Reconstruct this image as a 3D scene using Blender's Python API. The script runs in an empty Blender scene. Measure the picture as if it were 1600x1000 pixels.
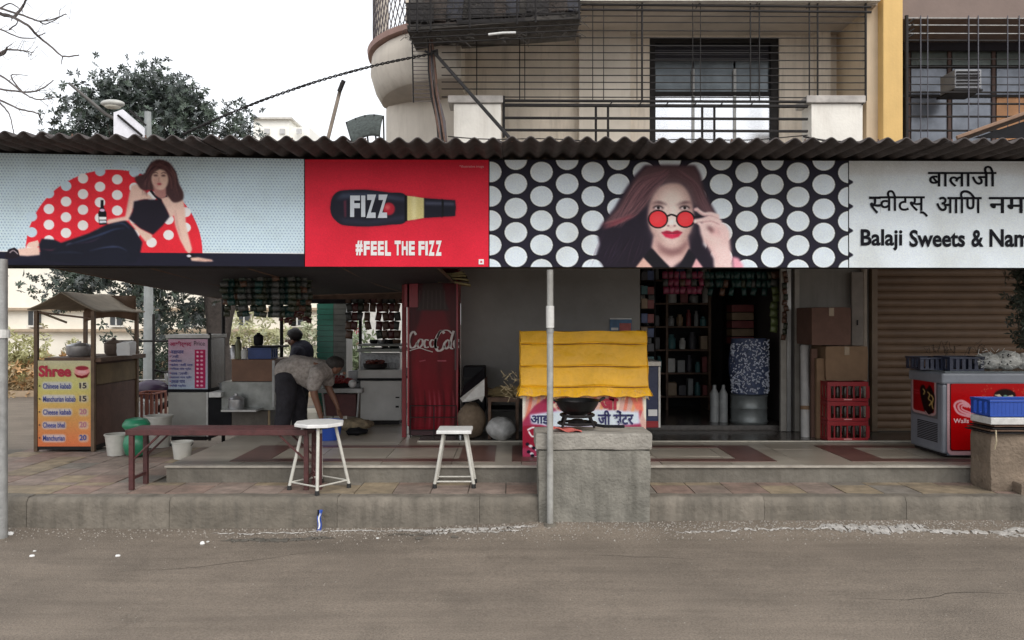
import bpy, bmesh, math, random
import numpy as np
from mathutils import Vector, Matrix
random.seed(7); np.random.seed(7)
R=math.radians
S=bpy.context.scene; COL=S.collection
# ---------------------------------------------------------------- camera, light, exposure
EYE=1.62; F=1200.0
cam=bpy.data.cameras.new('camera'); cam.sensor_width=36; cam.lens=27; cam.clip_start=0.1; cam.clip_end=500
co=bpy.data.objects.new('camera',cam); co.location=(0,0,EYE); co.rotation_euler=(R(90),0,0); COL.objects.link(co); S.camera=co
S.render.resolution_x=1024; S.render.resolution_y=640
W=bpy.data.worlds.new("World"); S.world=W; W.use_nodes=True
nt=W.node_tree; bg=nt.nodes['Background']
sky=nt.nodes.new('ShaderNodeTexSky'); sky.sky_type='NISHITA'; sky.sun_disc=False
sky.sun_elevation=R(45); sky.sun_rotation=R(150); sky.dust_density=4; sky.air_density=1.4
mx=nt.nodes.new('ShaderNodeMix'); mx.data_type='RGBA'; mx.inputs[0].default_value=0.80   # overcast: the cloud layer hides most of the blue
mx.inputs[7].default_value=(12.8,13.0,13.4,1)
nt.links.new(sky.outputs[0],mx.inputs[6]); nt.links.new(mx.outputs[2],bg.inputs[0]); bg.inputs[1].default_value=0.1
sun=bpy.data.lights.new('sun','SUN'); sun.energy=1.55; sun.angle=R(38); sun.color=(1,.96,.9)
so=bpy.data.objects.new('sun',sun); COL.objects.link(so)
# light comes from behind the camera's right shoulder, high up
el,az=R(45),R(150)
d=Vector((math.sin(az)*math.cos(el), math.cos(az)*math.cos(el), math.sin(el)))
so.rotation_euler=d.to_track_quat('Z','Y').to_euler(); so.location=(2,-3,12)
S.view_settings.view_transform='Standard'; S.view_settings.look='None'; S.view_settings.gamma=1
S.view_settings.exposure=0.26; S.view_settings.use_curve_mapping=False
S.cycles.max_bounces=8; S.cycles.diffuse_bounces=4

def P(px,py,Y): return Vector(((px-800)*Y/F, Y, EYE-(py-500)*Y/F))
def X(px,Y): return (px-800)*Y/F
def Z(py,Y): return EYE-(py-500)*Y/F
def lin(c): return tuple((v/12.92 if v<=.04045 else ((v+.055)/1.055)**2.4) for v in c)
# ---------------------------------------------------------------- materials
MAT={}
def mat(name,col,rough=.7,var=.18,sc=6,bump=.15,bsc=45,metal=0,stain=0,stcol=(.05,.045,.04),streak=False,speck=0,spec=.5,tr=0,coat=0,alpha=1):
    if name in MAT: return MAT[name]
    m=bpy.data.materials.new(name); m.use_nodes=True; n=m.node_tree.nodes; l=m.node_tree.links; b=n['Principled BSDF']
    b.inputs['Roughness'].default_value=rough; b.inputs['Metallic'].default_value=metal
    b.inputs['Specular IOR Level'].default_value=spec; b.inputs['Coat Weight'].default_value=coat
    b.inputs['Transmission Weight'].default_value=tr; b.inputs['Alpha'].default_value=alpha
    g=n.new('ShaderNodeNewGeometry')
    nz=n.new('ShaderNodeTexNoise'); nz.inputs['Scale'].default_value=sc; nz.inputs['Detail'].default_value=6; nz.inputs['Roughness'].default_value=.6
    l.new(g.outputs['Position'],nz.inputs['Vector'])
    r=n.new('ShaderNodeValToRGB'); r.color_ramp.elements[0].position=.3; r.color_ramp.elements[1].position=.7
    r.color_ramp.elements[0].color=tuple(c*(1-var) for c in col)+(1,); r.color_ramp.elements[1].color=tuple(min(1,c*(1+var)) for c in col)+(1,)
    l.new(nz.outputs['Fac'],r.inputs[0]); out=r.outputs[0]
    if stain>0:
        mp=n.new('ShaderNodeMapping'); l.new(g.outputs['Position'],mp.inputs[0])
        mp.inputs['Scale'].default_value=(7,7,.7) if streak else (1.6,1.6,1.6)
        n2=n.new('ShaderNodeTexNoise'); n2.inputs['Scale'].default_value=1.3; n2.inputs['Detail'].default_value=7; n2.inputs['Roughness'].default_value=.65
        l.new(mp.outputs[0],n2.inputs['Vector'])
        r2=n.new('ShaderNodeValToRGB'); r2.color_ramp.elements[0].position=.48; r2.color_ramp.elements[1].position=.72
        r2.color_ramp.elements[0].color=(0,0,0,1); r2.color_ramp.elements[1].color=(stain,)*3+(1,)
        l.new(n2.outputs['Fac'],r2.inputs[0])
        m2=n.new('ShaderNodeMix'); m2.data_type='RGBA'; l.new(r2.outputs[0],m2.inputs[0]); l.new(out,m2.inputs[6]); m2.inputs[7].default_value=tuple(stcol)+(1,); out=m2.outputs[2]
    if speck>0:
        n5=n.new('ShaderNodeTexNoise'); n5.inputs['Scale'].default_value=85; n5.inputs['Detail'].default_value=3; l.new(g.outputs['Position'],n5.inputs['Vector'])
        r5=n.new('ShaderNodeValToRGB'); e=r5.color_ramp.elements; e[0].position=.36; e[0].color=(1-speck,)*3+(1,); e[1].position=.64; e[1].color=(1+speck*.7,)*3+(1,); x5=e.new(.5); x5.color=(1,1,1,1)
        l.new(n5.outputs['Fac'],r5.inputs[0]); m5=n.new('ShaderNodeMix'); m5.data_type='RGBA'; m5.blend_type='MULTIPLY'; m5.inputs[0].default_value=1; l.new(out,m5.inputs[6]); l.new(r5.outputs[0],m5.inputs[7]); out=m5.outputs[2]
        # long faint wheel-worn bands along the street
        mp6=n.new('ShaderNodeMapping'); mp6.inputs['Scale'].default_value=(.35,5,1); l.new(g.outputs['Position'],mp6.inputs[0]); n6=n.new('ShaderNodeTexNoise'); n6.inputs['Scale'].default_value=1.6; n6.inputs['Detail'].default_value=8; n6.inputs['Roughness'].default_value=.7; l.new(mp6.outputs[0],n6.inputs['Vector'])
        r6=n.new('ShaderNodeValToRGB'); r6.color_ramp.elements[0].position=.35; r6.color_ramp.elements[0].color=(.84,.83,.82,1); r6.color_ramp.elements[1].position=.65; r6.color_ramp.elements[1].color=(1.07,1.06,1.05,1); l.new(n6.outputs['Fac'],r6.inputs[0])
        m6=n.new('ShaderNodeMix'); m6.data_type='RGBA'; m6.blend_type='MULTIPLY'; m6.inputs[0].default_value=1; l.new(out,m6.inputs[6]); l.new(r6.outputs[0],m6.inputs[7]); out=m6.outputs[2]
    l.new(out,b.inputs['Base Color'])
    if bump>0:
        n3=n.new('ShaderNodeTexNoise'); n3.inputs['Scale'].default_value=bsc; n3.inputs['Detail'].default_value=4
        l.new(g.outputs['Position'],n3.inputs['Vector']); bp=n.new('ShaderNodeBump'); bp.inputs['Strength'].default_value=bump; bp.inputs['Distance'].default_value=.02
        l.new(n3.outputs['Fac'],bp.inputs['Height']); l.new(bp.outputs[0],b.inputs['Normal'])
    MAT[name]=m; return m
def vmat(name,rough=.4,bump=.0):
    m=bpy.data.materials.new(name); m.use_nodes=True; n=m.node_tree.nodes; l=m.node_tree.links; b=n['Principled BSDF']
    a=n.new('ShaderNodeVertexColor'); a.layer_name='print'
    g=n.new('ShaderNodeNewGeometry'); nz=n.new('ShaderNodeTexNoise'); nz.inputs['Scale'].default_value=3; nz.inputs['Detail'].default_value=8
    l.new(g.outputs['Position'],nz.inputs['Vector']); r=n.new('ShaderNodeValToRGB'); r.color_ramp.elements[0].position=.3; r.color_ramp.elements[1].position=.62
    r.color_ramp.elements[0].color=(.84,.82,.78,1); r.color_ramp.elements[1].color=(1,1,1,1); l.new(nz.outputs['Fac'],r.inputs[0])
    mm=n.new('ShaderNodeMix'); mm.data_type='RGBA'; mm.blend_type='MULTIPLY'; mm.inputs[0].default_value=1
    l.new(a.outputs[0],mm.inputs[6]); l.new(r.outputs[0],mm.inputs[7]); l.new(mm.outputs[2],b.inputs['Base Color'])
    b.inputs['Roughness'].default_value=rough; b.inputs['Specular IOR Level'].default_value=.18; return m
# ---------------------------------------------------------------- mesh builder
class MB:
    def __init__(s): s.v=[]; s.f=[]
    def add(s,vs,fs):
        k=len(s.v); s.v+=[tuple(v) for v in vs]; s.f+=[tuple(i+k for i in f) for f in fs]; return s
    def box(s,x0,x1,y0,y1,z0,z1):
        x0,x1=min(x0,x1),max(x0,x1); y0,y1=min(y0,y1),max(y0,y1); z0,z1=min(z0,z1),max(z0,z1)
        return s.add([(x0,y0,z0),(x1,y0,z0),(x1,y1,z0),(x0,y1,z0),(x0,y0,z1),(x1,y0,z1),(x1,y1,z1),(x0,y1,z1)],
          [(0,3,2,1),(4,5,6,7),(0,1,5,4),(1,2,6,5),(2,3,7,6),(3,0,4,7)])
    def pbox(s,px0,px1,py0,py1,Y0,Y1): return s.box(X(px0,Y0),X(px1,Y0),Y0,Y1,Z(py1,Y0),Z(py0,Y0))
    def obox(s,c,sz,rot):
        M=Matrix.Translation(Vector(c))@rot.to_4x4(); a,b,h=[k/2 for k in sz]
        vs=[M@Vector(p) for p in [(-a,-b,-h),(a,-b,-h),(a,b,-h),(-a,b,-h),(-a,-b,h),(a,-b,h),(a,b,h),(-a,b,h)]]
        return s.add(vs,[(0,3,2,1),(4,5,6,7),(0,1,5,4),(1,2,6,5),(2,3,7,6),(3,0,4,7)])
    def quad(s,*p): return s.add(p,[tuple(range(len(p)))])
    def tube(s,pts,r,n=8,caps=True):
        pts=[Vector(p) for p in pts]; rs=r if isinstance(r,(list,tuple)) else [r]*len(pts)
        vs=[]; fs=[]; up=None
        for i,p in enumerate(pts):
            t=(pts[min(i+1,len(pts)-1)]-pts[max(i-1,0)]).normalized()
            if up is None:
                a=Vector((0,0,1)) if abs(t.z)<.9 else Vector((1,0,0)); up=t.cross(a).normalized()
            up=(up-t*up.dot(t)).normalized(); w=t.cross(up)
            for k in range(n):
                an=2*math.pi*(k+.5)/n; vs.append(p+(up*math.cos(an)+w*math.sin(an))*rs[i])
        for i in range(len(pts)-1):
            for k in range(n):
                a=i*n+k; b=i*n+(k+1)%n; fs.append((a,b,b+n,a+n))
        if caps: fs.append(tuple(range(n-1,-1,-1))); fs.append(tuple(range((len(pts)-1)*n,len(pts)*n)))
        return s.add(vs,fs)
    def lathe(s,c,prof,n=20,a0=0,a1=2*math.pi,sx=1,sy=1):
        full=abs(a1-a0-2*math.pi)<1e-6; m=n if full else n+1; vs=[]; fs=[]
        for (r,z) in prof:
            for k in range(m):
                a=a0+(a1-a0)*k/n; vs.append((c[0]+r*sx*math.cos(a),c[1]+r*sy*math.sin(a),c[2]+z))
        for i in range(len(prof)-1):
            for k in range(n):
                a=i*m+k; b=i*m+(k+1)%m; fs.append((a,b,b+m,a+m))
        if full: fs.append(tuple(range(m-1,-1,-1))); fs.append(tuple(range((len(prof)-1)*m,len(prof)*m)))
        return s.add(vs,fs)
    def ell(s,c,r,n=16,m=10,fn=None):
        vs=[];fs=[]
        for i in range(m+1):
            t=math.pi*i/m
            for k in range(n):
                a=2*math.pi*k/n; p=Vector((math.sin(t)*math.cos(a),math.sin(t)*math.sin(a),math.cos(t)))
                q=1 if fn is None else fn(p)
                vs.append((c[0]+r[0]*p.x*q,c[1]+r[1]*p.y*q,c[2]+r[2]*p.z*q))
        for i in range(m):
            for k in range(n):
                a=i*n+k;b=i*n+(k+1)%n; fs.append((a,a+n,b+n,b))
        return s.add(vs,fs)
    def prism(s,poly,y0,y1):   # poly of (x,z) extruded along y
        n=len(poly); vs=[(x,y0,z) for x,z in poly]+[(x,y1,z) for x,z in poly]
        return s.add(vs,[tuple(range(n)),tuple(range(2*n-1,n-1,-1))]+[(i,i+n,(i+1)%n+n,(i+1)%n) for i in range(n)])
    def grid(s,fn,nu,nv):
        vs=[fn(i/nu,j/nv) for j in range(nv+1) for i in range(nu+1)]
        return s.add(vs,[(j*(nu+1)+i,j*(nu+1)+i+1,(j+1)*(nu+1)+i+1,(j+1)*(nu+1)+i) for j in range(nv) for i in range(nu)])
def root_of(o):
    while o.parent: o=o.parent
    return o
def part(parent,name,mb,m,bevel=0,smooth=False,kind=None,label=None,solid=0):
    me=bpy.data.meshes.new(name); off=root_of(parent).location if parent else Vector((0,0,0))
    vs=[(v[0]-off.x,v[1]-off.y,v[2]-off.z) for v in mb.v]
    me.from_pydata(vs,[],mb.f); me.materials.append(m)
    if smooth: me.shade_smooth(); me.set_sharp_from_angle(angle=R(50))
    o=bpy.data.objects.new(name,me); COL.objects.link(o)
    if parent: o.parent=parent
    if bevel:
        b=o.modifiers.new('bevel','BEVEL'); b.width=bevel; b.segments=2; b.limit_method='ANGLE'; b.angle_limit=R(40)
    if solid:
        b=o.modifiers.new('solid','SOLIDIFY'); b.thickness=solid; b.offset=0
    if kind: o['kind']=kind
    if label: o['label']=label
    return o
def props(o,label,cat,group=None):
    o['label']=label; o['category']=cat
    if group: o['group']=group
    return o
def thing(name,label,cat,loc=(0,0,0),group=None):
    o=bpy.data.objects.new(name,None); COL.objects.link(o); o.location=loc; o.empty_display_size=.2
    return props(o,label,cat,group)
def single(name,mb,m,label,cat,group=None,**k):
    # a one-mesh thing, origin at its own base
    xs=[v[0] for v in mb.v]; ys=[v[1] for v in mb.v]; zs=[v[2] for v in mb.v]
    c=((min(xs)+max(xs))/2,(min(ys)+max(ys))/2,min(zs))
    mb.v=[(v[0]-c[0],v[1]-c[1],v[2]-c[2]) for v in mb.v]
    o=part(None,name,mb,m,**k); o.location=c; return props(o,label,cat,group)
def structure(name,mb,m,**k):
    o=part(None,name,mb,m,**k); o['kind']='structure'; return o
def empty_structure(name,loc=(0,0,0)):
    o=bpy.data.objects.new(name,None); COL.objects.link(o); o.location=loc; o['kind']='structure'; return o
def copy_tree(o,loc=None,rotz=None,label=None,parent=None):
    c=o.copy(); COL.objects.link(c)
    if parent: c.parent=parent
    if loc is not None: c.location=loc
    if rotz is not None: c.rotation_euler=(0,0,rotz)
    if label: c['label']=label
    for ch in list(o.children): copy_tree(ch,parent=c)
    return c
# lettering ------------------------------------------------------
def text_mb(s,bold=0.0,clip=None):
    c=bpy.data.curves.new('t','FONT'); c.body=s; c.offset=bold; c.resolution_u=3
    o=bpy.data.objects.new('t',c); COL.objects.link(o)
    dg=bpy.context.evaluated_depsgraph_get(); me=bpy.data.meshes.new_from_object(o.evaluated_get(dg))
    if clip is not None:
        bm=bmesh.new(); bm.from_mesh(me)
        bmesh.ops.bisect_plane(bm,geom=bm.verts[:]+bm.edges[:]+bm.faces[:],plane_co=(clip,0,0),plane_no=(1,0,0),clear_outer=True)
        bm.to_mesh(me); bm.free()
    mb=MB(); mb.v=[tuple(v.co) for v in me.vertices]; mb.f=[tuple(p.vertices) for p in me.polygons]
    bpy.data.objects.remove(o); bpy.data.curves.remove(c); bpy.data.meshes.remove(me); return mb
def fit(mb,fn,shear=0):
    "map the text's bounding box to u,v in 0..1 and then through fn(u,v)"
    if not mb.v: return mb
    xs=[v[0] for v in mb.v]; ys=[v[1] for v in mb.v]; x0,x1,y0,y1=min(xs),max(xs),min(ys),max(ys)
    mb.v=[tuple(fn((v[0]-x0)/max(x1-x0,1e-6)+shear*((v[1]-y0)/max(y1-y0,1e-6)-.5),(v[1]-y0)/max(y1-y0,1e-6))) for v in mb.v]; return mb
def ptext(s,px0,px1,py0,py1,Y,parent,m,bold=0,name='lettering',clip=None,shear=0):
    mb=text_mb(s,bold,clip)
    fit(mb,lambda u,v:(X(px0+(px1-px0)*u,Y),Y,Z(py1+(py0-py1)*v,Y)),shear)
    return part(parent,name,mb,m)
def letters(s,px0,px1,py0,py1,Y,parent,m,bold=0,jit=0):
    "letters set one by one, so that heavy strokes never touch"
    w=[{'I':.42,' ':.38,'#':1.15}.get(c,1) for c in s]; tot=sum(w); x=px0
    for c,k in zip(s,w):
        wd=(px1-px0)*k/tot
        if c!=' ': ptext(c,x+.06*wd,x+.92*wd,py0+(jit if c in 'FIHE' else 0),py1+(jit if c in 'LZ' else 0),Y,parent,m,bold,name='letter')
        x+=wd
ORDN=['first','second','third','fourth','fifth','sixth','seventh','eighth','ninth','tenth','eleventh','twelfth','thirteenth','fourteenth','fifteenth','sixteenth','seventeenth','eighteenth','nineteenth','twentieth']
# print painter ---------------------------------------------------
class Canvas:
    def __init__(s,x0,y0,x1,y1,bg,ss=3):
        s.x0,s.y0,s.ss=x0,y0,ss; s.w=int((x1-x0)*ss); s.h=int((y1-y0)*ss); s.a=np.empty((s.h,s.w,3)); s.a[:]=bg
        s.t=(0,0,1.0)
    def tr(s,p): ox,oy,k=s.t; return [((ox+x/k-s.x0)*s.ss,(oy+y/k-s.y0)*s.ss) for x,y in p]
    def _mask(s,p,blur):
        pad=int(blur*3)+2
        xs=[q[0] for q in p]; ys=[q[1] for q in p]
        a=max(0,int(min(xs))-pad); b=min(s.w,int(max(xs))+pad+1); c=max(0,int(min(ys))-pad); d=min(s.h,int(max(ys))+pad+1)
        if a>=b or c>=d: return None
        yy=np.arange(c,d)[:,None]+.5; xx=np.arange(a,b)[None,:]+.5; M=np.zeros((d-c,b-a),bool)
        for i in range(len(p)):
            x1,y1=p[i]; x2,y2=p[(i+1)%len(p)]
            if y1==y2: continue
            cond=(yy>min(y1,y2))&(yy<=max(y1,y2)); xi=(yy-y1)*(x2-x1)/(y2-y1)+x1
            M^=cond&(xx<xi)
        M=M.astype(float)
        if blur>=1:
            k=int(blur)
            for _ in range(2):
                for ax in (0,1):
                    cs=np.cumsum(np.pad(M,[(k+1,k) if q==ax else (0,0) for q in (0,1)],mode='edge'),axis=ax)
                    M=(np.take(cs,range(2*k+1,cs.shape[ax]),axis=ax)-np.take(cs,range(0,cs.shape[ax]-2*k-1),axis=ax))/(2*k+1)
        return a,b,c,d,M
    def poly(s,p,col,al=1,blur=0,smooth=False):
        if smooth: p=crom(p,True)
        r=s._mask(s.tr(p),blur*s.ss)
        if r is None: return
        a,b,c,d,M=r; M=(M*al)[...,None]; s.a[c:d,a:b]=s.a[c:d,a:b]*(1-M)+np.array(col)*M
    def ell(s,cx,cy,rx,ry,col,al=1,blur=0,rot=0):
        p=[]
        for k in range(28):
            t=2*math.pi*k/28; x,y=rx*math.cos(t),ry*math.sin(t); p.append((cx+x*math.cos(rot)-y*math.sin(rot),cy+x*math.sin(rot)+y*math.cos(rot)))
        s.poly(p,col,al,blur)
    def stroke(s,p,w,col,al=1,blur=0,taper=False,smooth=True):
        if smooth and len(p)>2: p=crom(p,False)
        n=len(p); L=[];Rr=[]
        for i in range(n):
            ax,ay=p[max(i-1,0)]; bx,by=p[min(i+1,n-1)]; dx,dy=bx-ax,by-ay; q=math.hypot(dx,dy) or 1
            ww=w/2*((1-abs(2*i/(n-1)-1))*.85+.15 if taper else 1); L.append((p[i][0]-dy/q*ww,p[i][1]+dx/q*ww)); Rr.append((p[i][0]+dy/q*ww,p[i][1]-dx/q*ww))
        s.poly(L+Rr[::-1],col,al,blur)
    def sample(s):
        k=s.ss; h,w=s.h//k,s.w//k; return s.a[:h*k,:w*k].reshape(h,k,w,k,3).mean((1,3))
def crom(p,closed):
    n=len(p); out=[]
    g=(lambda i:p[i%n]) if closed else (lambda i:p[max(0,min(n-1,i))])
    for i in range(n if closed else n-1):
        a,b,c,d=g(i-1),g(i),g(i+1),g(i+2)
        for k in range(6):
            t=k/6; out.append(tuple(.5*(2*b[j]+(c[j]-a[j])*t+(2*a[j]-5*b[j]+4*c[j]-d[j])*t*t+(3*b[j]-a[j]-3*c[j]+d[j])*t**3) for j in (0,1)))
    if not closed: out.append(p[-1])
    return out
def printed(parent,name,cv,fn,m,gain=1.26,step=1.0):
    "a printed sheet: fn(u,v) gives the point; the ink is a colour attribute"
    a=cv.sample(); h,w=a.shape[:2]
    a=np.clip(a*(1+np.random.normal(0,.022,(h,w,1))),0,1); c=(np.where(a<=.04045,a/12.92,((a+.055)/1.055)**2.4)**1.13)*gain; c=np.clip(c,0,.88)
    vs=[fn((i+.5)/w,(j+.5)/h) for j in range(h) for i in range(w)]
    mb=MB(); mb.v=[tuple(v) for v in vs]
    mb.f=[(j*w+i,(j+1)*w+i,(j+1)*w+i+1,j*w+i+1) for j in range(h-1) for i in range(w-1)]
    o=part(parent,name,mb,m,smooth=True)
    at=o.data.color_attributes.new('print','FLOAT_COLOR','POINT')
    buf=np.ones((h*w,4)); buf[:,:3]=c.reshape(-1,3); at.data.foreach_set('color',buf.ravel().astype(np.float32)); return o
# ---------------------------------------------------------------- shared materials
ROAD=mat('road_surface',(.184,.153,.122),.93,.16,1.3,.5,110,stain=.6,stcol=(.118,.098,.078),speck=.2)
CONC=mat('old_concrete',(.152,.134,.109),.9,.28,5,.5,30,stain=.75,stcol=(.09,.082,.07),streak=True)
CONCB=mat('rough_concrete',(.205,.195,.168),.92,.28,7,.55,42,stain=.75,stcol=(.10,.095,.08),streak=True)
PLINTH=mat('plinth_plaster',(.155,.142,.12),.9,.25,5,.4,30,stain=.6,stcol=(.09,.08,.065),streak=True)
TILES=[mat('paver_'+n,c,.8,.3,9,.3,40,stain=.65,stcol=(.11,.09,.07)) for n,c in
 (('red',(.235,.165,.135)),('buff',(.27,.215,.145)),('grey',(.20,.18,.155)),('rose',(.245,.19,.16)))]
MARB=[mat('marble_'+n,c,.33,.12,4,.03,20,stain=.3,stcol=(.2,.17,.14)) for n,c in (('cream',(.33,.295,.245)),('beige',(.285,.25,.205)))]
MRED=mat('marble_red',(.12,.062,.052),.33,.2,6,.03,20)
GRAN=mat('dark_granite',(.085,.075,.068),.22,.3,30,.02,20)
WALL=mat('grey_wall_paint',(.27,.262,.25),.85,.10,2.5,.08,30,stain=.25,stcol=(.13,.12,.11))
CREAM=mat('cream_plaster',(.70,.625,.53),.85,.12,3,.15,30,stain=.5,stcol=(.30,.25,.20),streak=True)
CREAML=mat('pale_plaster',(.76,.73,.67),.85,.10,3,.15,30,stain=.4,stcol=(.45,.40,.34),streak=True)
YEL=mat('yellow_plaster',(.66,.44,.17),.85,.08,3,.1,30,stain=.2,stcol=(.42,.28,.12),streak=True)
BROWNP=mat('brown_plaster',(.20,.15,.13),.85,.1,3,.1,30)
IRON=mat('dark_iron',(.018,.016,.016),.6,.3,20,.1,60,spec=.2)
RUST=mat('rusty_iron',(.12,.065,.045),.7,.35,20,.2,60)
GALV=mat('galvanised_steel',(.34,.345,.34),.45,.22,12,.1,60,metal=.35,stain=.5,stcol=(.16,.12,.09),streak=True)
WHITEP=mat('white_paint_worn',(.62,.62,.60),.5,.12,25,.08,60,stain=.35,stcol=(.28,.24,.2))
WHITE=mat('white_plain',(.74,.74,.73),.5,.06,8,.02,40)
BLACK=mat('black_plain',(.010,.010,.012),.6,.3,10,.05,40,spec=.15)
BLUEP=mat('blue_plastic',(.02,.07,.36),.35,.1,6,.03,30)
REDP=mat('red_plastic',(.26,.010,.016),.4,.15,6,.03,30)
WOODD=mat('dark_wood',(.12,.07,.045),.65,.35,12,.2,50)
WOODB=mat('grey_wood',(.22,.18,.145),.8,.3,12,.3,50)
CARD=mat('cardboard',(.21,.13,.075),.85,.12,8,.1,40)
CARDD=mat('brown_cardboard',(.125,.066,.048),.85,.15,8,.1,40)
STEEL=mat('steel_sheet',(.45,.45,.44),.35,.12,6,.05,30,metal=.6,stain=.3,stcol=(.2,.18,.16))
# ---------------------------------------------------------------- ground
def kerbh(x): return .012+.06*max(0,min(1,(x+.7)/1.1))      # dirt banked against the kerb, higher on the right
def gz(x,y):
    t=max(0,1-abs(y-5.93)/.34) if y<5.93 else 1
    t=t*t*(3-2*t)
    return kerbh(x)*t+ .006*math.sin(x*1.7+y)*math.sin(y*.9)+.0025*math.sin(x*7.1+y*3.3)*math.sin(y*9-x*4)
g=MB(); g.grid(lambda u,v:(-9+18*u,1.0+4.98*v,gz(-9+18*u,1.0+4.98*v)),180,90)
g.add([(-200,-120,-.002),(200,-120,-.002),(200,1.0,-.002),(-200,1.0,-.002)],[(0,1,2,3)])
g.add([(-200,1.0,-.002),(-9,1.0,-.002),(-9,5.98,-.002),(-200,5.98,-.002)],[(0,1,2,3)])
g.add([(9,1.0,-.002),(200,1.0,-.002),(200,5.98,-.002),(9,5.98,-.002)],[(0,1,2,3)])
g.add([(-200,5.98,-.002),(200,5.98,-.002),(200,260,-.002),(-200,260,-.002)],[(0,1,2,3)])
structure('road',g,ROAD,smooth=True)
# pavement: kerb stones, body, tiles
pv=empty_structure('pavement')
part(pv,'bed',MB().box(-5.75,9,6.06,6.49,0,.232).box(-5.75,-2.92,6.49,8.25,0,.232),CONC)
kx=-5.05; KM=[CONC,mat('old_concrete_pale',(.172,.152,.125),.9,.28,5,.5,30,stain=.75,stcol=(.07,.062,.05),streak=True)]
i=0
while kx<7.5:
    w=random.choice([1.1,1.3,1.5]); m=MB(); n=14; z1=.246+.004*random.random(); dy=random.uniform(-.004,.004)
    for a in range(n):                       # worn front with uneven arrises
        pass
    def kf(u,v,kx=kx,w=w,z1=z1,dy=dy):
        # v runs up the face then over the top
        x=kx+.0015+(w-.003)*u; wob=.005*math.sin(x*11)+.005*math.sin(x*29+2)
        if v<.55: t=v/.55; return (x,5.93+dy*.3+wob*(.4+t)+.006*t*t*(1 if t>.95 else .1),-.05+(z1+.05-.012)*t)
        t=(v-.55)/.45; return (x,5.93+dy+wob+.016+ (6.072-5.946-dy-wob)*t,z1-.008*(1-min(1,t*6))+.002*math.sin(x*17))
    m.grid(kf,22,14)
    m.box(kx+.002,kx+w-.002,5.955,6.06,-.05,z1-.016)
    part(pv,'kerb_stone',m,KM[i%2],smooth=True); kx+=w; i+=1
x=-5.05; random.seed(3)
tile=MB().box(-.146,.146,-.146,.146,-.012,.006)
def put_tile(parent,proto,x,y,z,m,name):
    key=(name,m.name)
    if key not in protos:
        o=part(parent,name,proto,m,bevel=0); protos[key]=o; o.location=(x,y,z); return o
    o=protos[key].copy(); COL.objects.link(o); o.location=(x,y,z); o.rotation_euler=(random.uniform(-.006,.006),random.uniform(-.006,.006),0); return o
protos={}
for iy in range(2):
    for ix in range(46):
        xx=-5.0+.3*ix
        if xx>7.6: continue
        yy=6.072+.155+.3*iy
        if yy+.15>6.49+.02:
            continue
        put_tile(pv,tile,xx,yy,.241+random.uniform(-.002,.002),random.choices(TILES,[3,4,3,3])[0],'paving_tile')
half=MB().box(-.146,.146,-.055,.055,-.012,.006)
for ix in range(46):
    xx=-5.0+.3*ix
    if xx<7.6: put_tile(pv,half,xx,6.436,.241,random.choices(TILES,[3,4,3,3])[0],'cut_paving_tile')
for ix in range(8):
    for iy in range(6):
        xx=-5.0+.3*ix; yy=6.645+.3*iy
        if xx<-3.0 and yy<8.3: put_tile(pv,tile,xx,yy,.241+random.uniform(-.002,.002),random.choices(TILES,[4,3,1,4])[0],'paving_tile')
# platform (plinth) with marble floor, red inlay frames, dark threshold
pf=empty_structure('platform')
part(pf,'plinth',MB().add([(-2.92,6.49,0),(9,6.49,0),(9,11.3,0),(-2.92,11.3,0),(-2.92,6.49,.372),(9,6.49,.372),(9,11.3,.372),(-2.92,11.3,.372)],[(0,3,2,1),(4,5,6,7),(0,1,5,4),(1,2,6,5),(2,3,7,6),(3,0,4,7)]),PLINTH)
ns=MB()
def nose(u,v): return (-2.92+11.9*u,6.475+.0*v,.37+.018*v)
part(pf,'nosing',MB().box(-2.93,9,6.472,6.52,.372,.392),mat('nosing_stone',(.40,.37,.32),.5,.2,12,.1,40,stain=.5,stcol=(.18,.15,.12)),bevel=.004)
mt=MB().box(-.297,.297,-.194,.194,-.012,.006)
for iy in range(3):
    for ix in range(18):
        xx=-2.62+.6*ix; yy=6.52+.196+.39*iy
        if xx<7.8: put_tile(pf,mt,xx,yy,.386,MARB[(ix+iy)%2],'marble_tile')
mt2=MB().box(-.297,.297,-.297,.297,-.012,.006)
for iy in range(5):
    for ix in range(4):
        put_tile(pf,mt2,-2.62+.6*ix,7.69+.3+.6*iy,.386,MARB[(ix+iy)%2],'floor_tile')
def frame(xa,xb,ya,yb,w=.20,sk=0):
    for (a,b,c,e) in ((xa,xb,ya,ya+w*.62),(xa,xb,yb-w*.62,yb),(xa,xa+w*1.6,ya+w*.62,yb-w*.62),(xb-w*1.6,xb,ya+w*.62,yb-w*.62)):
        put=MB().add([(a,c,.3965),(b,c,.3965),(b,e,.3965),(a,e,.3965),(a,c,.38),(b,c,.38),(b,e,.38),(a,e,.38)],[(0,1,2,3),(0,4,5,1),(1,5,6,2),(2,6,7,3),(3,7,4,0)])
        part(pf,'inlay',put,MRED)
frame(-2.45,-.15,6.66,7.5); frame(-.0,2.3,6.66,7.5) ; frame(2.95,5.4,6.66,7.5)
part(pf,'threshold',MB().box(-.95,9,7.72,8.38,.393,.405),GRAN,bevel=.003)
part(pf,'threshold_edge',MB().box(-.95,9,7.695,7.719,.393,.410),mat('edge_stone',(.42,.39,.33),.45,.15,12,.05,40),bevel=.003)
part(pf,'shop_floor',MB().box(1.42,3.06,8.45,11.0,.393,.46),GRAN)
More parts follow.
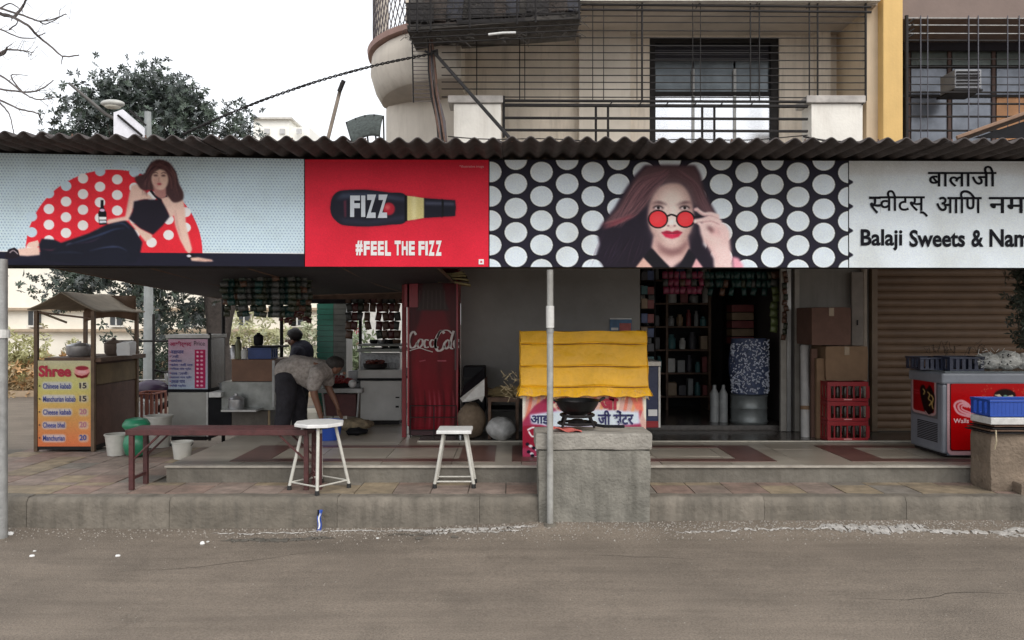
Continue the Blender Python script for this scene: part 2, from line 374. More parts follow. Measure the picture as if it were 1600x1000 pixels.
# hairline cracks and small stones on the road
CRK=mat('crack_dark',(.035,.03,.025),.95,.2,20,0)
ckm=MB(); rc_=random.Random(6)
for (sx,sy,L,a0) in ((-2.6,4.9,1.5,.2),(1.9,4.5,1.3,-.25),(.4,5.3,.9,.1)):
    x,y,a=sx,sy,a0; pr=[(x,y)]
    for k in range(int(L/.05)): a+=rc_.uniform(-.5,.5)*.8; a=a*.85+a0*.15; x+=.05*math.cos(a); y+=.05*math.sin(a); pr.append((x,y))
    n=len(pr); w=[.0022*(1-abs(2*i/(n-1)-1))+.0005 for i in range(n)]
    ckm.add([(p[0],p[1]-w[i],gz(*p)+.002) for i,p in enumerate(pr)]+[(p[0],p[1]+w[i],gz(*p)+.002) for i,p in enumerate(pr)],[(i,i+1,n+i+1,n+i) for i in range(n-1)])
o=part(None,'road_cracks',ckm,CRK); o['kind']='stuff'; o['label']='hairline cracks in the road surface'
stn=MB()
for k in range(900):
    xx=rc_.uniform(-4.5,4.5); yy=5.8-2.2*rc_.random()**1.7; q=rc_.uniform(.002,.0055); zz=gz(xx,yy)-.001
    stn.add([(xx-q,yy-q*.7,zz),(xx+q,yy-q,zz),(xx+q*.8,yy+q,zz),(xx-q,yy+q*.8,zz),(xx,yy,zz+q)],[(0,1,4),(1,2,4),(2,3,4),(3,0,4)])
o=part(None,'road_pebbles',stn,mat('pebble',(.22,.20,.17),.9,.6,60,0)); o['kind']='stuff'; o['label']='small pebbles scattered over the road surface'
# gritty debris along the kerb foot, litter
gr=MB(); random.seed(11)
for k in range(4200):
    xx=random.uniform(-4.9,5.8); yy=5.92-abs(random.gauss(0,.12))-.01
    if xx>.2: dens=1
    elif xx>-1.8: dens=.9
    else: dens=.35
    if random.random()>dens: continue
    s_=random.uniform(.002,.007)*(1.3 if random.random()<.1 else 1)
    zz=gz(xx,yy); a=random.random()*3
    gr.add([(xx-s_,yy-s_*.7,zz),(xx+s_,yy-s_,zz),(xx+s_*.8,yy+s_,zz),(xx-s_,yy+s_*.8,zz),(xx+s_*.2*math.sin(a),yy,zz+s_*1.3)],[(0,1,4),(1,2,4),(2,3,4),(3,0,4)])
o=part(None,'grit',gr,mat('pale_grit',(.27,.245,.215),.9,.45,80,.1,60)); o['kind']='stuff'; o['label']='pale grit and sand lying along the foot of the kerb'
# lime powder spilled in a thin uneven sheet
def powder(x0,x1,y0,w,seed,name='spilled_powder'):
    rnd=random.Random(seed); m=MB(); n=90; rows=5
    prof=[.2+.8*rnd.random() for _ in range(n+1)]; cy=[0]*(n+1)
    for k in range(1,n+1): prof[k]=.6*prof[k-1]+.4*prof[k]; cy[k]=cy[k-1]*.9+rnd.uniform(-.012,.012)
    for k in range(n+1):
        e=min(1,k/12,(n-k)/12)
        for j in range(rows+1):
            t=j/rows*2-1; xx=x0+(x1-x0)*k/n; yy=y0+cy[k]+t*w*prof[k]*e; m.v.append((xx,yy,gz(xx,yy)+.003+.006*(1-t*t)*e))
    gap=[rnd.random()<.05 for _ in range(n)]
    m.f=[(k*(rows+1)+j,(k+1)*(rows+1)+j,(k+1)*(rows+1)+j+1,k*(rows+1)+j+1) for k in range(n) for j in range(rows) if not gap[k] and rnd.random()>.07*abs(j-rows/2)]
    return m
PW=mat('lime_powder',(.42,.40,.375),.95,.35,22,.9,70,stain=.9,stcol=(.17,.15,.125))
for l_ in list(PW.node_tree.nodes):
    if l_.type=='TEX_NOISE' and abs(l_.inputs['Scale'].default_value-1.3)<.01: l_.inputs['Scale'].default_value=9
pm=powder(2.3,3.15,5.80,.085,1)
for a in ((2.9,4.9,5.76,.045,2),(3.6,4.6,5.70,.03,12),(1.2,2.5,5.77,.016,5),(-1.0,.2,5.84,.035,3),(-.7,.1,5.80,.02,13),(-2.3,-.9,5.82,.012,4)): q=powder(*a); pm.add(q.v,q.f)
o=part(None,'spilled_powder',pm,PW,smooth=True); o['kind']='stuff'; o['label']='whitish powder spilled on the road along the kerb'
DARKD=mat('damp_dirt',(.10,.09,.075),.95,.3,14,.5,60,stain=.5,stcol=(.19,.17,.15))
dm=powder(-2.15,-1.3,5.66,.06,8); q=powder(-.95,-.55,5.76,.02,9); dm.add(q.v,q.f)
o=part(None,'damp_dirt',dm,DARKD,smooth=True); o['kind']='stuff'; o['label']='damp dark dirt in a patch on the road edge'
def litter(px,py,sz,label,m=WHITE,seed=0,fl=.5):
    Y=F*EYE/(py-500); c=(X(px,Y),Y,gz(X(px,Y),Y)); rnd=random.Random(seed); mb=MB()
    mb.ell((c[0],c[1],c[2]+sz*fl*.5),(sz,sz*.8,sz*fl),9,6,lambda p:.8+.35*rnd.random())
    single('paper_scrap',mb,m,label,'litter','paper scraps on the road edge')
litter(14,838,.032,'largest crumpled white paper scrap, by the foot of the left pole')
litter(50,870,.018,'small white scrap below and right of the largest scrap')
litter(54,862,.012,'tiny grey scrap lying just behind a small white one',WHITEP,3)
litter(184,868,.017,'single white scrap on the road in front of the white bucket')
litter(316,850,.018,'pale scrap on the road below the red bench',WHITE,5,.9)
litter(325,846,.012,'tiny pale scrap beside another below the red bench',WHITEP,6)
litter(590,843,.012,'tiny scrap near the blue wrapper on the road',WHITEP,7)
litter(1182,818,.018,'white scrap by the kerb right of the concrete block',WHITE,8)
litter(710,842,.03,'dark clod of dirt on the road below the stool',DARKD,9,.3)
litter(655,843,.035,'dark wet leaf lying on the road below the stool',DARKD,10,.2)
for px,h,py in ((497,.15,832),):
    Y=5.84; c=Vector((X(497,Y),Y,.012)); t=thing('drink_sachet','narrow blue and white sachet leaning on the kerb below the left stool','litter',c)
    m=MB(); m.grid(lambda u,v:(c.x-.012+.03*u+.01*v*0+.006*math.sin(v*7),Y+.055*v+.008*math.sin(u*3.1),.012+.15*v),3,8)
    part(t,'wrapper',m,BLUEP,solid=.003)
    m=MB(); m.grid(lambda u,v:(c.x-.002+.010*u+.006*math.sin(v*7),Y-.006+.055*v+.008*math.sin(u*3.1),.03+.11*v),2,8); part(t,'white_stripe',m,WHITE,solid=.002)
    m=MB().box(c.x-.015,c.x-.005,Y+.04,Y+.05,.1,.165); part(t,'dark_cap',m,BLACK)
# ---------------------------------------------------------------- roof, sign boards, posts
ROOFM=mat('asbestos_sheet',(.075,.065,.064),.9,.3,7,.4,40,stain=.6,stcol=(.045,.04,.04))
ASB=thing('corrugated_roof','long grey corrugated cement roof over the shopfronts','roof',(0,5.3,2.8))
pitch=.130; sw=pitch*8
def roofz(x,y): return 2.864+.024*(y-5.3)+(.019*(-1.6-x) if x<-1.6 else -.002*(x+1.6))
k=0; x0=-5.3
while x0<7.6:
    def rf(u,v,x0=x0,k=k):
        x=x0+u*(sw+.03); y=5.3+v*3.25+(.012 if k%2 else -.008); z=roofz(x,y)+.019*math.cos(2*math.pi*x/pitch)+(.006 if k%2 else 0)+.004*math.sin(k*2.7)
        return (x,y,z)
    part(ASB,'roof_sheet',MB().grid(rf,96,4),ROOFM,smooth=True,solid=.008); x0+=sw; k+=1
m=MB()
for y in (5.55,6.9,8.2): m.box(-5.3,7.6,y,y+.05,2.80+.024*(y-5.3)-.02,2.845+.024*(y-5.3)-.012)
for (y) in (6.0,6.9,8.2): part(ASB,'purlin',MB().box(-5.3,7.7,y,y+.06,2.77+.024*(y-5.3),2.815+.024*(y-5.3)),IRON)
k=0
for xx in [ -5.2+.52*i for i in range(25)]:
    for yy in (5.45,6.95):
        zz=roofz(xx,yy)+.024*math.cos(2*math.pi*xx/pitch)
        xx2=round(xx/pitch)*pitch; zz=roofz(xx2,yy)+.023
        part(ASB,'roof_bolt',MB().lathe((xx2,yy,zz),[(.016,0),(.015,.004),(.006,.006),(.006,.022),(0,.023)],8),RUST)
# boards: corner heights read at x
SY=5.85
def sign_top(px): return 238+ (px-0)*(9.5/476) if px<476 else (248+(px-476)*(3/1124))
def sign_bot(px): return 415.5+ px*(2.5/476) if px<476 else 418+(px-476)*(2.0/1124)
PRINT=vmat('flex_print',.5)
LIGHTB=mat('flex_white',(.72,.75,.78),.5,.04,4,.01,30,stain=.12,stcol=(.45,.46,.46))
INK=mat('black_ink',(.008,.008,.012),.6,.1,5,0,20,spec=.1)
INKW=mat('white_ink',(.80,.80,.80),.5,.04,5,0,20)
def board(name,label,px0,px1):
    t=thing(name,label,'signboard',(X((px0+px1)/2,SY),SY,Z(sign_bot(px0),SY)))
    m=MB(); a=P(px0,sign_top(px0),SY+.004); b=P(px1,sign_top(px1),SY+.004); c=P(px1,sign_bot(px1),SY+.004); e=P(px0,sign_bot(px0),SY+.004)
    off=Vector((0,.07,0)); q=[a,b,c,e]; q2=[p+off for p in q]; m.add(q+q2,[(3,2,1,0),(4,5,6,7),(0,1,5,4),(1,2,6,5),(2,3,7,6),(3,0,4,7)])
    part(t,'box_frame',m,IRON); return t
def sheetfn(px0,px1,amp=.0035):
    def fn(u,v):
        px=px0+(px1-px0)*u; t,b=sign_top(px)+1,sign_bot(px)-1; p=P(px,t+(b-t)*v,SY)
        p.y=SY-.006-amp*(1+math.sin(px*.045+v*2)*math.sin(v*3.1))*.5; return p
    return fn
def canvas_for(px0,px1,bg,ss=3): return Canvas(px0,238,px1,420,bg,ss)
rnd=random.Random(5)
# --- board 1: pale blue with red spotted disc and reclining woman
b1=board('signboard','pale blue advert board with woman reclining before a red spotted disc',-150,476)
def canvas_sheet(cv,px0,px1,parent,name='printed_sheet'):
    # the canvas covers y 238..420; follow the board's own edges
    y0,y1=238,420
    def fn(u,v):
        px=px0+(px1-px0)*u; t,b=sign_top(px)+1,sign_bot(px)-1; p=P(px,t+(b-t)*v,SY)
        p.y=SY-.006-.0035*(1+math.sin(px*.045+v*2)*math.sin(v*3.1))*.5-.0011*(math.sin(px*.11+v*5)*math.sin(px*.031+1)+math.sin(px*.07-v*9)*.6)*(.4+.6*abs(2*v-1)); return p
    return printed(parent,name,cv,fn,PRINT)
cv=canvas_for(-150,476,(.765,.83,.87))
j=0; y=240
while y<400:
    x=-150+(2.6 if j%2 else 0)
    while x<476: cv.ell(x,y,.95,.95,(.46,.56,.66)); x+=5.3
    y+=4.6; j+=1
cv.poly([(-150,398),(476,398),(476,422),(-150,422)],(.12,.12,.19)); cv.poly([(-150,396.3),(476,396.3),(476,398),(-150,398)],(.86,.88,.92))
cv.t=(20,240,5.0)
RED=(.84,.19,.25)
cv.poly([(795+690*math.cos(a),790-680*math.sin(a)) for a in [math.pi*k/60 for k in range(61)]],RED)
for c in range(-2,11):
    for n in range(-5,6):
        x=286+133.5*c; y=440-62.5*c+128*n
        if 60<y<800 and (x-795)**2+(y-790)**2<(735)**2:
            inner=(x-795)**2+(y-790)**2<655**2
            if y>775: continue
            cv.ell(x,y,41,41,(.91,.88,.89) if inner else (.74,.81,.86))
SK=(.86,.74,.69); SKD=(.70,.52,.50); NAVY=(.10,.11,.17)
cv.poly([(-260,790),(2300,790),(2300,900),(-260,900)],(.12,.12,.19))
cv.poly([(110,745),(130,715),(200,695),(215,740),(170,760)],SK); cv.poly([(40,770),(100,758),(215,750),(215,815),(120,825),(45,820)],SK,1,1)
cv.poly([(-30,770),(20,755),(50,780),(60,830),(0,850),(-60,835)],(.13,.10,.14)); cv.stroke([(-20,800),(10,780),(45,810)],7,(.65,.6,.62))
# legs
cv.poly([(880,520),(800,535),(740,560),(600,635),(480,680),(380,715),(330,690),(230,682),(208,730),(220,790),(225,850),(420,880),(620,895),(860,890),(970,870),(1000,790),(1015,705),(950,590)],NAVY,1,1)
for a,w,c,al in (([(420,735),(560,690),(700,640),(800,600),(880,590)],16,(.24,.30,.42),.8),([(600,780),(720,750),(830,745),(900,780)],12,(.28,.33,.45),.8),([(760,570),(860,550),(920,600)],14,(.22,.27,.38),.8),
   ([(300,800),(450,790),(560,800)],10,(.2,.24,.33),.7),([(230,765),(300,775),(340,760)],8,(.5,.25,.33),.8),([(500,720),(620,700),(700,660)],5,(.55,.35,.5),.6),([(420,740),(440,720),(470,715)],5,(.6,.6,.7),.8)):
    cv.stroke(a,w,c,al,1.2,True)
# waist, torso
cv.poly([(895,512),(1000,590),(1090,640),(1095,665),(1040,700),(970,610)],SK,1,1)
cv.poly([(930,240),(975,225),(1100,345),(960,365),(935,460),(905,520),(880,505),(900,390),(915,300)],SK,1,1)
cv.poly([(1100,250),(1200,270),(1290,335),(1265,480),(1235,500),(1160,350)],SK,1,1)
cv.poly([(1290,330),(1335,350),(1350,430),(1358,560),(1378,650),(1405,760),(1385,800),(1355,770),(1310,680),(1272,560),(1255,430)],SK,1,1)
cv.stroke([(1275,430),(1290,560),(1330,690)],14,SKD,.6,1.5,True); cv.stroke([(925,300),(905,400),(895,480)],10,SKD,.6,1.5,True)
cv.poly([(925,465),(900,490),(850,500),(750,520),(735,540),(750,556),(860,530),(915,525)],SK,1,1)
cv.poly([(950,368),(1030,350),(1110,352),(1160,348),(1195,410),(1230,490),(1170,570),(1100,640),(1000,590),(910,512),(940,450)],(.13,.11,.17),1,1)
cv.stroke([(1080,275),(1120,325),(1165,360)],20,(.10,.08,.13)); cv.stroke([(1210,320),(1170,330),(1140,345)],16,(.10,.08,.13))
cv.poly([(1350,790),(1400,790),(1440,830),(1380,850)],(.08,.07,.1)); cv.ell(1380,815,18,10,(.8,.8,.85))
cv.poly([(1390,830),(1450,825),(1560,845),(1570,858),(1500,862),(1400,855)],SK,1,1); 
for k in range(3): cv.stroke([(1440,838+k*7),(1560,848+k*5)],2,SKD,.8)
# head
cv.poly([(1150,20),(1225,45),(1275,120),(1300,210),(1335,290),(1330,350),(1260,372),(1200,310),(1100,275),(1020,272),(985,240),(958,170),(1030,140),(1060,90),(1095,40)],(.31,.21,.22),1,1,True)
cv.poly([(1100,240),(1200,250),(1200,330),(1160,345),(1110,310)],SKD,1,1)
cv.ell(1152,180,66,92,SK,1,1,-.08); cv.ell(1125,215,30,50,SKD,.35,2)
cv.poly([(1085,150),(1100,85),(1160,70),(1215,100),(1228,150),(1200,110),(1150,95),(1110,110)],(.31,.21,.22),1,1)
for x in (1120,1180): cv.ell(x,152,17,7,(.25,.14,.17),.9,1); cv.stroke([(x-18,134),(x,127),(x+18,134)],6,(.3,.18,.2),.8)
cv.stroke([(1148,165),(1142,195),(1152,200)],5,SKD,.8); cv.ell(1148,222,17,7,(.62,.18,.25),1,1)
for k in range(150):
    a=rnd.uniform(0,1); x0=1150+rnd.uniform(-60,70); side=1 if rnd.random()<.55 else -1
    x1=1155+side*rnd.uniform(75,150); y1=rnd.uniform(180,340)
    cv.stroke([(x0,30+rnd.random()*40),(1155+side*rnd.uniform(70,110),rnd.uniform(100,160)),(x1,y1)],rnd.uniform(2,5),rnd.choice([(.50,.34,.34),(.20,.13,.15),(.37,.25,.26),(.60,.42,.40),(.16,.10,.13)]),.85,.8,True)
# bottle in her hand
cv.poly([(692,362),(715,362),(716,420),(736,465),(738,560),(680,565),(672,470),(690,420)],(.06,.05,.08)); cv.ell(704,445,20,12,(.8,.7,.8)); cv.poly([(680,500),(735,500),(735,522),(680,524)],(.88,.88,.9)); cv.poly([(682,530),(735,530),(736,548),(682,550)],(.8,.82,.85))
cv.t=(0,0,1.0)
canvas_sheet(cv,-150,476,b1)
# --- board 2: red bottle board
b2=board('signboard','red advert board with a black bottle lying on its side',476.6,764)
cv=canvas_for(476.6,764,(.82,.17,.26)); cv.t=(440,220,4.444)
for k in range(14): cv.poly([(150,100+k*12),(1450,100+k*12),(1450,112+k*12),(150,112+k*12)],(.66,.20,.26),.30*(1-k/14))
cv.poly([(336,440),(350,365),(412,308),(600,304),(740,322),(860,347),(1000,368),(1205,382),(1210,440),(1205,510),(1000,523),(860,548),(740,580),(600,590),(420,578),(362,525)],(.60,.10,.20),.7,2)
B=crom([(339,445),(348,380),(372,338),(412,316),(500,309),(600,310),(740,328),(864,352),(866,543),(740,573),(600,585),(500,583),(420,572),(376,540),(348,500)],True)
cv.poly(B,(.13,.13,.19)); cv.poly([(375,385),(420,335),(600,330),(740,345),(860,368),(860,392),(600,370),(430,375)],(.30,.34,.42),.8,3)
cv.poly([(400,520),(600,545),(860,500),(860,530),(600,572),(430,560)],(.24,.26,.34),.6,3)
cv.poly([(855,348),(872,352),(872,543),(855,546)],(.04,.04,.06)); cv.poly([(872,353),(988,370),(988,520),(872,540)],(.80,.76,.55)); cv.poly([(905,357),(935,361),(935,530),(905,535)],(.88,.85,.68),.7,2)
cv.poly([(988,370),(1205,386),(1210,440),(1204,506),(988,520)],(.12,.12,.18)); cv.poly([(995,395),(1200,405),(1200,425),(995,420)],(.38,.40,.48),.8,2)
cv.poly([(1110,372),(1125,385),(1125,508),(1110,520)],(.05,.05,.09)); cv.ell(745,452,42,48,(.70,.16,.24),1,1); cv.ell(735,440,18,20,(.9,.5,.5),.7,2)
cv.poly([(432,395),(450,385),(450,510),(438,520)],(.45,.2,.28),.8,1)
cv.t=(0,0,1.0)
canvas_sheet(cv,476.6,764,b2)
q=SY-.0125
letters('FIZZ',546,607,304,339,q,b2,mat('silver_ink',(.62,.66,.72),.5,.1,5,0,20,spec=.2),bold=.045,jit=1.5)
letters('#FEEL THE FIZZ',555,691,376,399,q,b2,INKW,bold=.05,jit=.7)
ptext('*illustrative image',718,756,258,263,q,b2,mat('pink_ink',(.7,.35,.38),.5,.05,5,0,20))
part(b2,'square_mark',MB().box(X(748,q),X(756,q),q,q+.002,Z(413,q),Z(405,q)),INKW); part(b2,'dot_mark',MB().box(X(750.5,q),X(753.5,q),q-.002,q,Z(410.5,q),Z(407.5,q)),mat('red_ink',(.6,.05,.07),.5,.1,5,0,20))
# --- board 3: black with white circles, woman with round red glasses
b3=board('signboard','black board of white circles with woman lowering round red sunglasses',764.6,1325)
cv=canvas_for(764.6,1325,(.15,.14,.20))
cl=0; x=766.0
while x<1345:
    for n in range(-1,6):
        y=(277+ (21 if cl%2==0 else 0))+41.2*n
        y=(320 if cl%2 else 300)+41.2*(n-2)
        cv.ell(x,y,19.3,19.3,(.06,.05,.09)); cv.ell(x,y,17.6,17.6,(.84,.865,.885)); cv.ell(x,y,15.8,15.8,(.80,.835,.868))
    x+=40; cl+=1
cv.t=(920,240,5.4)
DH=(.14,.11,.17); MH=(.37,.28,.30)
cv.poly([(470,40),(380,140),(300,270),(215,430),(120,560),(70,650),(90,760),(60,860),(150,1010),(1060,1010),(1060,900),(1010,820),(960,760),(1000,600),(1070,480),(1010,370),(960,230),(930,110),(890,40)],DH,1,2)
cv.poly([(480,40),(390,150),(320,270),(240,420),(150,540),(110,610),(260,560),(420,470),(500,400),(540,280),(600,210),(700,190),(800,210),(850,300),(880,400),(940,440),(1060,480),(1010,370),(960,230),(930,110),(890,40)],MH,1,3)
for k in range(420):
    if k%3: # left sweep
        s0=rnd.uniform(-1,1); c=rnd.choice([(.46,.34,.36),(.26,.18,.21),(.39,.28,.31),(.55,.40,.42),(.20,.14,.18),(.62,.47,.48),(.50,.36,.38)])
        cv.stroke([(660+s0*20,70+rnd.random()*60),(480+s0*70,200+s0*40+rnd.random()*60),(330+s0*70,420+rnd.random()*80),(130+rnd.random()*150,520+rnd.random()*100)],rnd.uniform(1.6,6),c,.6,.35,True)
    else:
        c=rnd.choice([(.45,.34,.36),(.28,.20,.23),(.38,.28,.30),(.52,.38,.40)])
        s0=rnd.random(); cv.stroke([(720+s0*60,70+rnd.random()*60),(850+s0*60,200),(920+s0*60,340+rnd.random()*60),(960+s0*100,460+rnd.random()*60)],rnd.uniform(1.6,5.5),c,.6,.35,True)
for k in range(16): cv.stroke([(330+rnd.random()*100,470+rnd.random()*40),(220,540+k*3),(80+rnd.random()*60,560+k*5)],rnd.uniform(3,6),rnd.choice([(.66,.32,.36),(.56,.36,.38),(.42,.20,.26)]),.7,1,True)
for k in range(26):
    x=rnd.uniform(120,500); cv.stroke([(x,rnd.uniform(640,760)),(x-rnd.uniform(20,90),rnd.uniform(800,860)),(x-rnd.uniform(60,160),960)],rnd.uniform(1.5,4),rnd.choice([(.34,.25,.36),(.22,.18,.27),(.42,.28,.38),(.08,.06,.1)]),.55,.4,True)
FC=(.88,.81,.78); FS=(.70,.57,.55)
cv.poly([(545,680),(830,680),(850,800),(800,900),(690,975),(590,890),(525,790)],(.78,.66,.64),1,2)
cv.poly([(560,700),(640,780),(700,800),(770,770),(835,690),(840,760),(770,850),(690,870),(600,830)],(.50,.36,.37),.8,4)
cv.poly([(525,800),(690,985),(850,800),(800,860),(690,900),(590,870)],(.86,.76,.76),.9,4)
cv.poly([(385,985),(460,878),(555,985)],(.84,.70,.66),1,1); cv.poly([(850,985),(900,883),(970,985)],(.86,.68,.70),1,1)
cv.poly([(518,795),(545,815),(692,985),(550,985),(462,882)],(.09,.08,.12),1,1); cv.poly([(842,800),(870,840),(902,885),(860,985),(745,985)],(.10,.09,.14),1,1)
face=[(620,218),(700,198),(780,212),(835,280),(866,370),(880,470),(874,560),(858,640),(815,705),(760,758),(700,782),(640,765),(575,712),(525,645),(500,560),(500,450),(525,340),(570,265)]
cv.poly(face,FS,1,2,True)
cv.poly([(640,240),(700,225),(770,240),(815,310),(838,420),(835,560),(810,650),(750,730),(700,755),(645,735),(585,680),(550,590),(545,450),(575,320)],FC,1,9,True)
cv.ell(600,660,45,60,FS,.35,8); cv.ell(830,640,30,60,FS,.4,8); cv.ell(700,745,70,22,(.93,.86,.84),.6,6)
cv.stroke([(530,392),(570,376),(620,384),(662,402)],19,(.30,.20,.22),1,2,True); cv.stroke([(735,402),(780,384),(830,374),(868,386)],19,(.30,.20,.22),1,2,True)
for x in (582,805):
    cv.ell(x,424,46,20,(.42,.28,.30),.8,3); cv.ell(x,428,32,12,(.88,.84,.84),1,1); cv.ell(x+2,426,13,13,(.12,.08,.1)); cv.stroke([(x-42,430),(x-18,412),(x+18,411),(x+44,430)],8,(.10,.07,.09),1,1)
cv.stroke([(672,430),(664,520),(660,570)],16,FS,.6,4); cv.stroke([(704,420),(702,500)],14,(.95,.90,.88),.8,4); 
cv.ell(695,560,30,32,(.93,.86,.85),1,4); cv.ell(668,590,9,6,(.35,.15,.2),1,1); cv.ell(722,590,9,6,(.35,.15,.2),1,1); cv.ell(695,602,24,6,FS,.8,2); cv.ell(695,556,7,8,(1,1,1),.9,2)
for x,r in ((582,86),(812,80)):
    cv.ell(x,530,r,r*1.0,(.07,.05,.08)); cv.ell(x,530,r-13,r-13,(.88,.24,.27)); cv.ell(x-12,515,r-38,r-42,(.93,.34,.36),.6,5)
    cv.stroke([(x-30,570),(x+10,520),(x+40,490)],8,(.97,.5,.5),.35,3)
cv.stroke([(655,505),(695,488),(742,505)],17,(.07,.05,.08)); cv.stroke([(890,510),(950,500)],14,(.09,.06,.09))
cv.poly([(608,652),(655,634),(682,640),(700,648),(720,638),(745,632),(788,650),(700,664)],(.60,.08,.20),1,1); cv.poly([(608,652),(700,664),(788,650),(755,692),(700,710),(645,694)],(.76,.15,.30),1,1); cv.ell(700,684,34,8,(.9,.45,.55),.7,3); cv.stroke([(612,653),(700,662),(785,652)],4,(.35,.03,.1))
cv.ell(700,722,32,5,FS,.8,3)
# hand
HS=(.87,.77,.76); HD=(.66,.47,.48)
cv.poly([(930,600),(965,520),(1010,485),(1085,490),(1115,550),(1160,590),(1188,650),(1185,740),(1200,860),(1215,1000),(1055,1000),(1050,880),(1010,800),(965,740),(938,660)],HS,1,2,False)
cv.stroke([(1090,505),(1030,480),(960,480),(900,430)],34,HS,1,1); cv.stroke([(1090,520),(1020,500),(960,490),(905,445)],5,HD,.8,1)
cv.stroke([(1110,560),(1030,525),(960,535),(885,550)],38,HS,1,1); cv.stroke([(1100,580),(1030,548),(960,556),(900,566)],6,HD,.9,1)
cv.stroke([(990,640),(960,610),(935,575),(915,560)],30,HS,1,1)
cv.stroke([(1000,600),(1030,625),(1040,650)],22,(.25,.10,.13),.95,3); cv.stroke([(1060,590),(1090,640),(1100,690)],10,HD,.7,3)
cv.stroke([(1120,600),(1140,680),(1130,760)],10,HD,.5,4); cv.stroke([(970,720),(1020,810),(1060,900)],14,HD,.6,4); cv.stroke([(1180,700),(1190,820)],10,HD,.5,3); cv.ell(1060,650,26,14,(.80,.45,.48),.6,5)
cv.ell(897,440,12,15,(.93,.75,.75),1,1); cv.ell(893,552,14,10,(.95,.84,.82),1,1)
cv.poly([(1205,870),(1260,885),(1297,950),(1297,1000),(1215,1000)],(.86,.62,.68),1,2)
cv.t=(0,0,1.0)
canvas_sheet(cv,764.6,1325,b3)
# --- board 4: shop name
b4=board('signboard','white shop name board lettered in black, right end of the row',1325.6,1790)
cv=canvas_for(1325.6,1790,(.81,.84,.868),2)
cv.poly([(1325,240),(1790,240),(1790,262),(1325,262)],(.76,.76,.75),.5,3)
for k in range(5): # circles of the neighbouring pattern run over the join
    y=274.6+41.2*(k-0); cv.poly([(1325,y-6),(1332,y-1.5),(1332,y+1.5),(1325,y+6)],(.15,.14,.20))
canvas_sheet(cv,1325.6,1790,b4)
ptext('बालाजी',1450,1557,259,292,q,b4,INK,bold=.012)
ptext('स',1358,1376,307,334,q,b4,INK,bold=.012,clip=.50,name='half_letter')
ptext('वीटस्',1374,1450,297,339,q,b4,INK,bold=.012)
ptext('आिण',1463,1534,297,333,q,b4,INK,bold=.012)
ptext('नमकीन',1545,1680,297,333,q,b4,INK,bold=.012)
mbt=text_mb('Balaji Sweets & Namkeen',.03); 
ptext('Balaji',1345,1410,358,392,q,b4,INK,bold=.028); ptext('Sweets',1421,1508,359,386,q,b4,INK,bold=.028); ptext('&',1518,1537,359,386,q,b4,INK,bold=.028); ptext('Namkeen',1546,1672,358,386,q,b4,INK,bold=.028)
# steel channel above and behind boards
single('sign_rail',MB().box(-5.2,7.6,5.93,5.98,2.79,2.84),IRON,'dark steel rail carrying the sign boards under the roof','rail')
single('sign_rail',MB().box(-5.2,7.6,5.93,5.98,2.02,2.06),IRON,'dark steel rail along the lower back edge of the boards','rail')
# posts
def post(px,Yp,zt,zb,r,label,brak=None,m=GALV,group=None):
    c=(X(px,Yp),Yp,zb); t=thing('steel_post',label,'post',c,group)
    part(t,'pole',MB().tube([(c[0],Yp,zb),(c[0],Yp,zt)],r,14),m,smooth=True)
    if brak: 
        part(t,'sleeve',MB().tube([(c[0],Yp,Z(brak[1],Yp)),(c[0],Yp,Z(brak[0],Yp))],r*1.28,14),WHITEP,smooth=True)
        part(t,'collar',MB().tube([(c[0],Yp,Z(brak[1]+3,Yp)),(c[0],Yp,Z(brak[1]+8,Yp))],r*1.15,14),GALV,smooth=True)
    part(t,'footing',MB().lathe((c[0],Yp,zb-.02),[(.06,0),(.045,.03),(.0,.034)],12),CONC)
    return t
post(859.5,5.862,2.003,.06,.0245,'slim grey steel post standing at the concrete block',(478,512),m=mat('post_weathered',(.36,.36,.34),.55,.22,12,.1,60,metal=.15,stain=.6,stcol=(.18,.15,.12),streak=True))
lp=post(2,5.68,2.07,.0,.042,'thick grey steel post at the left edge of the photo')
part(lp,'clamp',MB().tube([(X(2,5.68),5.68,Z(528,5.68)),(X(2,5.68),5.68,Z(515,5.68))],.055,14),WHITEP)
post(1640,5.72,2.06,.05,.03,'grey steel post beyond the brown block')
# ---------------------------------------------------------------- the apartment building
WY=9.2; GY=8.3
bd=thing('apartment_building','cream apartment building with rounded balcony and caged balconies over the shops','building',(1.5,9.2,0))
def bpart(n,m,mt,**k): return part(bd,n,m,mt,**k)
# ground floor walls
GWY=8.4
bpart('grey_wall',MB().box(-.56,1.40,GWY,GWY+.23,.39,3.1),WALL)
bpart('end_wall',MB().box(-.56,-.33,GWY+.232,11.3,.39,3.1),WALL)
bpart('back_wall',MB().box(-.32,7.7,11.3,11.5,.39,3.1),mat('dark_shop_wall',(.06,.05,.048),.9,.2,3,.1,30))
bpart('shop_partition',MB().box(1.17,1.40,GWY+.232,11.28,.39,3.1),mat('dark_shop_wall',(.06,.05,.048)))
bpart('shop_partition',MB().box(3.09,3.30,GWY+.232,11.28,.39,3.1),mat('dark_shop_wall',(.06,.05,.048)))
bpart('lintel',MB().box(1.402,3.078,GWY,GWY+.23,2.45,3.1),WALL)
bpart('pillar',MB().box(3.08,3.90,GWY,GWY+.23,.405,3.1),mat('pillar_paint',(.24,.225,.205),.85,.10,2.5,.08,30,stain=.4,stcol=(.11,.09,.08),streak=True))
bpart('pillar_pipe',MB().tube([(X(1350,8.36),8.36,.41),(X(1350,8.36),8.36,3.0)],.03,10),mat('cream_pipe',(.30,.25,.2),.6))
bpart('ceiling',MB().box(-.56,8.2,8.0+.632,11.3,3.1,3.22),mat('dark_shop_wall',(.06,.05,.048)))
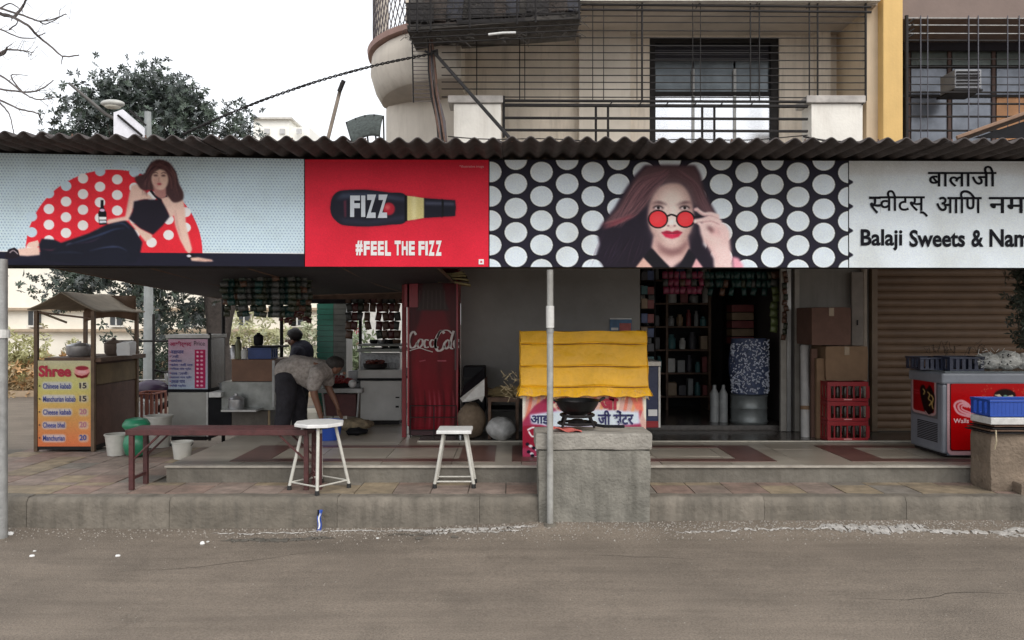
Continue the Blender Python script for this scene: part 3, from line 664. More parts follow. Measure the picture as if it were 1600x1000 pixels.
# shutter
for a_ in (3.905,7.6): bpart('shutter_rail',MB().box(a_,a_+.06,8.33,8.40,.41,3.0),mat('shutter_rail',(.16,.11,.07),.6,.2))
SHM=mat('shutter_paint',(.155,.094,.056),.55,.16,4,.08,40,stain=.4,stcol=(.14,.085,.05))
sl=MB(); n=7; prof=[]
for k in range(n+1):
    t=k/n; prof.append((-.016*math.sin(math.pi*t)**.8 if 0<t<1 else 0,t*.080))
vs=[];
for (dy,dz) in prof: vs+=[(-1.82,dy,dz),(1.82,dy,dz)]
fs=[(2*k,2*k+1,2*k+3,2*k+2) for k in range(n)]; k0=len(vs)
vs+=[(-1.82,.006,0),(1.82,.006,0),(-1.82,.006,.080),(1.82,.006,.080)]; fs+=[(k0+1,k0,k0+2,k0+3)]
sl.add(vs,fs)
for k in range(26):
    if k==0:
        o0=bpart('shutter_slat',MB(),SHM); me=o0.data
        me.from_pydata(sl.v,[],sl.f); me.shade_smooth(); o=o0; 
    else: o=o0.copy(); COL.objects.link(o)
    o.location=(5.78-1.5,8.41-9.2,.43+k*.0835)
bpart('shutter_bottom_bar',MB().box(3.96,7.6,8.385,8.42,.41,.435),mat('shutter_rail',(.16,.11,.07)))
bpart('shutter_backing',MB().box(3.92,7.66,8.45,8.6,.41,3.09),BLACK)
# white vertical strips beside the door
for px0,px1,y0,mt_ in ((1228,1234,8.385,STEEL),(1240,1247,8.38,mat('door_jamb',(.30,.28,.25),.6,.2)),(1218,1227,8.39,mat('door_jamb',(.30,.28,.25)))):
    bpart('door_jamb',MB().box(X(px0,y0),X(px1,y0),y0-.04,y0+.0,.41,2.6),mt_)
# upper floor: facade with window opening
wx0,wx1,wz1,wz0=X(1015,WY),X(1218,WY),Z(58,WY),3.35
bpart('facade',MB().box(-.78,wx0,WY,WY+.22,3.0,7.0).box(wx1,4.24,WY,WY+.22,3.0,7.0).box(wx0,wx1,WY,WY+.22,wz1,7.0).box(wx0,wx1,WY,WY+.22,3.0,wz0),CREAM)
bpart('pilaster',MB().box(X(905,9.05),X(985,9.05),9.05,WY-.002,3.2,5.035),mat('pale_cream_plaster',(.66,.60,.52),.85,.08,3,.1,30,stain=.25,stcol=(.4,.34,.28),streak=True))
bpart('pilaster',MB().box(X(1280,9.05),X(1298,9.05),9.05,WY-.002,3.2,5.035),CREAM)
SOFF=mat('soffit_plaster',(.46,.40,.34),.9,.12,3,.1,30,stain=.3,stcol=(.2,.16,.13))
bpart('balcony_floor',MB().box(-.75,4.0,GY-.02,WY-.002,3.18,3.32),CREAML)
bpart('upper_slab',MB().box(X(905,GY),X(1372,GY),GY-.06,WY-.002,5.045,5.20),CREAML,bevel=.006)
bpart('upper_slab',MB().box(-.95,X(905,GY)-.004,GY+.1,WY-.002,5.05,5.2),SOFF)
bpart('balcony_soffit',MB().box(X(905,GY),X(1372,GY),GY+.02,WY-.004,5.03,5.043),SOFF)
for (a,b,nm) in ((703,785,1),(1262,1350,2)):
    bpart('parapet_pier',MB().box(X(a+6,GY),X(b-2,GY),GY,GY+.28,3.0,Z(162,GY)),CREAML,bevel=.004)
    bpart('pier_cap',MB().box(X(a-3,GY),X(b+1,GY),GY-.03,GY+.31,Z(161.5,GY),Z(150,GY)),mat('weathered_cap',(.46,.43,.40),.9,.2,9,.2,30,stain=.6,stcol=(.16,.15,.14)),bevel=.008)
# window
wf=bpart('window',MB().box(wx0,wx0+.07,WY+.03,WY+.12,wz0,wz1).box(wx1-.09,wx1,WY+.03,WY+.12,wz0,wz1).box(wx0+.07,wx1-.09,WY+.03,WY+.12,wz1-.06,wz1),IRON)
GLB=mat('frosted_film_glass',(.88,.90,.94),.18,.04,3,.0,10,metal=.85); GLD=mat('dark_window_glass',(.10,.115,.125),.12,.25,5,.03,6,metal=.55)
zs=Z(145,WY)
cols=[1022,1083,1148,1205]
for k in range(3):
    xa,xb=X(cols[k],WY+.08)+.012,X(cols[k+1],WY+.08)-.012
    o=part(wf,'pane',MB().box(xa,xb,WY+.07,WY+.078,wz0,zs-.02),GLB)
    o=part(wf,'upper_pane',MB().box(xa,xb,WY+.09,WY+.098,zs+.03,Z(92,WY)),GLD)
for k in range(4): part(wf,'mullion',MB().box(X(cols[k],WY+.06)-.016,X(cols[k],WY+.06)+.016,WY+.05,WY+.1,wz0,zs+.3),GALV if k in(1,2) else IRON)
part(wf,'rail',MB().box(wx0+.07,wx1-.09,WY+.045,WY+.105,zs-.018,zs+.028),IRON)
part(wf,'blind',MB().box(wx0+.07,wx1-.09,WY+.115,WY+.12,Z(93,WY),wz1-.06),mat('dark_blind',(.022,.02,.028),.8))
for k in range(6): part(wf,'blind_slat',MB().box(wx0+.08,wx1-.1,WY+.10,WY+.113,Z(88,WY)+k*.05,Z(88,WY)+k*.05+.012),mat('blind_edge',(.07,.07,.08),.6))
bpart('room_behind',MB().box(wx0-.02,wx1+.02,WY+.23,WY+.3,wz0,wz1),BLACK)
# parapet rail and grille in front
def bar(p0,p1,r,m=IRON,name='grille_bar'): return bpart(name,MB().tube([p0,p1],r,5),m)
xl,xr=X(690,GY),X(1352,GY)
for py,r in ((157,.016),(164,.02),(184,.016),(203,.016)): bar((X(787,GY),GY,Z(py,GY)),(X(1262,GY),GY,Z(py+2,GY)),r,name='railing_bar')
bar((X(787,GY),GY,Z(215,GY)),(X(787,GY),GY,Z(150,GY)),.015,name='railing_bar')
for px in (931,950,1097,1116): bar((X(px,GY),GY,3.3),(X(px,GY),GY,Z(164,GY)),.014,name='railing_bar')
rb=random.Random(2)
for k in range(12):
    py=24+k*11.6; a=rb.uniform(-1,1)
    bar((xl if py>62 else X(905,GY),GY-.004,Z(py+a,GY)),(xr,GY-.004,Z(py+1.5+rb.uniform(-1,1),GY)),.0062)
for px,r in ((745,.006),(812,.006),(820,.005),(926,.005),(943,.005),(995,.005),(1003,.012),(1082,.005),(1094,.005),(1172,.008),(1186,.008),(1264,.008),(1277,.010),(1352,.013)):
    bar((X(px,GY),GY-.012,Z(6,GY)),(X(px,GY),GY-.012,Z(158,GY)),r)
for py,px0 in ((8,905),(16,905)): bar((X(px0,GY),GY-.02,Z(py,GY)),(X(1360,GY),GY-.02,Z(py+4,GY)),.013)
for px in (1000,1090,1180,1262,1350): bar((X(px-4,GY),GY-.035,Z(15,GY)),(X(px+6,GY),GY+.02,Z(1,GY)),.006,name='grille_hook')
for px in (952,998,1040,1084,1125,1172,1345): bar((X(px,GY),GY-.03,Z(165,GY)),(X(px+7,GY),GY,Z(157,GY)),.007,name='grille_hook')
bar((X(1352,GY),GY,Z(160,GY)),(X(1352,GY)-.02,WY,Z(170,WY)),.01)
# column and right bay
bpart('column',MB().box(X(1354,GY+.12),X(1386,GY+.12),GY+.12,WY+.2,2.95,7),mat('ochre_cream_plaster',(.60,.48,.34),.85,.08,3,.1,30,stain=.3,stcol=(.34,.25,.17),streak=True))
bpart('column',MB().box(X(1380,GY),X(1411,GY),GY,WY+.2,2.95,7),YEL,bevel=.01)
bx0=X(1413,GY); 
bpart('lower_band',MB().box(bx0,7.8,WY-.2,WY+.2,2.9,Z(232,WY)),CREAM)
bpart('bay_header',MB().box(bx0+.003,7.8,GY+.08,WY+.2,Z(25,GY),7),BROWNP)
bpart('bay_recess',MB().box(bx0+.003,7.8,WY+.205,WY+.3,2.9,7),mat('dark_room',(.04,.04,.045),.9))
bpart('bay_shade',MB().box(bx0+.01,7.8,WY-.12,WY-.08,Z(84,WY),Z(20,WY)),mat('dark_blind',(.022,.02,.028)))
rw=bpart('bay_window',MB().box(bx0+.01,bx0+.07,WY-.06,WY+.0,3.0,Z(78,WY)),IRON)
cols=[1420,1484,1553,1622,1690]
PM=[mat('sea_green_glass',(.16,.19,.18),.2,.3,4,.05,8,metal=.35),mat('blue_grey_glass',(.19,.21,.25),.2,.3,4,.05,8,metal=.35)]
for k in range(4):
    for (ya,yb,mm) in ((68,104,0),(108,150,1),(153,222,1)):
        if k==2 and ya==153: m_=mat('orange_curtain',(.50,.26,.13),.8,.2,6,.1,30)
        elif k>=2 and ya==153: m_=mat('yellow_curtain',(.52,.38,.18),.8,.2,6,.1,30)
        else: m_=PM[mm]
        part(rw,'pane',MB().box(X(cols[k]+2,WY),X(cols[k+1]-2,WY),WY-.03,WY-.02,Z(yb,WY),Z(ya-(6 if ya==68 else 0),WY)),m_)
for c in cols: part(rw,'mullion',MB().box(X(c-2.5,WY-.05),X(c+2.5,WY-.05),WY-.05,WY-.005,3.0,Z(66,WY-.05)),mat('frame_brown',(.09,.05,.04),.6))
for py in (64,106,151.5): part(rw,'transom',MB().box(bx0+.07,7.6,WY-.055,WY-.0,Z(py+2,WY),Z(py-2,WY)),IRON)
RB=X(1417,GY)
for k,py in enumerate([27,38,51,62,91,103,119,131,143,161,181,203]):
    r=.012 if py in (62,143,161,181,203) else .006
    bar((RB,GY+.02,Z(py,GY)),(7.7,GY+.02,Z(py+1.5,GY)),r,IRON if py>60 else GALV)
for px,r in ((1417,.02),(1439,.006),(1450,.005),(1514,.007),(1529,.006),(1575,.005),(1593,.006)): bar((X(px,GY),GY+.005,Z(24,GY)),(X(px,GY),GY+.005,Z(216,GY)),r,IRON if px in(1417,) else mat('bluish_iron',(.07,.07,.09),.5))
for k in range(4): bar((X(1417,GY),GY+.0,Z(38+k*7,GY)),(X(1428,GY),GY,Z(29+k*8,GY)),.008)
ac=thing('air_conditioner_box','grey air conditioner box on the caged right balcony','air conditioner',(X(1512,8.7),8.7,Z(140,8.7)))
part(ac,'casing',MB().pbox(1492,1534,108,138,8.6,8.9),mat('ac_grey',(.30,.31,.33),.5),bevel=.01); 
for k in range(5): part(ac,'louvre',MB().pbox(1495,1531,111+k*5,113+k*5,8.585,8.598),IRON)
part(ac,'bracket',MB().pbox(1490,1536,139,141.5,8.55,8.9),IRON)
# chajja strip lower right: slanted tin awning rising to the right
aw=thing('tin_awning','rusty brown tin awning rising to the right edge above the roof','awning',(X(1560,7.6),7.6,Z(215,7.6)))
part(aw,'awning_sheet',MB().add([P(1495,217,7.6),P(1720,137,7.6),P(1720,150,8.2)+Vector((0,0,.05)),P(1495,222,8.2)],[(0,1,2,3)]),RUST,solid=.02)
part(aw,'edge_angle',MB().tube([P(1495,215,7.58),P(1720,135,7.58)],.02,5),mat('rust_light',(.24,.15,.10),.8,.3))
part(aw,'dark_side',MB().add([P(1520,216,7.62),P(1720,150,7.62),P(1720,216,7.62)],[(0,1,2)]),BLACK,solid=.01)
# loose service cables sagging along the top of the roof
for (pa,pb,yy,sg,nm_) in ((1255,1620,7.9,.10,'thicker'),(700,1262,8.0,.05,'thinner')):
    c0=P(pa,214,yy); t=thing('service_cable',nm_+' black cable sagging just above the roof sheets, '+('right part' if nm_=='thicker' else 'middle part'),'cable',c0)
    part(t,'cable',MB().tube([P(pa+(pb-pa)*k/24,213+2*math.sin(k*.7),yy)+Vector((0,0,-sg*math.sin(math.pi*k/24))) for k in range(25)],.010 if nm_=='thicker' else .006,5),IRON,smooth=True)
# rounded balcony
cx,cy=-.45,9.62
RAILM=mat('rail_red_brown',(.36,.225,.19),.7,.15,6,.1,40)
CW=mat('balcony_cream',(.62,.56,.48),.85,.10,3,.1,30,stain=.35,stcol=(.34,.29,.24),streak=True)
rbp=bpart('rounded_parapet',MB().lathe((cx,cy,0),[(1.24,4.84),(1.285,4.80),(1.30,4.62),(1.24,4.42),(1.17,4.30),(1.10,4.28)],40,R(178),R(263)),CW,smooth=True)
part(rbp,'coping',MB().lathe((cx,cy,0),[(1.22,4.84),(1.33,4.84),(1.34,4.90),(1.22,4.91),(1.22,4.84)],40,R(178),R(263)),RAILM,smooth=True)
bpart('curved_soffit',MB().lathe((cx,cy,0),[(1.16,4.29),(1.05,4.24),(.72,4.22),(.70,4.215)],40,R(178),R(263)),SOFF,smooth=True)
bpart('rounded_wall',MB().lathe((cx+.12,cy+.05,0),[(1.25,4.25),(1.25,2.9)],40,R(178),R(270),1,.55),CW,smooth=True)
bpart('parapet_return',MB().add([(-.61,8.36,4.84),(-.56,8.36,4.84),(-.56,9.19,4.84),(-.61,9.19,4.84),(-.61,8.44,4.28),(-.56,8.44,4.28),(-.56,9.19,4.28),(-.61,9.19,4.28)],[(0,1,2,3),(4,7,6,5),(0,4,5,1),(1,5,6,2),(2,6,7,3),(3,7,4,0)]),CW)
bpart('inner_wall',MB().box(-1.35,-.79,9.75,9.9,2.9,7),CREAM)
bpart('upper_wall',MB().box(-1.74,-1.70,9.62,10.6,4.9,7.0),CREAM)
# lattice screen above the curve
LM=mat('lattice_iron',(.10,.085,.09),.6)
lat=MB()
for k in range(26):
    a0=178+k*3.6
    for sgn in (1,-1):
        pts=[(cx+1.27*math.cos(R(a0+sgn*t*22)),cy+1.27*math.sin(R(a0+sgn*t*22)),4.9+1.2*t) for t in (0,.25,.5,.75,1)]
        if all(R(175)<R(a0+sgn*t*22)<R(285) for t in (0,1)): bpart('lattice_strip',MB().tube(pts,.008,4),LM)
# caged upper corner balcony, seen from below, with boards stored in it
cg=thing('caged_balcony_store','dark iron cage of stored boards hanging over the corner balcony','balcony cage',(-.2,8.0,4.5))
rc=random.Random(8)
DK=[mat('store_dark',(.030,.027,.028),.8,.5,8,.3,40),mat('store_grey',(.075,.068,.062),.85,.5,8,.3,40),mat('store_blue',(.030,.031,.042),.7,.5,8,.2,40),mat('store_brown',(.055,.042,.036),.8,.5,8,.3,40)]
def cz(px,Y): return Z(47-(px-635)*.075,Y)    # lower line of the cage rises to the right
for k in range(13):
    a=632+rc.random()*60 if k%2 else 700+rc.random()*60; b=906-rc.random()*30 if k%3 else 820
    Yk=7.8+.055*k; z=cz(a,Yk)+.02+.03*rc.random(); z2=cz(b,Yk)+.02
    mb=MB().add([(X(a,Yk),Yk,z),(X(b,Yk),Yk,z2),(X(b,Yk),Yk+.12,z2+.01),(X(a,Yk),Yk+.12,z+.012)],[(0,1,2,3)])
    part(cg,'stored_board',mb,DK[k%4],solid=.03)
for k in range(11):
    a=656+k*23+rc.random()*6; h=rc.uniform(.18,.42); Yk=7.98+.03*(k%4)
    part(cg,'stored_bundle',MB().obox((X(a,Yk),Yk,cz(a,Yk)+.06+h/2),(.19+.1*rc.random(),.08,h),Matrix.Rotation(rc.uniform(-.15,.15),3,'Y')),DK[(k*3)%4],bevel=.01)
part(cg,'cage_floor_sheet',MB().add([(X(636,7.75),7.75,cz(636,7.75)),(X(908,7.75),7.75,cz(908,7.75)),(X(908,7.75)+.0,8.55,cz(908,7.75)+.06),(X(636,7.75),8.55,cz(636,7.75)+.06)],[(0,1,2,3)]),DK[1],solid=.01)
for py in range(-22,70,9): part(cg,'cage_bar',MB().tube([P(632+max(0,py)*.15,py,7.72),P(908,py-12 if py>30 else py-3,7.72)],.0065,5),IRON)
for px in (640,652,673,734,808,837,905): part(cg,'cage_post',MB().tube([(X(px,7.71),7.71,cz(px,7.7)-.02),(X(px,7.71),7.71,5.3)],.010,5),IRON)
part(cg,'white_pipe',MB().tube([P(763,54,7.66),P(785,51.5,7.66),P(806,51,7.66)],.012,8),WHITEP)
part(cg,'back_sheet',MB().add([(X(640,8.25),8.25,4.62),(X(905,8.25),8.25,4.78),(X(905,8.25),8.25,5.6),(X(640,8.25),8.25,5.6)],[(0,1,2,3)]),DK[1],solid=.01)
nm=MB()
for k in range(520): # tangled netting
    a=P(rc.uniform(634,905),rc.uniform(-10,62),7.80+rc.random()*.1); b=a+Vector((rc.uniform(-.12,.12),rc.uniform(-.02,.02),rc.uniform(-.09,.09)))
    nm.tube([a,(a+b)/2+Vector((0,-.01,.012)),b],.003,3,False)
part(cg,'netting',nm,DK[1],kind='stuff')
# cable bundle hanging from the corner
cb=thing('cable_bundle','bundle of dark cables hanging down from the cage corner to the roof','cables',(X(684,8.1),8.1,3.2))
for k in range(9):
    o_=rc.uniform(-9,9); pts=[P(672+o_*.5,62,8.05),P(674+o_*.7+rc.uniform(-2,2),110,8.05),P(678+o_*.9,150,8.05),P(686+o_+rc.uniform(-2,2),190,8.05),P(690+o_,222,8.05)]
    part(cb,'cable',MB().tube(pts,rc.uniform(.008,.016),6),[IRON,RUST,LM][k%3],smooth=True)
part(cb,'tie_wire',MB().tube([P(664,80,8.0),P(672,84,7.98),P(684,79,8.0)],.012,6),IRON)
nb=MB()
for py in range(74,160,6): part(cb,'spreader_bar',MB().tube([P(645,py,8.12),P(676,py,8.12)],.004,4),LM)
part(cb,'side_rod',MB().tube([P(644,60,8.12),P(646,160,8.12)],.008,5),IRON)
# stay rods over the roof
st=thing('stay_rod','thick dark stay rod sloping from the cage corner down right to the roof','rod',P(740,150,7.0)); part(st,'rod',MB().tube([P(680,84,7.9),P(802,222,6.9)],.017,8),IRON); part(st,'hook',MB().tube([P(676,80,7.92),P(683,78,7.9),P(684,88,7.9)],.012,6),IRON)
st=thing('stay_cable','long twisted cable sloping left from the cage corner across the sky','cable',P(480,150,7.0)); 
for ph in (0,math.pi):
    part(st,'strand',MB().tube([P(676-390*t,84+66*t+60*t*t,7.9-.6*t)+Vector((0,.012*math.cos(ph+t*150),.010*math.sin(ph+t*150))) for t in [k/90 for k in range(91)]],.0075,5),IRON)
pl=thing('leaning_pole','pale weathered pole leaning against the stay cable','pole',P(512,218,7.2)); part(pl,'pole',MB().tube([P(511,222,7.2),P(534,130,7.25)],.018,7),WOODB); part(pl,'cross_stub',MB().tube([P(530,143,7.2),P(537,126,7.2)],.022,6),IRON)
# ---------------------------------------------------------------- concrete block, cart, stools, bench
def noisebox(x0,x1,y0,y1,z0,z1,amp,seed,taper=0,n=14,sk=0):
    "a cast block: subdivided faces with rounded, worn edges"
    from mathutils import noise
    bm=bmesh.new(); bmesh.ops.create_cube(bm,size=2); bmesh.ops.subdivide_edges(bm,edges=bm.edges[:],cuts=n,use_grid_fill=True)
    m=MB()
    for v in bm.verts:
        p=Vector([max(-1,min(1,c)) for c in v.co]); q=p.copy()
        r=.985; e=sum(1 for c in p if abs(c)>.99)
        if e>=2: q=q*(1-.012*(e-1))
        w=Vector((x0+(x1-x0)*(q.x+1)/2,y0+(y1-y0)*(q.y+1)/2,z0+(z1-z0)*(q.z+1)/2))
        w.x+=(q.x)*taper*(1-(q.z+1)/2)
        w+=noise.noise_vector((w+Vector((seed,0,0)))*5)*amp+noise.noise_vector((w+Vector((0,seed,0)))*22)*amp*.35
        m.v.append(tuple(w))
    m.f=[tuple(v.index for v in f.verts) for f in bm.faces]; bm.free(); return m
cbk=thing('concrete_block','big rough concrete block with a lipped top, behind the slim post','concrete block',(.72,5.93,.03))
part(cbk,'body',noisebox(X(840,5.905),X(1018,5.905),5.905,6.28,.0,Z(703,5.93),.007,3,-.01),CONCB,smooth=True)
part(cbk,'lip',noisebox(X(836,5.9),X(1020,5.9),5.898,6.30,Z(702.5,5.92)+.004,Z(677,5.92),.005,9,0,10),mat('lip_concrete',(.33,.31,.275),.92,.2,8,.6,38,stain=.5,stcol=(.16,.15,.13)),smooth=True)
# cloth and handle on the block
m=MB(); m.grid(lambda u,v:(X(864+45*u,5.95),5.95+.10*v+.02*math.sin(u*5),Z(677,5.92)+.028+.012*math.sin(u*9+v*3)-.02*u),14,5)
single('red_cloth',m,mat('red_cloth',(.50,.12,.10),.85,.2,12,.3,60),'crumpled red cloth strip lying on top of the concrete block','cloth',solid=.008)
# wok on stand
wc=(X(902,6.12),6.12,0)
wk=thing('wok','large black wok on a low iron burner behind the block','wok',(wc[0],wc[1],.78))
zr=Z(625,6.12); prof=[(r_*.80,zr+(z_-zr)*.80) for r_,z_ in [(.03,zr-.155),(.11,zr-.14),(.17,zr-.10),(.205,zr-.04),(.222,zr),(.229,zr+.002),(.214,zr-.005),(.19,zr-.05),(.15,zr-.10),(.09,zr-.13),(.01,zr-.142)]]
part(wk,'bowl',MB().lathe((wc[0],wc[1],0),prof,28),mat('seasoned_iron',(.012,.012,.013),.4,.4,9,.15,40,metal=.5),smooth=True)
for s in (-1,1): part(wk,'handle',MB().tube([(wc[0]+s*.17,wc[1]-.04,zr-.01),(wc[0]+s*.215,wc[1]-.03,zr+.02),(wc[0]+s*.215,wc[1]+.03,zr+.02),(wc[0]+s*.17,wc[1]+.04,zr-.01)],.008,6),IRON,smooth=True)
bn=thing('gas_burner','black iron burner ring holding the wok above the block','stove',(wc[0],wc[1],.775))
part(bn,'ring',MB().tube([(wc[0]+.13*math.cos(t),wc[1]+.13*math.sin(t),zr-.118) for t in [R(15*k) for k in range(25)]],.012,6),IRON)
part(bn,'lower_ring',MB().tube([(wc[0]+.15*math.cos(t),wc[1]+.12*math.sin(t),.80) for t in [R(15*k) for k in range(25)]],.011,6),IRON)
for k in range(4):
    a=R(45+90*k); part(bn,'leg',MB().tube([(wc[0]+.13*math.cos(a),wc[1]+.13*math.sin(a),zr-.115),(wc[0]+.18*math.cos(a),wc[1]+.13*math.sin(a),.775)],.010,6),IRON)
part(bn,'burner_head',MB().lathe((wc[0],wc[1],.78),[(.07,0),(.075,.03),(.04,.05),(0,.05)],16),IRON); part(bn,'gas_pipe',MB().tube([(wc[0]+.05,wc[1]-.02,.80),(wc[0]+.2,wc[1]-.12,.79),(wc[0]+.36,wc[1]-.10,.785)],.012,6),BLACK)
# food cart with printed banner and yellow tarp
CYF=6.88
ct=thing('food_cart','snack cart covered by a yellow tarpaulin with pink lettered banner','food cart',(.64,7.2,.39))
x0,x1=X(816,CYF),X(1010,CYF); zt=Z(618,CYF)
part(ct,'body',MB().box(x0+.01,x1-.01,CYF+.02,CYF+.62,.44,zt-.03),mat('cart_body',(.20,.20,.20),.6))
part(ct,'counter_top',MB().box(x0-.02,x1+.02,CYF-.0,CYF+.66,zt-.028,zt),STEEL,bevel=.004)
for a in (x0+.04,x1-.04):
    for b in (CYF+.06,CYF+.58): part(ct,'leg',MB().box(a-.02,a+.02,b-.02,b+.02,.392,.44),IRON)
cv=Canvas(816,618,1010,714,(.80,.66,.62),4)
for k in range(16):
    x=818+k*12.5; cv.stroke([(x,618),(x-4,640),(x-10,660)],5,[(.90,.80,.72),(.82,.50,.42),(.86,.62,.45),(.75,.35,.38)][k%4],.9)
cv.poly([(816,660),(835,634),(852,622),(868,640),(880,655),(940,652),(985,648),(1000,660),(1010,690),(1010,714),(816,714)],(.62,.20,.34),.9,1)
cv.poly([(828,648),(870,642),(940,640),(998,644),(1000,662),(940,668),(870,668),(830,662)],(.80,.84,.92),1,1.5)
cv.poly([(816,666),(845,664),(870,672),(860,690),(830,700),(816,700)],(.58,.12,.22),.9,1); cv.stroke([(824,672),(834,668),(842,676),(832,682),(826,674)],2.4,(.92,.88,.9)); cv.stroke([(850,668),(880,674),(900,682)],3,(.85,.35,.38))
for (a,b) in ((824,694),(834,700),(826,706),(838,690),(846,698),(848,708),(832,712)): cv.ell(a,b,3,2.6,(.10,.10,.16)); cv.ell(a+5,b+3,3,2,(.85,.86,.9))
cv.poly([(985,620),(1003,620),(1008,642),(994,640)],(.86,.50,.42),1,1); cv.poly([(1003,618),(1010,618),(1010,660),(1006,650)],(.88,.86,.80),1,1); cv.poly([(816,618),(822,618),(820,650),(816,655)],(.86,.84,.80),1,1)
PR2=vmat('vinyl_print',.45)
def bf(u,v): 
    return P(816+194*u,618+96*v,CYF-.006-.003*math.sin(u*14))
bo=printed(ct,'banner',cv,bf,PR2)
NV=mat('navy_ink',(.03,.03,.12),.5,.1,5,0,20); CR=mat('crimson_ink',(.40,.02,.05),.5,.1,5,0,20)
ptext('आई',829,858,645,664,CYF-.014,ct,NV,bold=.03); ptext('जी सेंटर',934,990,641,664,CYF-.014,ct,NV,bold=.03); ptext('श्री',862,892,620,642,CYF-.014,ct,CR,bold=.05); ptext('जी',938,966,616,640,CYF-.014,ct,CR,bold=.05)
YT=mat('yellow_tarpaulin',(.80,.42,.012),.5,.14,5,.35,30,stain=.3,stcol=(.45,.21,.025))
ttop,tbot=Z(517,CYF+.1),Z(619,CYF-.06)
def tarp(u,v):
    # v: 0 back edge of the top, up to 1 bottom hem; box sides wrap round
    x=x0-.015+(x1-x0+.03)*u
    if v<.18: t=v/.18; return (x,CYF+.5-.40*t,ttop-.01+.02*math.sin(u*9)*.5*(t))
    t=(v-.18)/.82; z=ttop-(ttop-tbot)*t
    y=CYF+.1-.15*t+.003*math.sin(u*23+t*5)+.005*math.sin(u*7-t*9)
    for c in (.20,.55,.86): y+=.012*math.exp(-((t-c-.006*math.sin(u*8))/.012)**2)
    if t>.87: f=(t-.87)/.13; y-=.03*f+.006*f*math.sin(u*60); x+=(u-.5)*.045*f; z+=.006*math.sin(u*41)*f
    from mathutils import noise
    w_=noise.noise_vector(Vector((x*3,z*5,1)))*.008+noise.noise_vector(Vector((x*9,z*17,4)))*.004
    return (x+w_.x*.4,y+w_.y,z+.004*math.sin(u*13)+w_.z*.5)
tp=MB().grid(tarp,110,90)
co_=part(ct,'tarpaulin',tp,YT,smooth=True,solid=.004)
for s,xx in ((0,x0-.015),(1,x1+.015)):
    def side(u,v,xx=xx,s=s):
        y=CYF+.10-.15*v*(1-u)+.5*u; return (xx+(.03*max(0,v-.87)/.13*(1 if s else -1))+.006*math.sin(v*14+u*5)*(1 if s else -1),y,ttop-(ttop-tbot)*v)
    part(ct,'tarpaulin_side',MB().grid(side,12,24),YT,smooth=True,solid=.004)
SEAM=mat('dark_seam',(.20,.07,.02),.7)
for c in (.20,.55,.86):
    part(ct,'fold_cord',MB().tube([(x0-.01+(x1-x0+.02)*k/40,tarp(k/40,.18+.82*(c+.012))[1]-.002,ttop-(ttop-tbot)*(c+.008+.006*math.sin(k/40*8))) for k in range(41)],.0045,5),SEAM)
fr=MB(); rr=random.Random(4)
for k in range(70):
    u=rr.random(); 
    if u<.22 or u>.0: 
        p=Vector(tarp(u,.96-.06*rr.random())); p.y-=.008; fr.tube([p,p+Vector((rr.uniform(-.02,.02),-.006,-.02)),p+Vector((rr.uniform(-.04,.04),0,-.045-.03*rr.random()))],.0022,3,False)
part(ct,'frayed_hem',fr,mat('frayed_thread',(.72,.45,.12),.8),kind='stuff')
st_=MB()
for k in range(46):
    p=Vector((x0-.04-rr.random()*.12,CYF+.0+rr.random()*.1,Z(585+rr.random()*38,CYF))); st_.tube([p,p+Vector((rr.uniform(-.06,.06),0,rr.uniform(-.05,.06)))],.002,3,False)
part(ct,'loose_threads',st_,mat('straw_thread',(.40,.33,.20),.8),kind='stuff')
# display case beside the cart (blue side, white rim)
dc=thing('display_cooler','low cooler with a dark blue side and white rim beside the tarp','cooler',(X(1022,7.5),7.5,.405))
part(dc,'cabinet',MB().pbox(985,1031,572,669,7.45,8.0),mat('navy_panel',(.02,.03,.09),.35),bevel=.01)
part(dc,'rim',MB().box(X(984,7.44),X(1033,7.44),7.44,8.02,Z(572,7.44),Z(565,7.44)),WHITEP,bevel=.005); part(dc,'edge_strip',MB().pbox(1029,1032,573,668,7.438,7.449),WHITEP)
part(dc,'price_card',MB().pbox(1013,1027,640,650,7.436,7.448),WHITE); part(dc,'base_strip',MB().pbox(1010,1029,658,668,7.436,7.447),REDP)
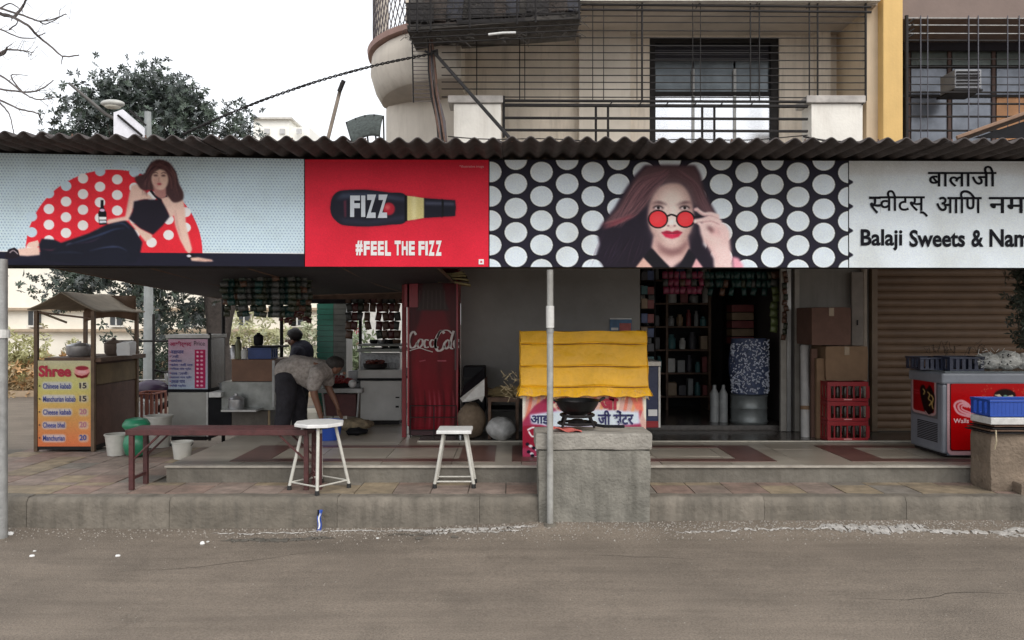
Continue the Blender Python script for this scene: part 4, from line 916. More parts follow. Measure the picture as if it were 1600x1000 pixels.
# stools -----------------------------------------------------------
SW=mat('stool_white',(.72,.72,.71),.4,.1,20,.05,50,stain=.25,stcol=(.3,.27,.24)); SL=mat('stool_leg_cream',(.56,.55,.50),.45,.12,20,.05,50,stain=.35,stcol=(.2,.17,.14)); RUB=mat('black_rubber',(.015,.015,.015),.6)
def stool(c,rs,rf,h,a0,label,oct_=True,sx=1,sy=1):
    t=thing('steel_stool',label,'stool',c,'stools on the pavement')
    zt=c[2]+h; n=8 if oct_ else 4
    def ring(r,z,n=n,ph=0): return [(c[0]+r*math.cos(R(a0)+ph+2*math.pi*k/n),c[1]+r*math.sin(R(a0)+ph+2*math.pi*k/n),z) for k in range(n)]
    ph=math.pi/8 if oct_ else 0
    m=MB(); r1=ring(rs,zt-.028,ph=ph); r2=ring(rs,zt-.004,ph=ph); r3=ring(rs*.96,zt,ph=ph)
    m.add(r1+r2+r3,[tuple(range(n-1,-1,-1)),tuple(range(2*n,3*n))]+[(i,(i+1)%n,(i+1)%n+n,i+n) for i in range(n)]+[(i+n,(i+1)%n+n,(i+1)%n+2*n,i+2*n) for i in range(n)])
    part(t,'seat',m,SW,bevel=.003)
    part(t,'under_frame',MB().tube([(c[0]+rs*.62*math.cos(R(a0)+R(90*k)),c[1]+rs*.62*math.sin(R(a0)+R(90*k)),zt-.04) for k in range(5)],.010,6),IRON)
    feet=[]
    for k in range(4):
        a=R(a0)+R(90*k); top=Vector((c[0]+rs*.62*math.cos(a),c[1]+rs*.62*math.sin(a),zt-.03)); ft=Vector((c[0]+rf*math.cos(a)*sx,c[1]+rf*math.sin(a)*sy,c[2]+.0))
        lg=part(t,'leg',MB().tube([top,ft+Vector((0,0,.03))],.0135,10),SL,smooth=True)
        part(lg,'rubber_foot',MB().tube([ft+Vector((0,0,.001)),ft+Vector((0,0,.035))],[.019,.017],10),RUB); feet.append((top,ft))
    for k in range(4):
        a,b=feet[k],feet[(k+1)%4]; q=.12; part(t,'rung',MB().tube([a[1].lerp(a[0],q),b[1].lerp(b[0],q)],.007,7),SL,smooth=True)
    return t
stool((X(499,6.24),6.24,.249),.205,.235,.545,-80,'white octagonal steel stool at the right end of the red bench')
stool((X(711,6.36),6.36,.249),.200,.225,.475,45,'shorter white square stool standing alone left of the concrete block',False,1,.62)
# bench -----------------------------------------------------------
BR=mat('bench_red_paint',(.075,.024,.024),.5,.3,14,.2,50,stain=.4,stcol=(.06,.03,.025))
bx0_,bx1_=-3.10,-1.66; bf_,bb_=6.20,6.44; zs_=.735
bt=thing('steel_bench','long dark red steel bench on the pavement step','bench',((bx0_+bx1_)/2,6.3,.249))
part(bt,'seat_front_angle',MB().box(bx0_,bx1_,bf_-.02,bf_+.012,zs_-.045,zs_),BR,bevel=.003)
part(bt,'seat_back_angle',MB().box(bx0_,bx1_,bb_-.012,bb_+.02,zs_-.045,zs_),BR,bevel=.003)
for k in range(4): part(bt,'seat_slat',MB().box(bx0_+.01,bx1_-.01,bf_+.018+k*.053,bf_+.018+k*.053+.045,zs_-.006,zs_+.006),BR,bevel=.002)
part(bt,'end_angle',MB().box(bx0_-.012,bx0_-.001,bf_-.02,bb_+.02,zs_-.045,zs_),BR); part(bt,'end_angle',MB().box(bx1_+.001,bx1_+.012,bf_-.02,bb_+.02,zs_-.045,zs_),BR)
for xx in (bx0_+.03,bx1_+.0):
    for yy in (bf_,bb_): part(bt,'leg',MB().box(xx-.018,xx+.018,yy-.018,yy+.018,.249,zs_-.046),BR,bevel=.003)
    part(bt,'leg_tie',MB().box(xx-.010,xx+.010,bf_+.02,bb_-.02,.33,.352),BR)
    s=1 if xx<-2.5 else -1
    for yy in (bf_,bb_): part(bt,'corner_brace',MB().tube([(xx+s*.02,yy,.50),(xx+s*.22,yy,zs_-.045)],.009,6),BR)
sc=MB()
for k in range(7):
    z=.30+k*.055; sc.tube([(bx1_+.07+.02*math.cos(t),bf_+.02,z+.024*math.sin(t)) for t in [R(40*q) for q in range(10)]],.006,5)
part(bt,'scroll_panel',sc,BR); part(bt,'scroll_post',MB().box(bx1_+.10,bx1_+.12,bf_+.01,bf_+.03,.249,.70),BR)
# ---------------------------------------------------------------- fridge with bottle graphic
FYF=8.0; fx0,fx1=X(636,FYF),X(716,FYF)
fr_=thing('drinks_fridge','tall red drinks fridge with a bottle picture and white script lettering','fridge',((fx0+fx1)/2,8.2,.405))
FR=mat('fridge_red',(.27,.008,.02),.3,.12,3,.03,20); FRD=mat('fridge_dark',(.05,.01,.014),.4)
part(fr_,'cabinet',MB().box(fx0,fx1,FYF+.05,8.39,.50,2.36),FR,bevel=.01)
part(fr_,'base_grille',MB().box(fx0+.01,fx1-.01,FYF+.06,8.39,.41,.495),FRD)
part(fr_,'header',MB().box(fx0-.06,fx1+.02,FYF-.05,8.0+.045,2.16,2.5),FR)
part(fr_,'door_frame',MB().box(fx0+.002,fx0+.022,FYF,FYF+.048,.52,2.15).box(fx1-.022,fx1-.002,FYF,FYF+.048,.52,2.15),FR)
cv=Canvas(638,424,714,674,(.30,.04,.08),4)
for k in range(38): x=638+rnd.random()*76; cv.stroke([(x,424),(x+rnd.uniform(-3,3),674)],rnd.uniform(2,6),rnd.choice([(.34,.04,.09),(.26,.03,.07),(.22,.03,.06)]),.5,1)
cv.poly([(662,448),(690,448),(692,470),(700,500),(708,530),(711,560),(708,600),(704,640),(708,674),(644,674),(648,640),(643,600),(641,560),(645,530),(655,500),(661,470)],(.42,.05,.11),1,2)
cv.poly([(660,440),(692,440),(696,468),(703,484),(650,484),(657,468)],(.24,.18,.17),1,1.5)
for k in range(7): cv.stroke([(656+k*6.5,452),(654+k*7,482)],1.6,(.33,.27,.25),.8)
for (a,b,c) in ((655,520,(.52,.09,.16)),(668,560,(.47,.07,.14)),(690,520,(.30,.03,.07)),(700,590,(.55,.12,.18)),(650,600,(.27,.03,.07))): cv.stroke([(a,b),(a-3,b+60),(a+2,b+110)],7,c,.6,3,True)
for k in range(9): x=648+k*7.5; cv.stroke([(x,674),(x+2,640),(x,610)],3.5,rnd.choice([(.62,.30,.34),(.20,.02,.05),(.52,.12,.18)]),.7,1,True)
cv.stroke([(655,565),(665,563)],1.5,(.6,.3,.35)); cv.stroke([(684,564),(698,564)],1.5,(.7,.4,.45))
pd=printed(fr_,'door',cv,lambda u,v:P(638.5+74.5*u,426+246*v,FYF+.02),vmat('glossy_print',.25),gain=1.35)
# script lettering drawn with strokes
SCR=mat('script_white',(.60,.54,.53),.5,.05,5,0,20)
cvs=Canvas(600,500,740,570,(0,0,0),1)
def script(paths,Y,par):
    m=MB()
    for p,w in paths:
        q=crom(p,False); n=len(q); L=[];Q=[]
        for i in range(n):
            ax,ay=q[max(i-1,0)]; bx,by=q[min(i+1,n-1)]; dx,dy=bx-ax,by-ay; l=math.hypot(dx,dy) or 1; ww=1.25*w*(.40+.60*abs(dy/l))/2
            L.append(P(q[i][0]-dy/l*ww,q[i][1]+dx/l*ww,Y)); Q.append(P(q[i][0]+dy/l*ww,q[i][1]-dx/l*ww,Y))
        m.add(L+Q,[(i,i+1,n+i+1,n+i) for i in range(n-1)])
    return part(par,'script_lettering',m,SCR)
script([([(650,523),(646,518),(641,524),(639,534),(642,543),(648,542),(652,535)],3),([(655,531),(652,538),(655,543),(660,538),(660,531),(655,530)],2.6),
 ([(670,532),(665,531),(663,537),(665,543),(670,542)],2.6),([(680,533),(675,531),(672,536),(674,542),(678,541),(681,534)],2.6),([(681,529),(680,537),(681,543),(685,542)],3),
 ([(694,521),(690,517),(683,526),(680,538),(684,548),(691,546),(694,540)],3.6),([(683,528),(688,518),(699,516),(706,521)],2.2),([(698,532),(694,538),(697,545),(702,540),(702,533),(698,531)],2.8),
 ([(709,517),(705,530),(704,543),(708,545)],3),([(715,533),(711,532),(709,538),(711,543),(714,541),(716,534)],2.6),([(716,530),(715,538),(716,544)],3),([(640,548),(655,544),(666,547),(676,550)],1.8)],FYF+.012,fr_)
part(fr_,'door_handle',MB().box(fx1-.035,fx1-.02,FYF-.02,FYF+.0,1.1,1.5),FRD)
rbr=thing('red_post','narrow red painted post just left of the drinks fridge','post',(X(631,8.05),8.05,.39)); part(rbr,'post',MB().box(X(628,8.05),X(634.5,8.05),8.05,8.1,.39,2.4),mat('post_red',(.20,.02,.025),.6)); part(rbr,'panel',MB().box(X(633,8.06),X(654,8.06),8.0,8.02,Z(480,8),2.4),FR)
# black wire rack in front of lower door
wr=thing('wire_basket','black wire rack standing against the foot of the drinks fridge','rack',(X(665,7.95),7.95,.405))
for px in (641,678,713): part(wr,'upright',MB().tube([P(px,634,7.93),P(px,684,7.93)],.006,5),IRON)
for py in (634,652,672): part(wr,'wire',MB().tube([P(641,py,7.93),P(713,py,7.93)],.005,5),IRON)
tb=MB(); 
for k in range(5):
    single('folded_sack',MB().grid(lambda u,v,k=k:P(672+k*3+50*u,425+k*4.5+3*math.sin(u*3+k)+0*v,7.86)+Vector((0,.22*v,.01*math.sin(v*4))),12,4),mat('yellow_sack',(.34,.29,.15),.8,.3,12,.2,50),['top','second','middle','fourth','lowest'][k]+' of the yellowish folded sacks stacked over the fridge front','sack','folded sacks over the fridge',solid=.014)
# poster on wall
pt=thing('wall_poster','small blue and red poster on the grey wall above the tarp','poster',P(970,510,8.37)); part(pt,'sheet',MB().pbox(953,987,498,526,8.385,8.396),mat('poster_blue',(.05,.13,.24),.5,.3,12)); part(pt,'red_block',MB().pbox(968,986,505,526,8.380,8.384),mat('poster_red',(.36,.08,.07),.5,.3,12)); part(pt,'white_line',MB().pbox(953,987,497,499,8.380,8.384),WHITEP)
part(pt,'caption_strip',MB().pbox(955,966,512,516,8.380,8.384),WHITEP)
# sacks and bundles by the wall
def sack(c,rx,ry,rz,m,label,cat='sack',seed=1,neck=True,name='sack'):
    from mathutils import noise
    t=thing(name,label,cat,c); mb=MB(); mb.ell((c[0],c[1],c[2]+rz),(rx,ry,rz),28,18,lambda p:(1+.10*noise.noise(p*2.2+Vector((seed,0,0)))+.05*noise.noise(p*7+Vector((seed,3,0))))*(1 if p.z<.2 else 1-.15*(p.z-.2)))
    mb.v=[(v[0],v[1],max(v[2],c[2]+.003)) for v in mb.v]; part(t,'bag',mb,m,smooth=True)
    if neck: part(t,'neck',MB().lathe((c[0],c[1],c[2]+rz*1.86),[(rx*.45,0),(rx*.22,rz*.12),(rx*.3,rz*.3),(rx*.34,rz*.34)],12),m,smooth=True)
    return t
sack((X(737,7.9),7.9,.405),.145,.15,.195,mat('jute',(.17,.125,.085),.9,.2,30,.4,80),'round brown jute sack on the floor right of the fridge',neck=False)
sack((X(783,7.75),7.75,.405),.15,.14,.125,mat('milky_plastic',(.42,.42,.41),.35,.3,14,.3,30),'milky plastic bag of cups on the floor left of the cart','bag',5,False,'plastic_bag')
bxw=thing('broken_carton','torn white carton tilted on top of the jute sack','carton',P(738,628,7.8)); 
part(bxw,'panel',MB().add([P(719,622,7.7),P(757,592,7.68),P(757,618,7.7),P(753,628,7.74),P(748,623,7.72),P(735,627,7.74),P(722,628,7.74)],[(0,1,2,3,4,5,6)]),WHITEP,solid=.008); part(bxw,'flap',MB().add([P(719,622,7.7),P(726,601,7.9),P(757,575,7.95),P(757,592,7.68)],[(0,1,2,3)]),BLACK,solid=.008); part(bxw,'inner_side',MB().add([P(757,592,7.68),P(761,588,7.95),P(762,622,7.95),P(757,618,7.7)],[(0,1,2,3)]),CARDD,solid=.006)
bkb=thing('black_crate','black crate behind the torn white carton against the wall','crate',P(740,650,8.1)); part(bkb,'shell',MB().pbox(724,758,573,645,8.05,8.35),BLACK,bevel=.01)
for k in range(3): part(bkb,'rib',MB().pbox(725,757,590+k*18,593+k*18,8.04,8.049),IRON)
tbk=thing('low_table','low dark table with straw brooms on it left of the tarp','table',(X(785,8.0),8.0,.405))
part(tbk,'table_top',MB().pbox(762,812,621,628,7.85,8.3),WOODD); 
for px in (765,808): 
    for Y_ in (7.87,8.27): part(tbk,'leg',MB().box(X(px,7.87)-.015,X(px,7.87)+.015,Y_-.015,Y_+.015,.405,Z(628,7.85)),WOODD)
part(tbk,'shelf',MB().pbox(764,810,640,643,7.88,8.28),IRON)
for k,(px,l) in enumerate(((775,'left straw broom of the two on the low dark table'),(795,'right straw broom of the two on the low dark table'))):
    t=thing('straw_broom',l,'broom',P(px,621,8.0),'straw brooms on the low table'); m=MB()
    for q in range(130):
        a=P(px+rr.uniform(-14,8),620-rr.random()*12,7.95+rr.uniform(-.1,.1)); m.tube([a,a+Vector((.08+.05*rr.random(),rr.uniform(-.02,.02),rr.uniform(-.02,.05)))],.0025,3,False)
    part(t,'bristles',m,mat('broom_straw',(.26,.20,.10),.85,.3)); part(t,'handle',MB().tube([P(px-16,606,7.95),P(px+10,614,7.95)],.012,6),WOODD)
# ---------------------------------------------------------------- cartons and crates by the pillar
def carton(px0,px1,py0,py1,Y0,dp,m,label,seed=0):
    t=thing('carton',label,'carton',(X((px0+px1)/2,Y0),Y0,Z(py1,Y0)),'cartons stacked at the pillar'); xa,xb=X(px0,Y0),X(px1,Y0); za,zb=Z(py1,Y0),Z(py0,Y0)
    part(t,'box',noisebox(xa,xb,Y0,Y0+dp,za,zb,.006,seed,0,5),m,smooth=False)
    part(t,'tape',MB().box((xa+xb)/2-.025,(xa+xb)/2+.025,Y0-.006,Y0-.003,zb-.09,zb-.005),mat('tape',(.30,.22,.14),.3))
    return t
carton(1268,1330,480,539.5,7.85,.42,CARDD,'dark brown carton, topmost at the pillar',1)
for k in range(5):
    pass
carton(1290,1356,541,595,7.86,.4,CARD,'tan carton on top of the red crates',2)
cpn=thing('cardboard_sheets','upright narrow folded cardboard left of the red crates','cardboard',(X(1282,7.9),7.9,.405)); part(cpn,'sheet',MB().pbox(1276,1291,560,687,7.9,7.95),CARD,bevel=.004); part(cpn,'sheet',MB().pbox(1268,1277,545,685,7.96,8.0),CARDD)
rol=thing('white_roll','tall white paper roll leaning at the door jamb','roll',(X(1258,8.0),8.0,.405)); part(rol,'roll',MB().tube([P(1258,688,8.0),P(1257,540,8.15)],.045,12),mat('grey_paper',(.42,.41,.40),.8),smooth=True); part(rol,'band',MB().tube([P(1257.8,640,8.04),P(1257.7,634,8.045)],.048,12),CARD)
bxp=thing('flat_board','pale board hanging on the pillar above the tan carton','board',P(1338,538,8.3)); part(bxp,'board',MB().pbox(1331,1349,425,540,8.33,8.36),mat('pale_board',(.22,.19,.165),.8),bevel=.003); part(bxp,'nail',MB().pbox(1339,1341,500,508,8.32,8.329),IRON)
crz0=.405; ch=.196
CX0,CX1=X(1293,7.72),X(1357,7.72)
def crate(k,label):
    z=crz0+k*(ch+.003); c=((CX0+CX1)/2,7.9,z); t=thing('bottle_crate',label,'crate',c,'red bottle crates'); y0,y1=7.72,8.08; m=MB(); w=.012
    def wall(xa,xb,ya,yb):  m.box(xa,xb,ya,yb,z,z+.03); m.box(xa,xb,ya,yb,z+ch-.045,z+ch)
    wall(CX0,CX1,y0,y0+w); wall(CX0,CX1,y1-w,y1); wall(CX0,CX0+w,y0+w,y1-w); wall(CX1-w,CX1,y0+w,y1-w)
    part(t,'shell',m,REDP,bevel=.003)
    part(t,'floor',MB().box(CX0+w,CX1-w,y0+w,y1-w,z+.002,z+.012),REDP)
    nb_=6
    for q in range(nb_+1):
        xx=CX0+(CX1-CX0-.022)*q/nb_; part(t,'stave',MB().box(xx,xx+(.034 if q in(0,nb_) else .012),y0+.001,y0+w-.001,z+.03,z+ch-.045),REDP)
    for q in range(5): yy=y0+w+(y1-y0-2*w-.02)*q/4; part(t,'stave',MB().box(CX0+.001,CX0+w-.001,yy,yy+.03,z+.03,z+ch-.045),REDP)
    part(t,'crest_mark',MB().box((CX0+CX1)/2-.04,(CX0+CX1)/2+.04,y0-.002,y0-.0005,z+.012,z+.022),mat('crate_print',(.55,.30,.28),.5))
    return t
for k,l in enumerate(('lowest red crate of the stack of three, with dark bottles','middle red crate of the stack of three','topmost red crate of the three, directly under the tan carton')):
    crate(k,l)
    for q in range(5):
        xx=CX0+.045+(CX1-CX0-.09)*q/4; z=crz0+k*(ch+.003)+.014; m=MB().lathe((xx,7.78,z),[(.026,0),(.028,.01),(.028,.10),(.018,.135),(.012,.16),(.012,.175),(0,.176)],10)
        single('glass_bottle',m,mat('bottle_brown',(.03,.018,.012),.15,.2),['dark bottle standing in the lowest red crate','dark bottle standing in the middle red crate','dark bottle standing in the topmost red crate'][k]+', '+ORDN[q]+' from the left','bottle',['bottles in the lowest red crate','bottles in the middle red crate','bottles in the top red crate'][k],smooth=True)
# ---------------------------------------------------------------- ice cream freezer
ZY=6.82; zx0,zx1=X(1473,ZY),X(1473,ZY)+1.25; zb,zt_=.43,Z(583,ZY); ZD=.56
fz=thing('ice_cream_freezer','grey chest freezer with red printed front at the right','freezer',((zx0+zx1)/2,7.1,.392))
FG=mat('freezer_grey',(.19,.205,.235),.4,.1,6,.03,30,stain=.25,stcol=(.10,.10,.11)); FG2=mat('freezer_side_grey',(.15,.155,.17),.5,.1,6,.03,30,stain=.25,stcol=(.10,.10,.11))
part(fz,'cabinet',MB().box(zx0,zx1,ZY,ZY+ZD,zb,zt_-.10),FG,bevel=.02)
part(fz,'top_rim',MB().box(zx0-.012,zx1+.012,ZY-.012,ZY+ZD+.012,zt_-.098,zt_),FG,bevel=.018)
part(fz,'lid_glass',MB().box(zx0+.05,zx1-.05,ZY+.05,ZY+ZD-.05,zt_+.001,zt_+.012),mat('lid_glass',(.12,.14,.15),.1))
part(fz,'plinth',MB().box(zx0+.03,zx1-.03,ZY+.03,ZY+ZD-.03,.405,zb-.001),IRON)
for a in (zx0+.08,zx1-.08):
    for b in (ZY+.07,ZY+ZD-.07): part(fz,'castor',MB().tube([(a-.015,b,.413),(a+.015,b,.413)],.018,10),RUB)
for k in range(11): part(fz,'vent_slot',MB().box(zx0-.004,zx0-.001,ZY+.08,ZY+ZD-.14,.52+k*.016,.528+k*.016),IRON)
def rrect(x0,x1,y0,y1,r,n=6):
    pts=[]
    for (cx_,cy_,a0) in ((x1-r,y1-r,0),(x0+r,y1-r,90),(x0+r,y0+r,180),(x1-r,y0+r,270)):
        for k in range(n+1): a=R(a0+90*k/n); pts.append((cx_+r*math.cos(a),cy_+r*math.sin(a)))
    return pts
# front print
cv=Canvas(1479,590,1700,712,(.19,.205,.235),4); cv.a[:]=(.42,.44,.47)
cv.poly(rrect(1480,1699,591,711,8),(.80,.66,.68)); cv.poly(rrect(1484,1695,597,705,5),(.35,.02,.06)); cv.poly(rrect(1486,1693,599,703,4),(.76,.03,.07))
def swirl(cx_,cy_,s):
    for k,(r,w) in enumerate(((13,3.6),(7.6,3.4),(3,2.4))):
        cv.stroke([(cx_+12*s,cy_+15*s-k*3),(cx_-r*.6*s,cy_+r*.55*s+2),(cx_-r*1.05*s,cy_-r*.25*s),(cx_-r*.35*s,cy_-r*.72*s),(cx_+r*.45*s,cy_-r*.35*s),(cx_+r*.75*s,cy_+r*.1*s)],w,(.90,.66,.70))
        cv.stroke([(cx_+12*s,cy_+15*s-k*3),(cx_+24*s+r*.6*s,cy_+r*.55*s+2),(cx_+24*s+r*1.05*s,cy_-r*.25*s),(cx_+24*s+r*.35*s,cy_-r*.72*s),(cx_+24*s-r*.45*s,cy_-r*.35*s),(cx_+24*s-r*.75*s,cy_+r*.1*s)],w,(.90,.66,.70))
swirl(1506,636,1.05)
cv.ell(1570,618,17,10,(.10,.03,.04),1,1); cv.poly([(1553,617),(1562,616),(1568,622),(1574,619),(1582,617),(1584,620),(1576,624),(1568,627),(1562,621)],(.85,.82,.72)); cv.ell(1571,620,3.5,3,(.5,.66,.6))
for (a,b) in ((1540,610),(1588,609),(1545,605),(1535,614),(1596,612)): 
    for k in range(4): cv.ell(a+rnd.uniform(-5,5),b+rnd.uniform(-4,5),.9,.9,(.8,.4,.3))
pz=ZY-.006
printed(fz,'front_graphic',cv,lambda u,v:P(1479+221*u,590+122*v,pz),vmat('sticker_print',.3),gain=.85)
ptext('Walls',1490,1514,654,661,pz-.003,fz,mat('pink_white_ink',(.72,.45,.48),.5),bold=.02)
# left side print
cv=Canvas(0,0,48,70,(.17,.175,.19),6); cv.a[:]=(.42,.425,.44)
cv.poly(rrect(1,45,1,66,7),(.72,.60,.60)); cv.poly(rrect(4,42,4,62,5),(.60,.04,.08))
cv.poly([(18,18),(24,15),(28,22),(34,14),(40,24),(43,34),(41,56),(34,66),(26,62),(20,45),(17,28)],(.08,.05,.05),1,.6,True)
for a in ([(30,26),(34,30),(32,38),(37,42),(33,50)],[(36,30),(40,36),(38,46),(40,54)],[(22,22),(25,26),(23,32)]): cv.stroke(a,2,(.72,.62,.40))
cv.stroke([(26,60),(32,66),(39,62)],2,(.72,.60,.60)); cv.stroke([(6,26),(15,26)],1.4,(.75,.3,.33)); cv.stroke([(6,31),(16,31)],3.5,(.72,.22,.27),.7)
printed(fz,'side_graphic',cv,lambda u,v:(zx0-.005,ZY+ZD-.03-(ZD-.10)*u,Z(592,ZY)-.37*v*1.0),MAT.get('x') or bpy.data.materials['sticker_print'],gain=1.0)
# things on the freezer
def open_crate(c,sx,sy,sz,m,label,cat='crate',group=None,name='plastic_crate',bars=6):
    t=thing(name,label,cat,c,group); x,y,z=c
    part(t,'base',MB().box(x-sx,x+sx,y-sy,y+sy,z,z+.012),m)
    part(t,'rim',MB().box(x-sx-.006,x+sx+.006,y-sy-.006,y-sy+.012,z+sz-.02,z+sz).box(x-sx-.006,x+sx+.006,y+sy-.012,y+sy+.006,z+sz-.02,z+sz).box(x-sx-.006,x-sx+.012,y-sy+.013,y+sy-.013,z+sz-.02,z+sz).box(x+sx-.012,x+sx+.006,y-sy+.013,y+sy-.013,z+sz-.02,z+sz),m,bevel=.003)
    for k in range(bars):
        xx=x-sx+(2*sx-.03)*k/(bars-1); part(t,'side_slat',MB().box(xx,xx+.03,y-sy,y-sy+.008,z+.012,z+sz-.02),m); part(t,'side_slat',MB().box(xx,xx+.03,y+sy-.008,y+sy,z+.012,z+sz-.02),m)
    for k in range(4):
        yy=y-sy+.01+(2*sy-.05)*k/3
        for xx in (x-sx,x+sx-.008): part(t,'side_slat',MB().box(xx,xx+.008,yy,yy+.03,z+.012,z+sz-.02),m)
    return t
NB=mat('navy_plastic',(.022,.028,.055),.35,.2)
open_crate((X(1454,7.1),7.2,zt_+.013),.11,.13,.115,NB,'smaller dark navy crate at the left end of the freezer top',bars=5)
open_crate((X(1501,7.05),7.08,zt_+.013),.155,.13,.125,NB,'larger dark navy crate on the freezer beside the plastic bags')
WP=mat('clear_white_plastic',(.50,.50,.47),.35,.25,20,.4,40)
tw=thing('wire_tangle','thin dark wires sticking up behind the freezer crates','wires',(X(1480,7.3),7.3,zt_)); m=MB()
for k in range(26): p=P(1440+rr.random()*100,556-rr.random()*6,7.3); m.tube([p,p+Vector((rr.uniform(-.05,.05),0,.05+rr.random()*.03)),p+Vector((rr.uniform(-.09,.09),0,.03+rr.random()*.10))],.0022,3,False)
part(tw,'wires',m,IRON)
for k,(px,rx,lab) in enumerate(((1543,.115,'leftmost crumpled clear plastic bag on the freezer'),(1573,.12,'spotted clear plastic bag in the middle of the freezer top'),(1606,.12,'clear plastic bag at the right edge on the freezer'))):
    t=sack((X(px,7.05),7.05,zt_+.013),rx,.11,.085+.01*(k==1),WP,lab,'bag',20+k,False,'plastic_bag'); m=MB()
    for q in range(34):
        a=P(px+rr.uniform(-16,16),575-rr.random()*26,6.94); m.tube([a,a+Vector((rr.uniform(-.05,.05),-.01,rr.uniform(-.03,.05)))],.0022,3,False)
    part(t,'film_creases',m,mat('film_edge',(.70,.70,.66),.4)); 
    m=MB()
    for q in range(10 if k==1 else 3): a=P(px+rr.uniform(-12,12),570-rr.random()*18,6.93); m.ell(a,(.007,.004,.007),6,4)
    part(t,'dark_spots',m,BLACK)
# brown block at right with tray stack
bbk=thing('brown_plinth','brown plastered block at the right edge carrying trays','plinth',(4.25,6.3,.249)); 
part(bbk,'body',noisebox(3.825,4.8,6.15,6.42,.24,Z(676,6.22),.010,14,-.01,12),mat('brown_concrete',(.20,.155,.115),.92,.25,6,.7,34,stain=.6,stcol=(.08,.06,.045)),smooth=True)
bbk2=part(bbk,'ramp_foot',noisebox(4.0,4.8,6.03,6.15,.24,.33,.012,6,0,6),mat('brown_concrete',(.2,.155,.115)),smooth=True)
z=Z(676,6.22)
for k in range(4):
    labs=['lowest dark tray of the pile on the brown block','second tray from the bottom of the pile on the brown block','third dark tray of the pile on the brown block','dark tray just under the white slab on the brown block']
    single('metal_tray',noisebox(3.80+.02*k,4.75,6.12+.01*k,6.46,z+.003,z+.013,.004,30+k,0,8),[IRON,WOODD,IRON,WOODD][k],labs[k],'tray','trays on the brown block'); z+=.0175
single('white_slab',MB().box(3.83,4.22,6.14,6.42,z+.004,z+.060),WHITEP,'whitish slab between the trays and the blue crate','slab',bevel=.006); z+=.065
bl=open_crate((4.15,6.29,z+.002),.315,.13,.135,BLUEP,'bright blue shallow crate on the white slab at the right edge','crate',bars=20)
single('hanging_string',MB().tube([P(1556,672,6.10),P(1557,690,6.10),P(1554,702,6.12)],.006,5),mat('cream_string',(.45,.38,.26),.8),'short pale string hanging over the front of the brown block','string')
# ---------------------------------------------------------------- left: snack kiosk "Shree"
KY=8.0; k0,k1=X(57,KY),X(146,KY); KD=.92
kb=thing('snack_kiosk','wooden snack kiosk with yellow and orange menu board and gabled canopy','kiosk',((k0+k1)/2,8.4,.25))
WBR=mat('kiosk_wood',(.085,.045,.03),.6,.3,9,.2,50); WOL=mat('kiosk_olive_board',(.17,.12,.06),.7,.25,7,.1,40)
part(kb,'body',MB().box(k0+.02,k1-.015,KY+.03,KY+KD,.29,Z(568,KY)),WBR)
part(kb,'side_panel',MB().box(k1-.012,k1+.0,KY+.06,KY+KD-.02,.30,Z(604,KY)),mat('kiosk_brown_panel',(.105,.05,.035),.6,.25,7,.1,40),bevel=.003)
part(kb,'side_panel',MB().box(k1-.012,k1+.004,KY+.06,KY+KD-.02,Z(602,KY),Z(570,KY)),WOL,bevel=.003)
part(kb,'counter_top',MB().box(k0+.08,k1+.08,KY-.0,KY+KD+.06,Z(566,KY),Z(559,KY)),WOODD,bevel=.004)
for (a,b) in ((k0,KY),(k1,KY),(k0,KY+KD),(k1,KY+KD)):
    part(kb,'corner_post',MB().box(a-.018,a+.018,b-.018,b+.018,.252,Z(486,KY)),mat('post_brown',(.13,.08,.045),.6,.3,9))
part(kb,'foot_rail',MB().box(k0+.02,k1-.02,KY-.01,KY+.02,.27,.31),IRON); part(kb,'foot_rail',MB().box(k1-.01,k1+.01,KY+.02,KY+KD,.27,.31),IRON)
cv=Canvas(59,564,143,697,(.8,.7,.45),5)
for k in range(66):
    t=k/66; c0,c1=((.80,.78,.66),(.80,.78,.50)) if t<.3 else (((.80,.78,.50),(.83,.68,.42)) if t<.55 else ((.83,.68,.42),(.82,.47,.32)))
    q=(t/.3 if t<.3 else ((t-.3)/.25 if t<.55 else (t-.55)/.45)); cv.poly([(59,564+133*t),(143,564+133*t),(143,566.2+133*t),(59,566.2+133*t)],tuple(c0[i]*(1-q)+c1[i]*q for i in range(3)))
for y,w in ((603,112),(623,117),(644,112),(664,103),(684,102)): cv.poly(rrect(66,w,y-6,y+6,4),(.80,.80,.86),.75,1); cv.poly(rrect(122,137,y-6,y+6,4),(.82,.80,.80),.6,1)
cv.ell(127,581,12,8,(.90,.60,.62),.9,1.5); cv.ell(127,576,10,3.4,(.62,.20,.26)); cv.poly([(115,584),(121,587),(127,588),(134,586),(139,582),(135,590),(127,592),(119,590)],(.50,.03,.10)); cv.ell(127,582,7,2.5,(.92,.70,.70))
printed(kb,'menu_board',cv,lambda u,v:P(58.5+86*u,563+135*v,KY-.012),vmat('menu_print',.45),gain=1.15)
part(kb,'board_backing',MB().pbox(58.5,144.5,563,698,KY-.008,KY+.01),WBR)
MR=mat('menu_red',(.45,.01,.04),.5,.1,5,0); MB_=mat('menu_blue',(.06,.08,.30),.5,.1,5,0); MK=mat('menu_black',(.03,.02,.03),.5,.1,5,0)
z_=KY-.018
ptext('Shree',60,111,571,589,z_,kb,MR,bold=.045)
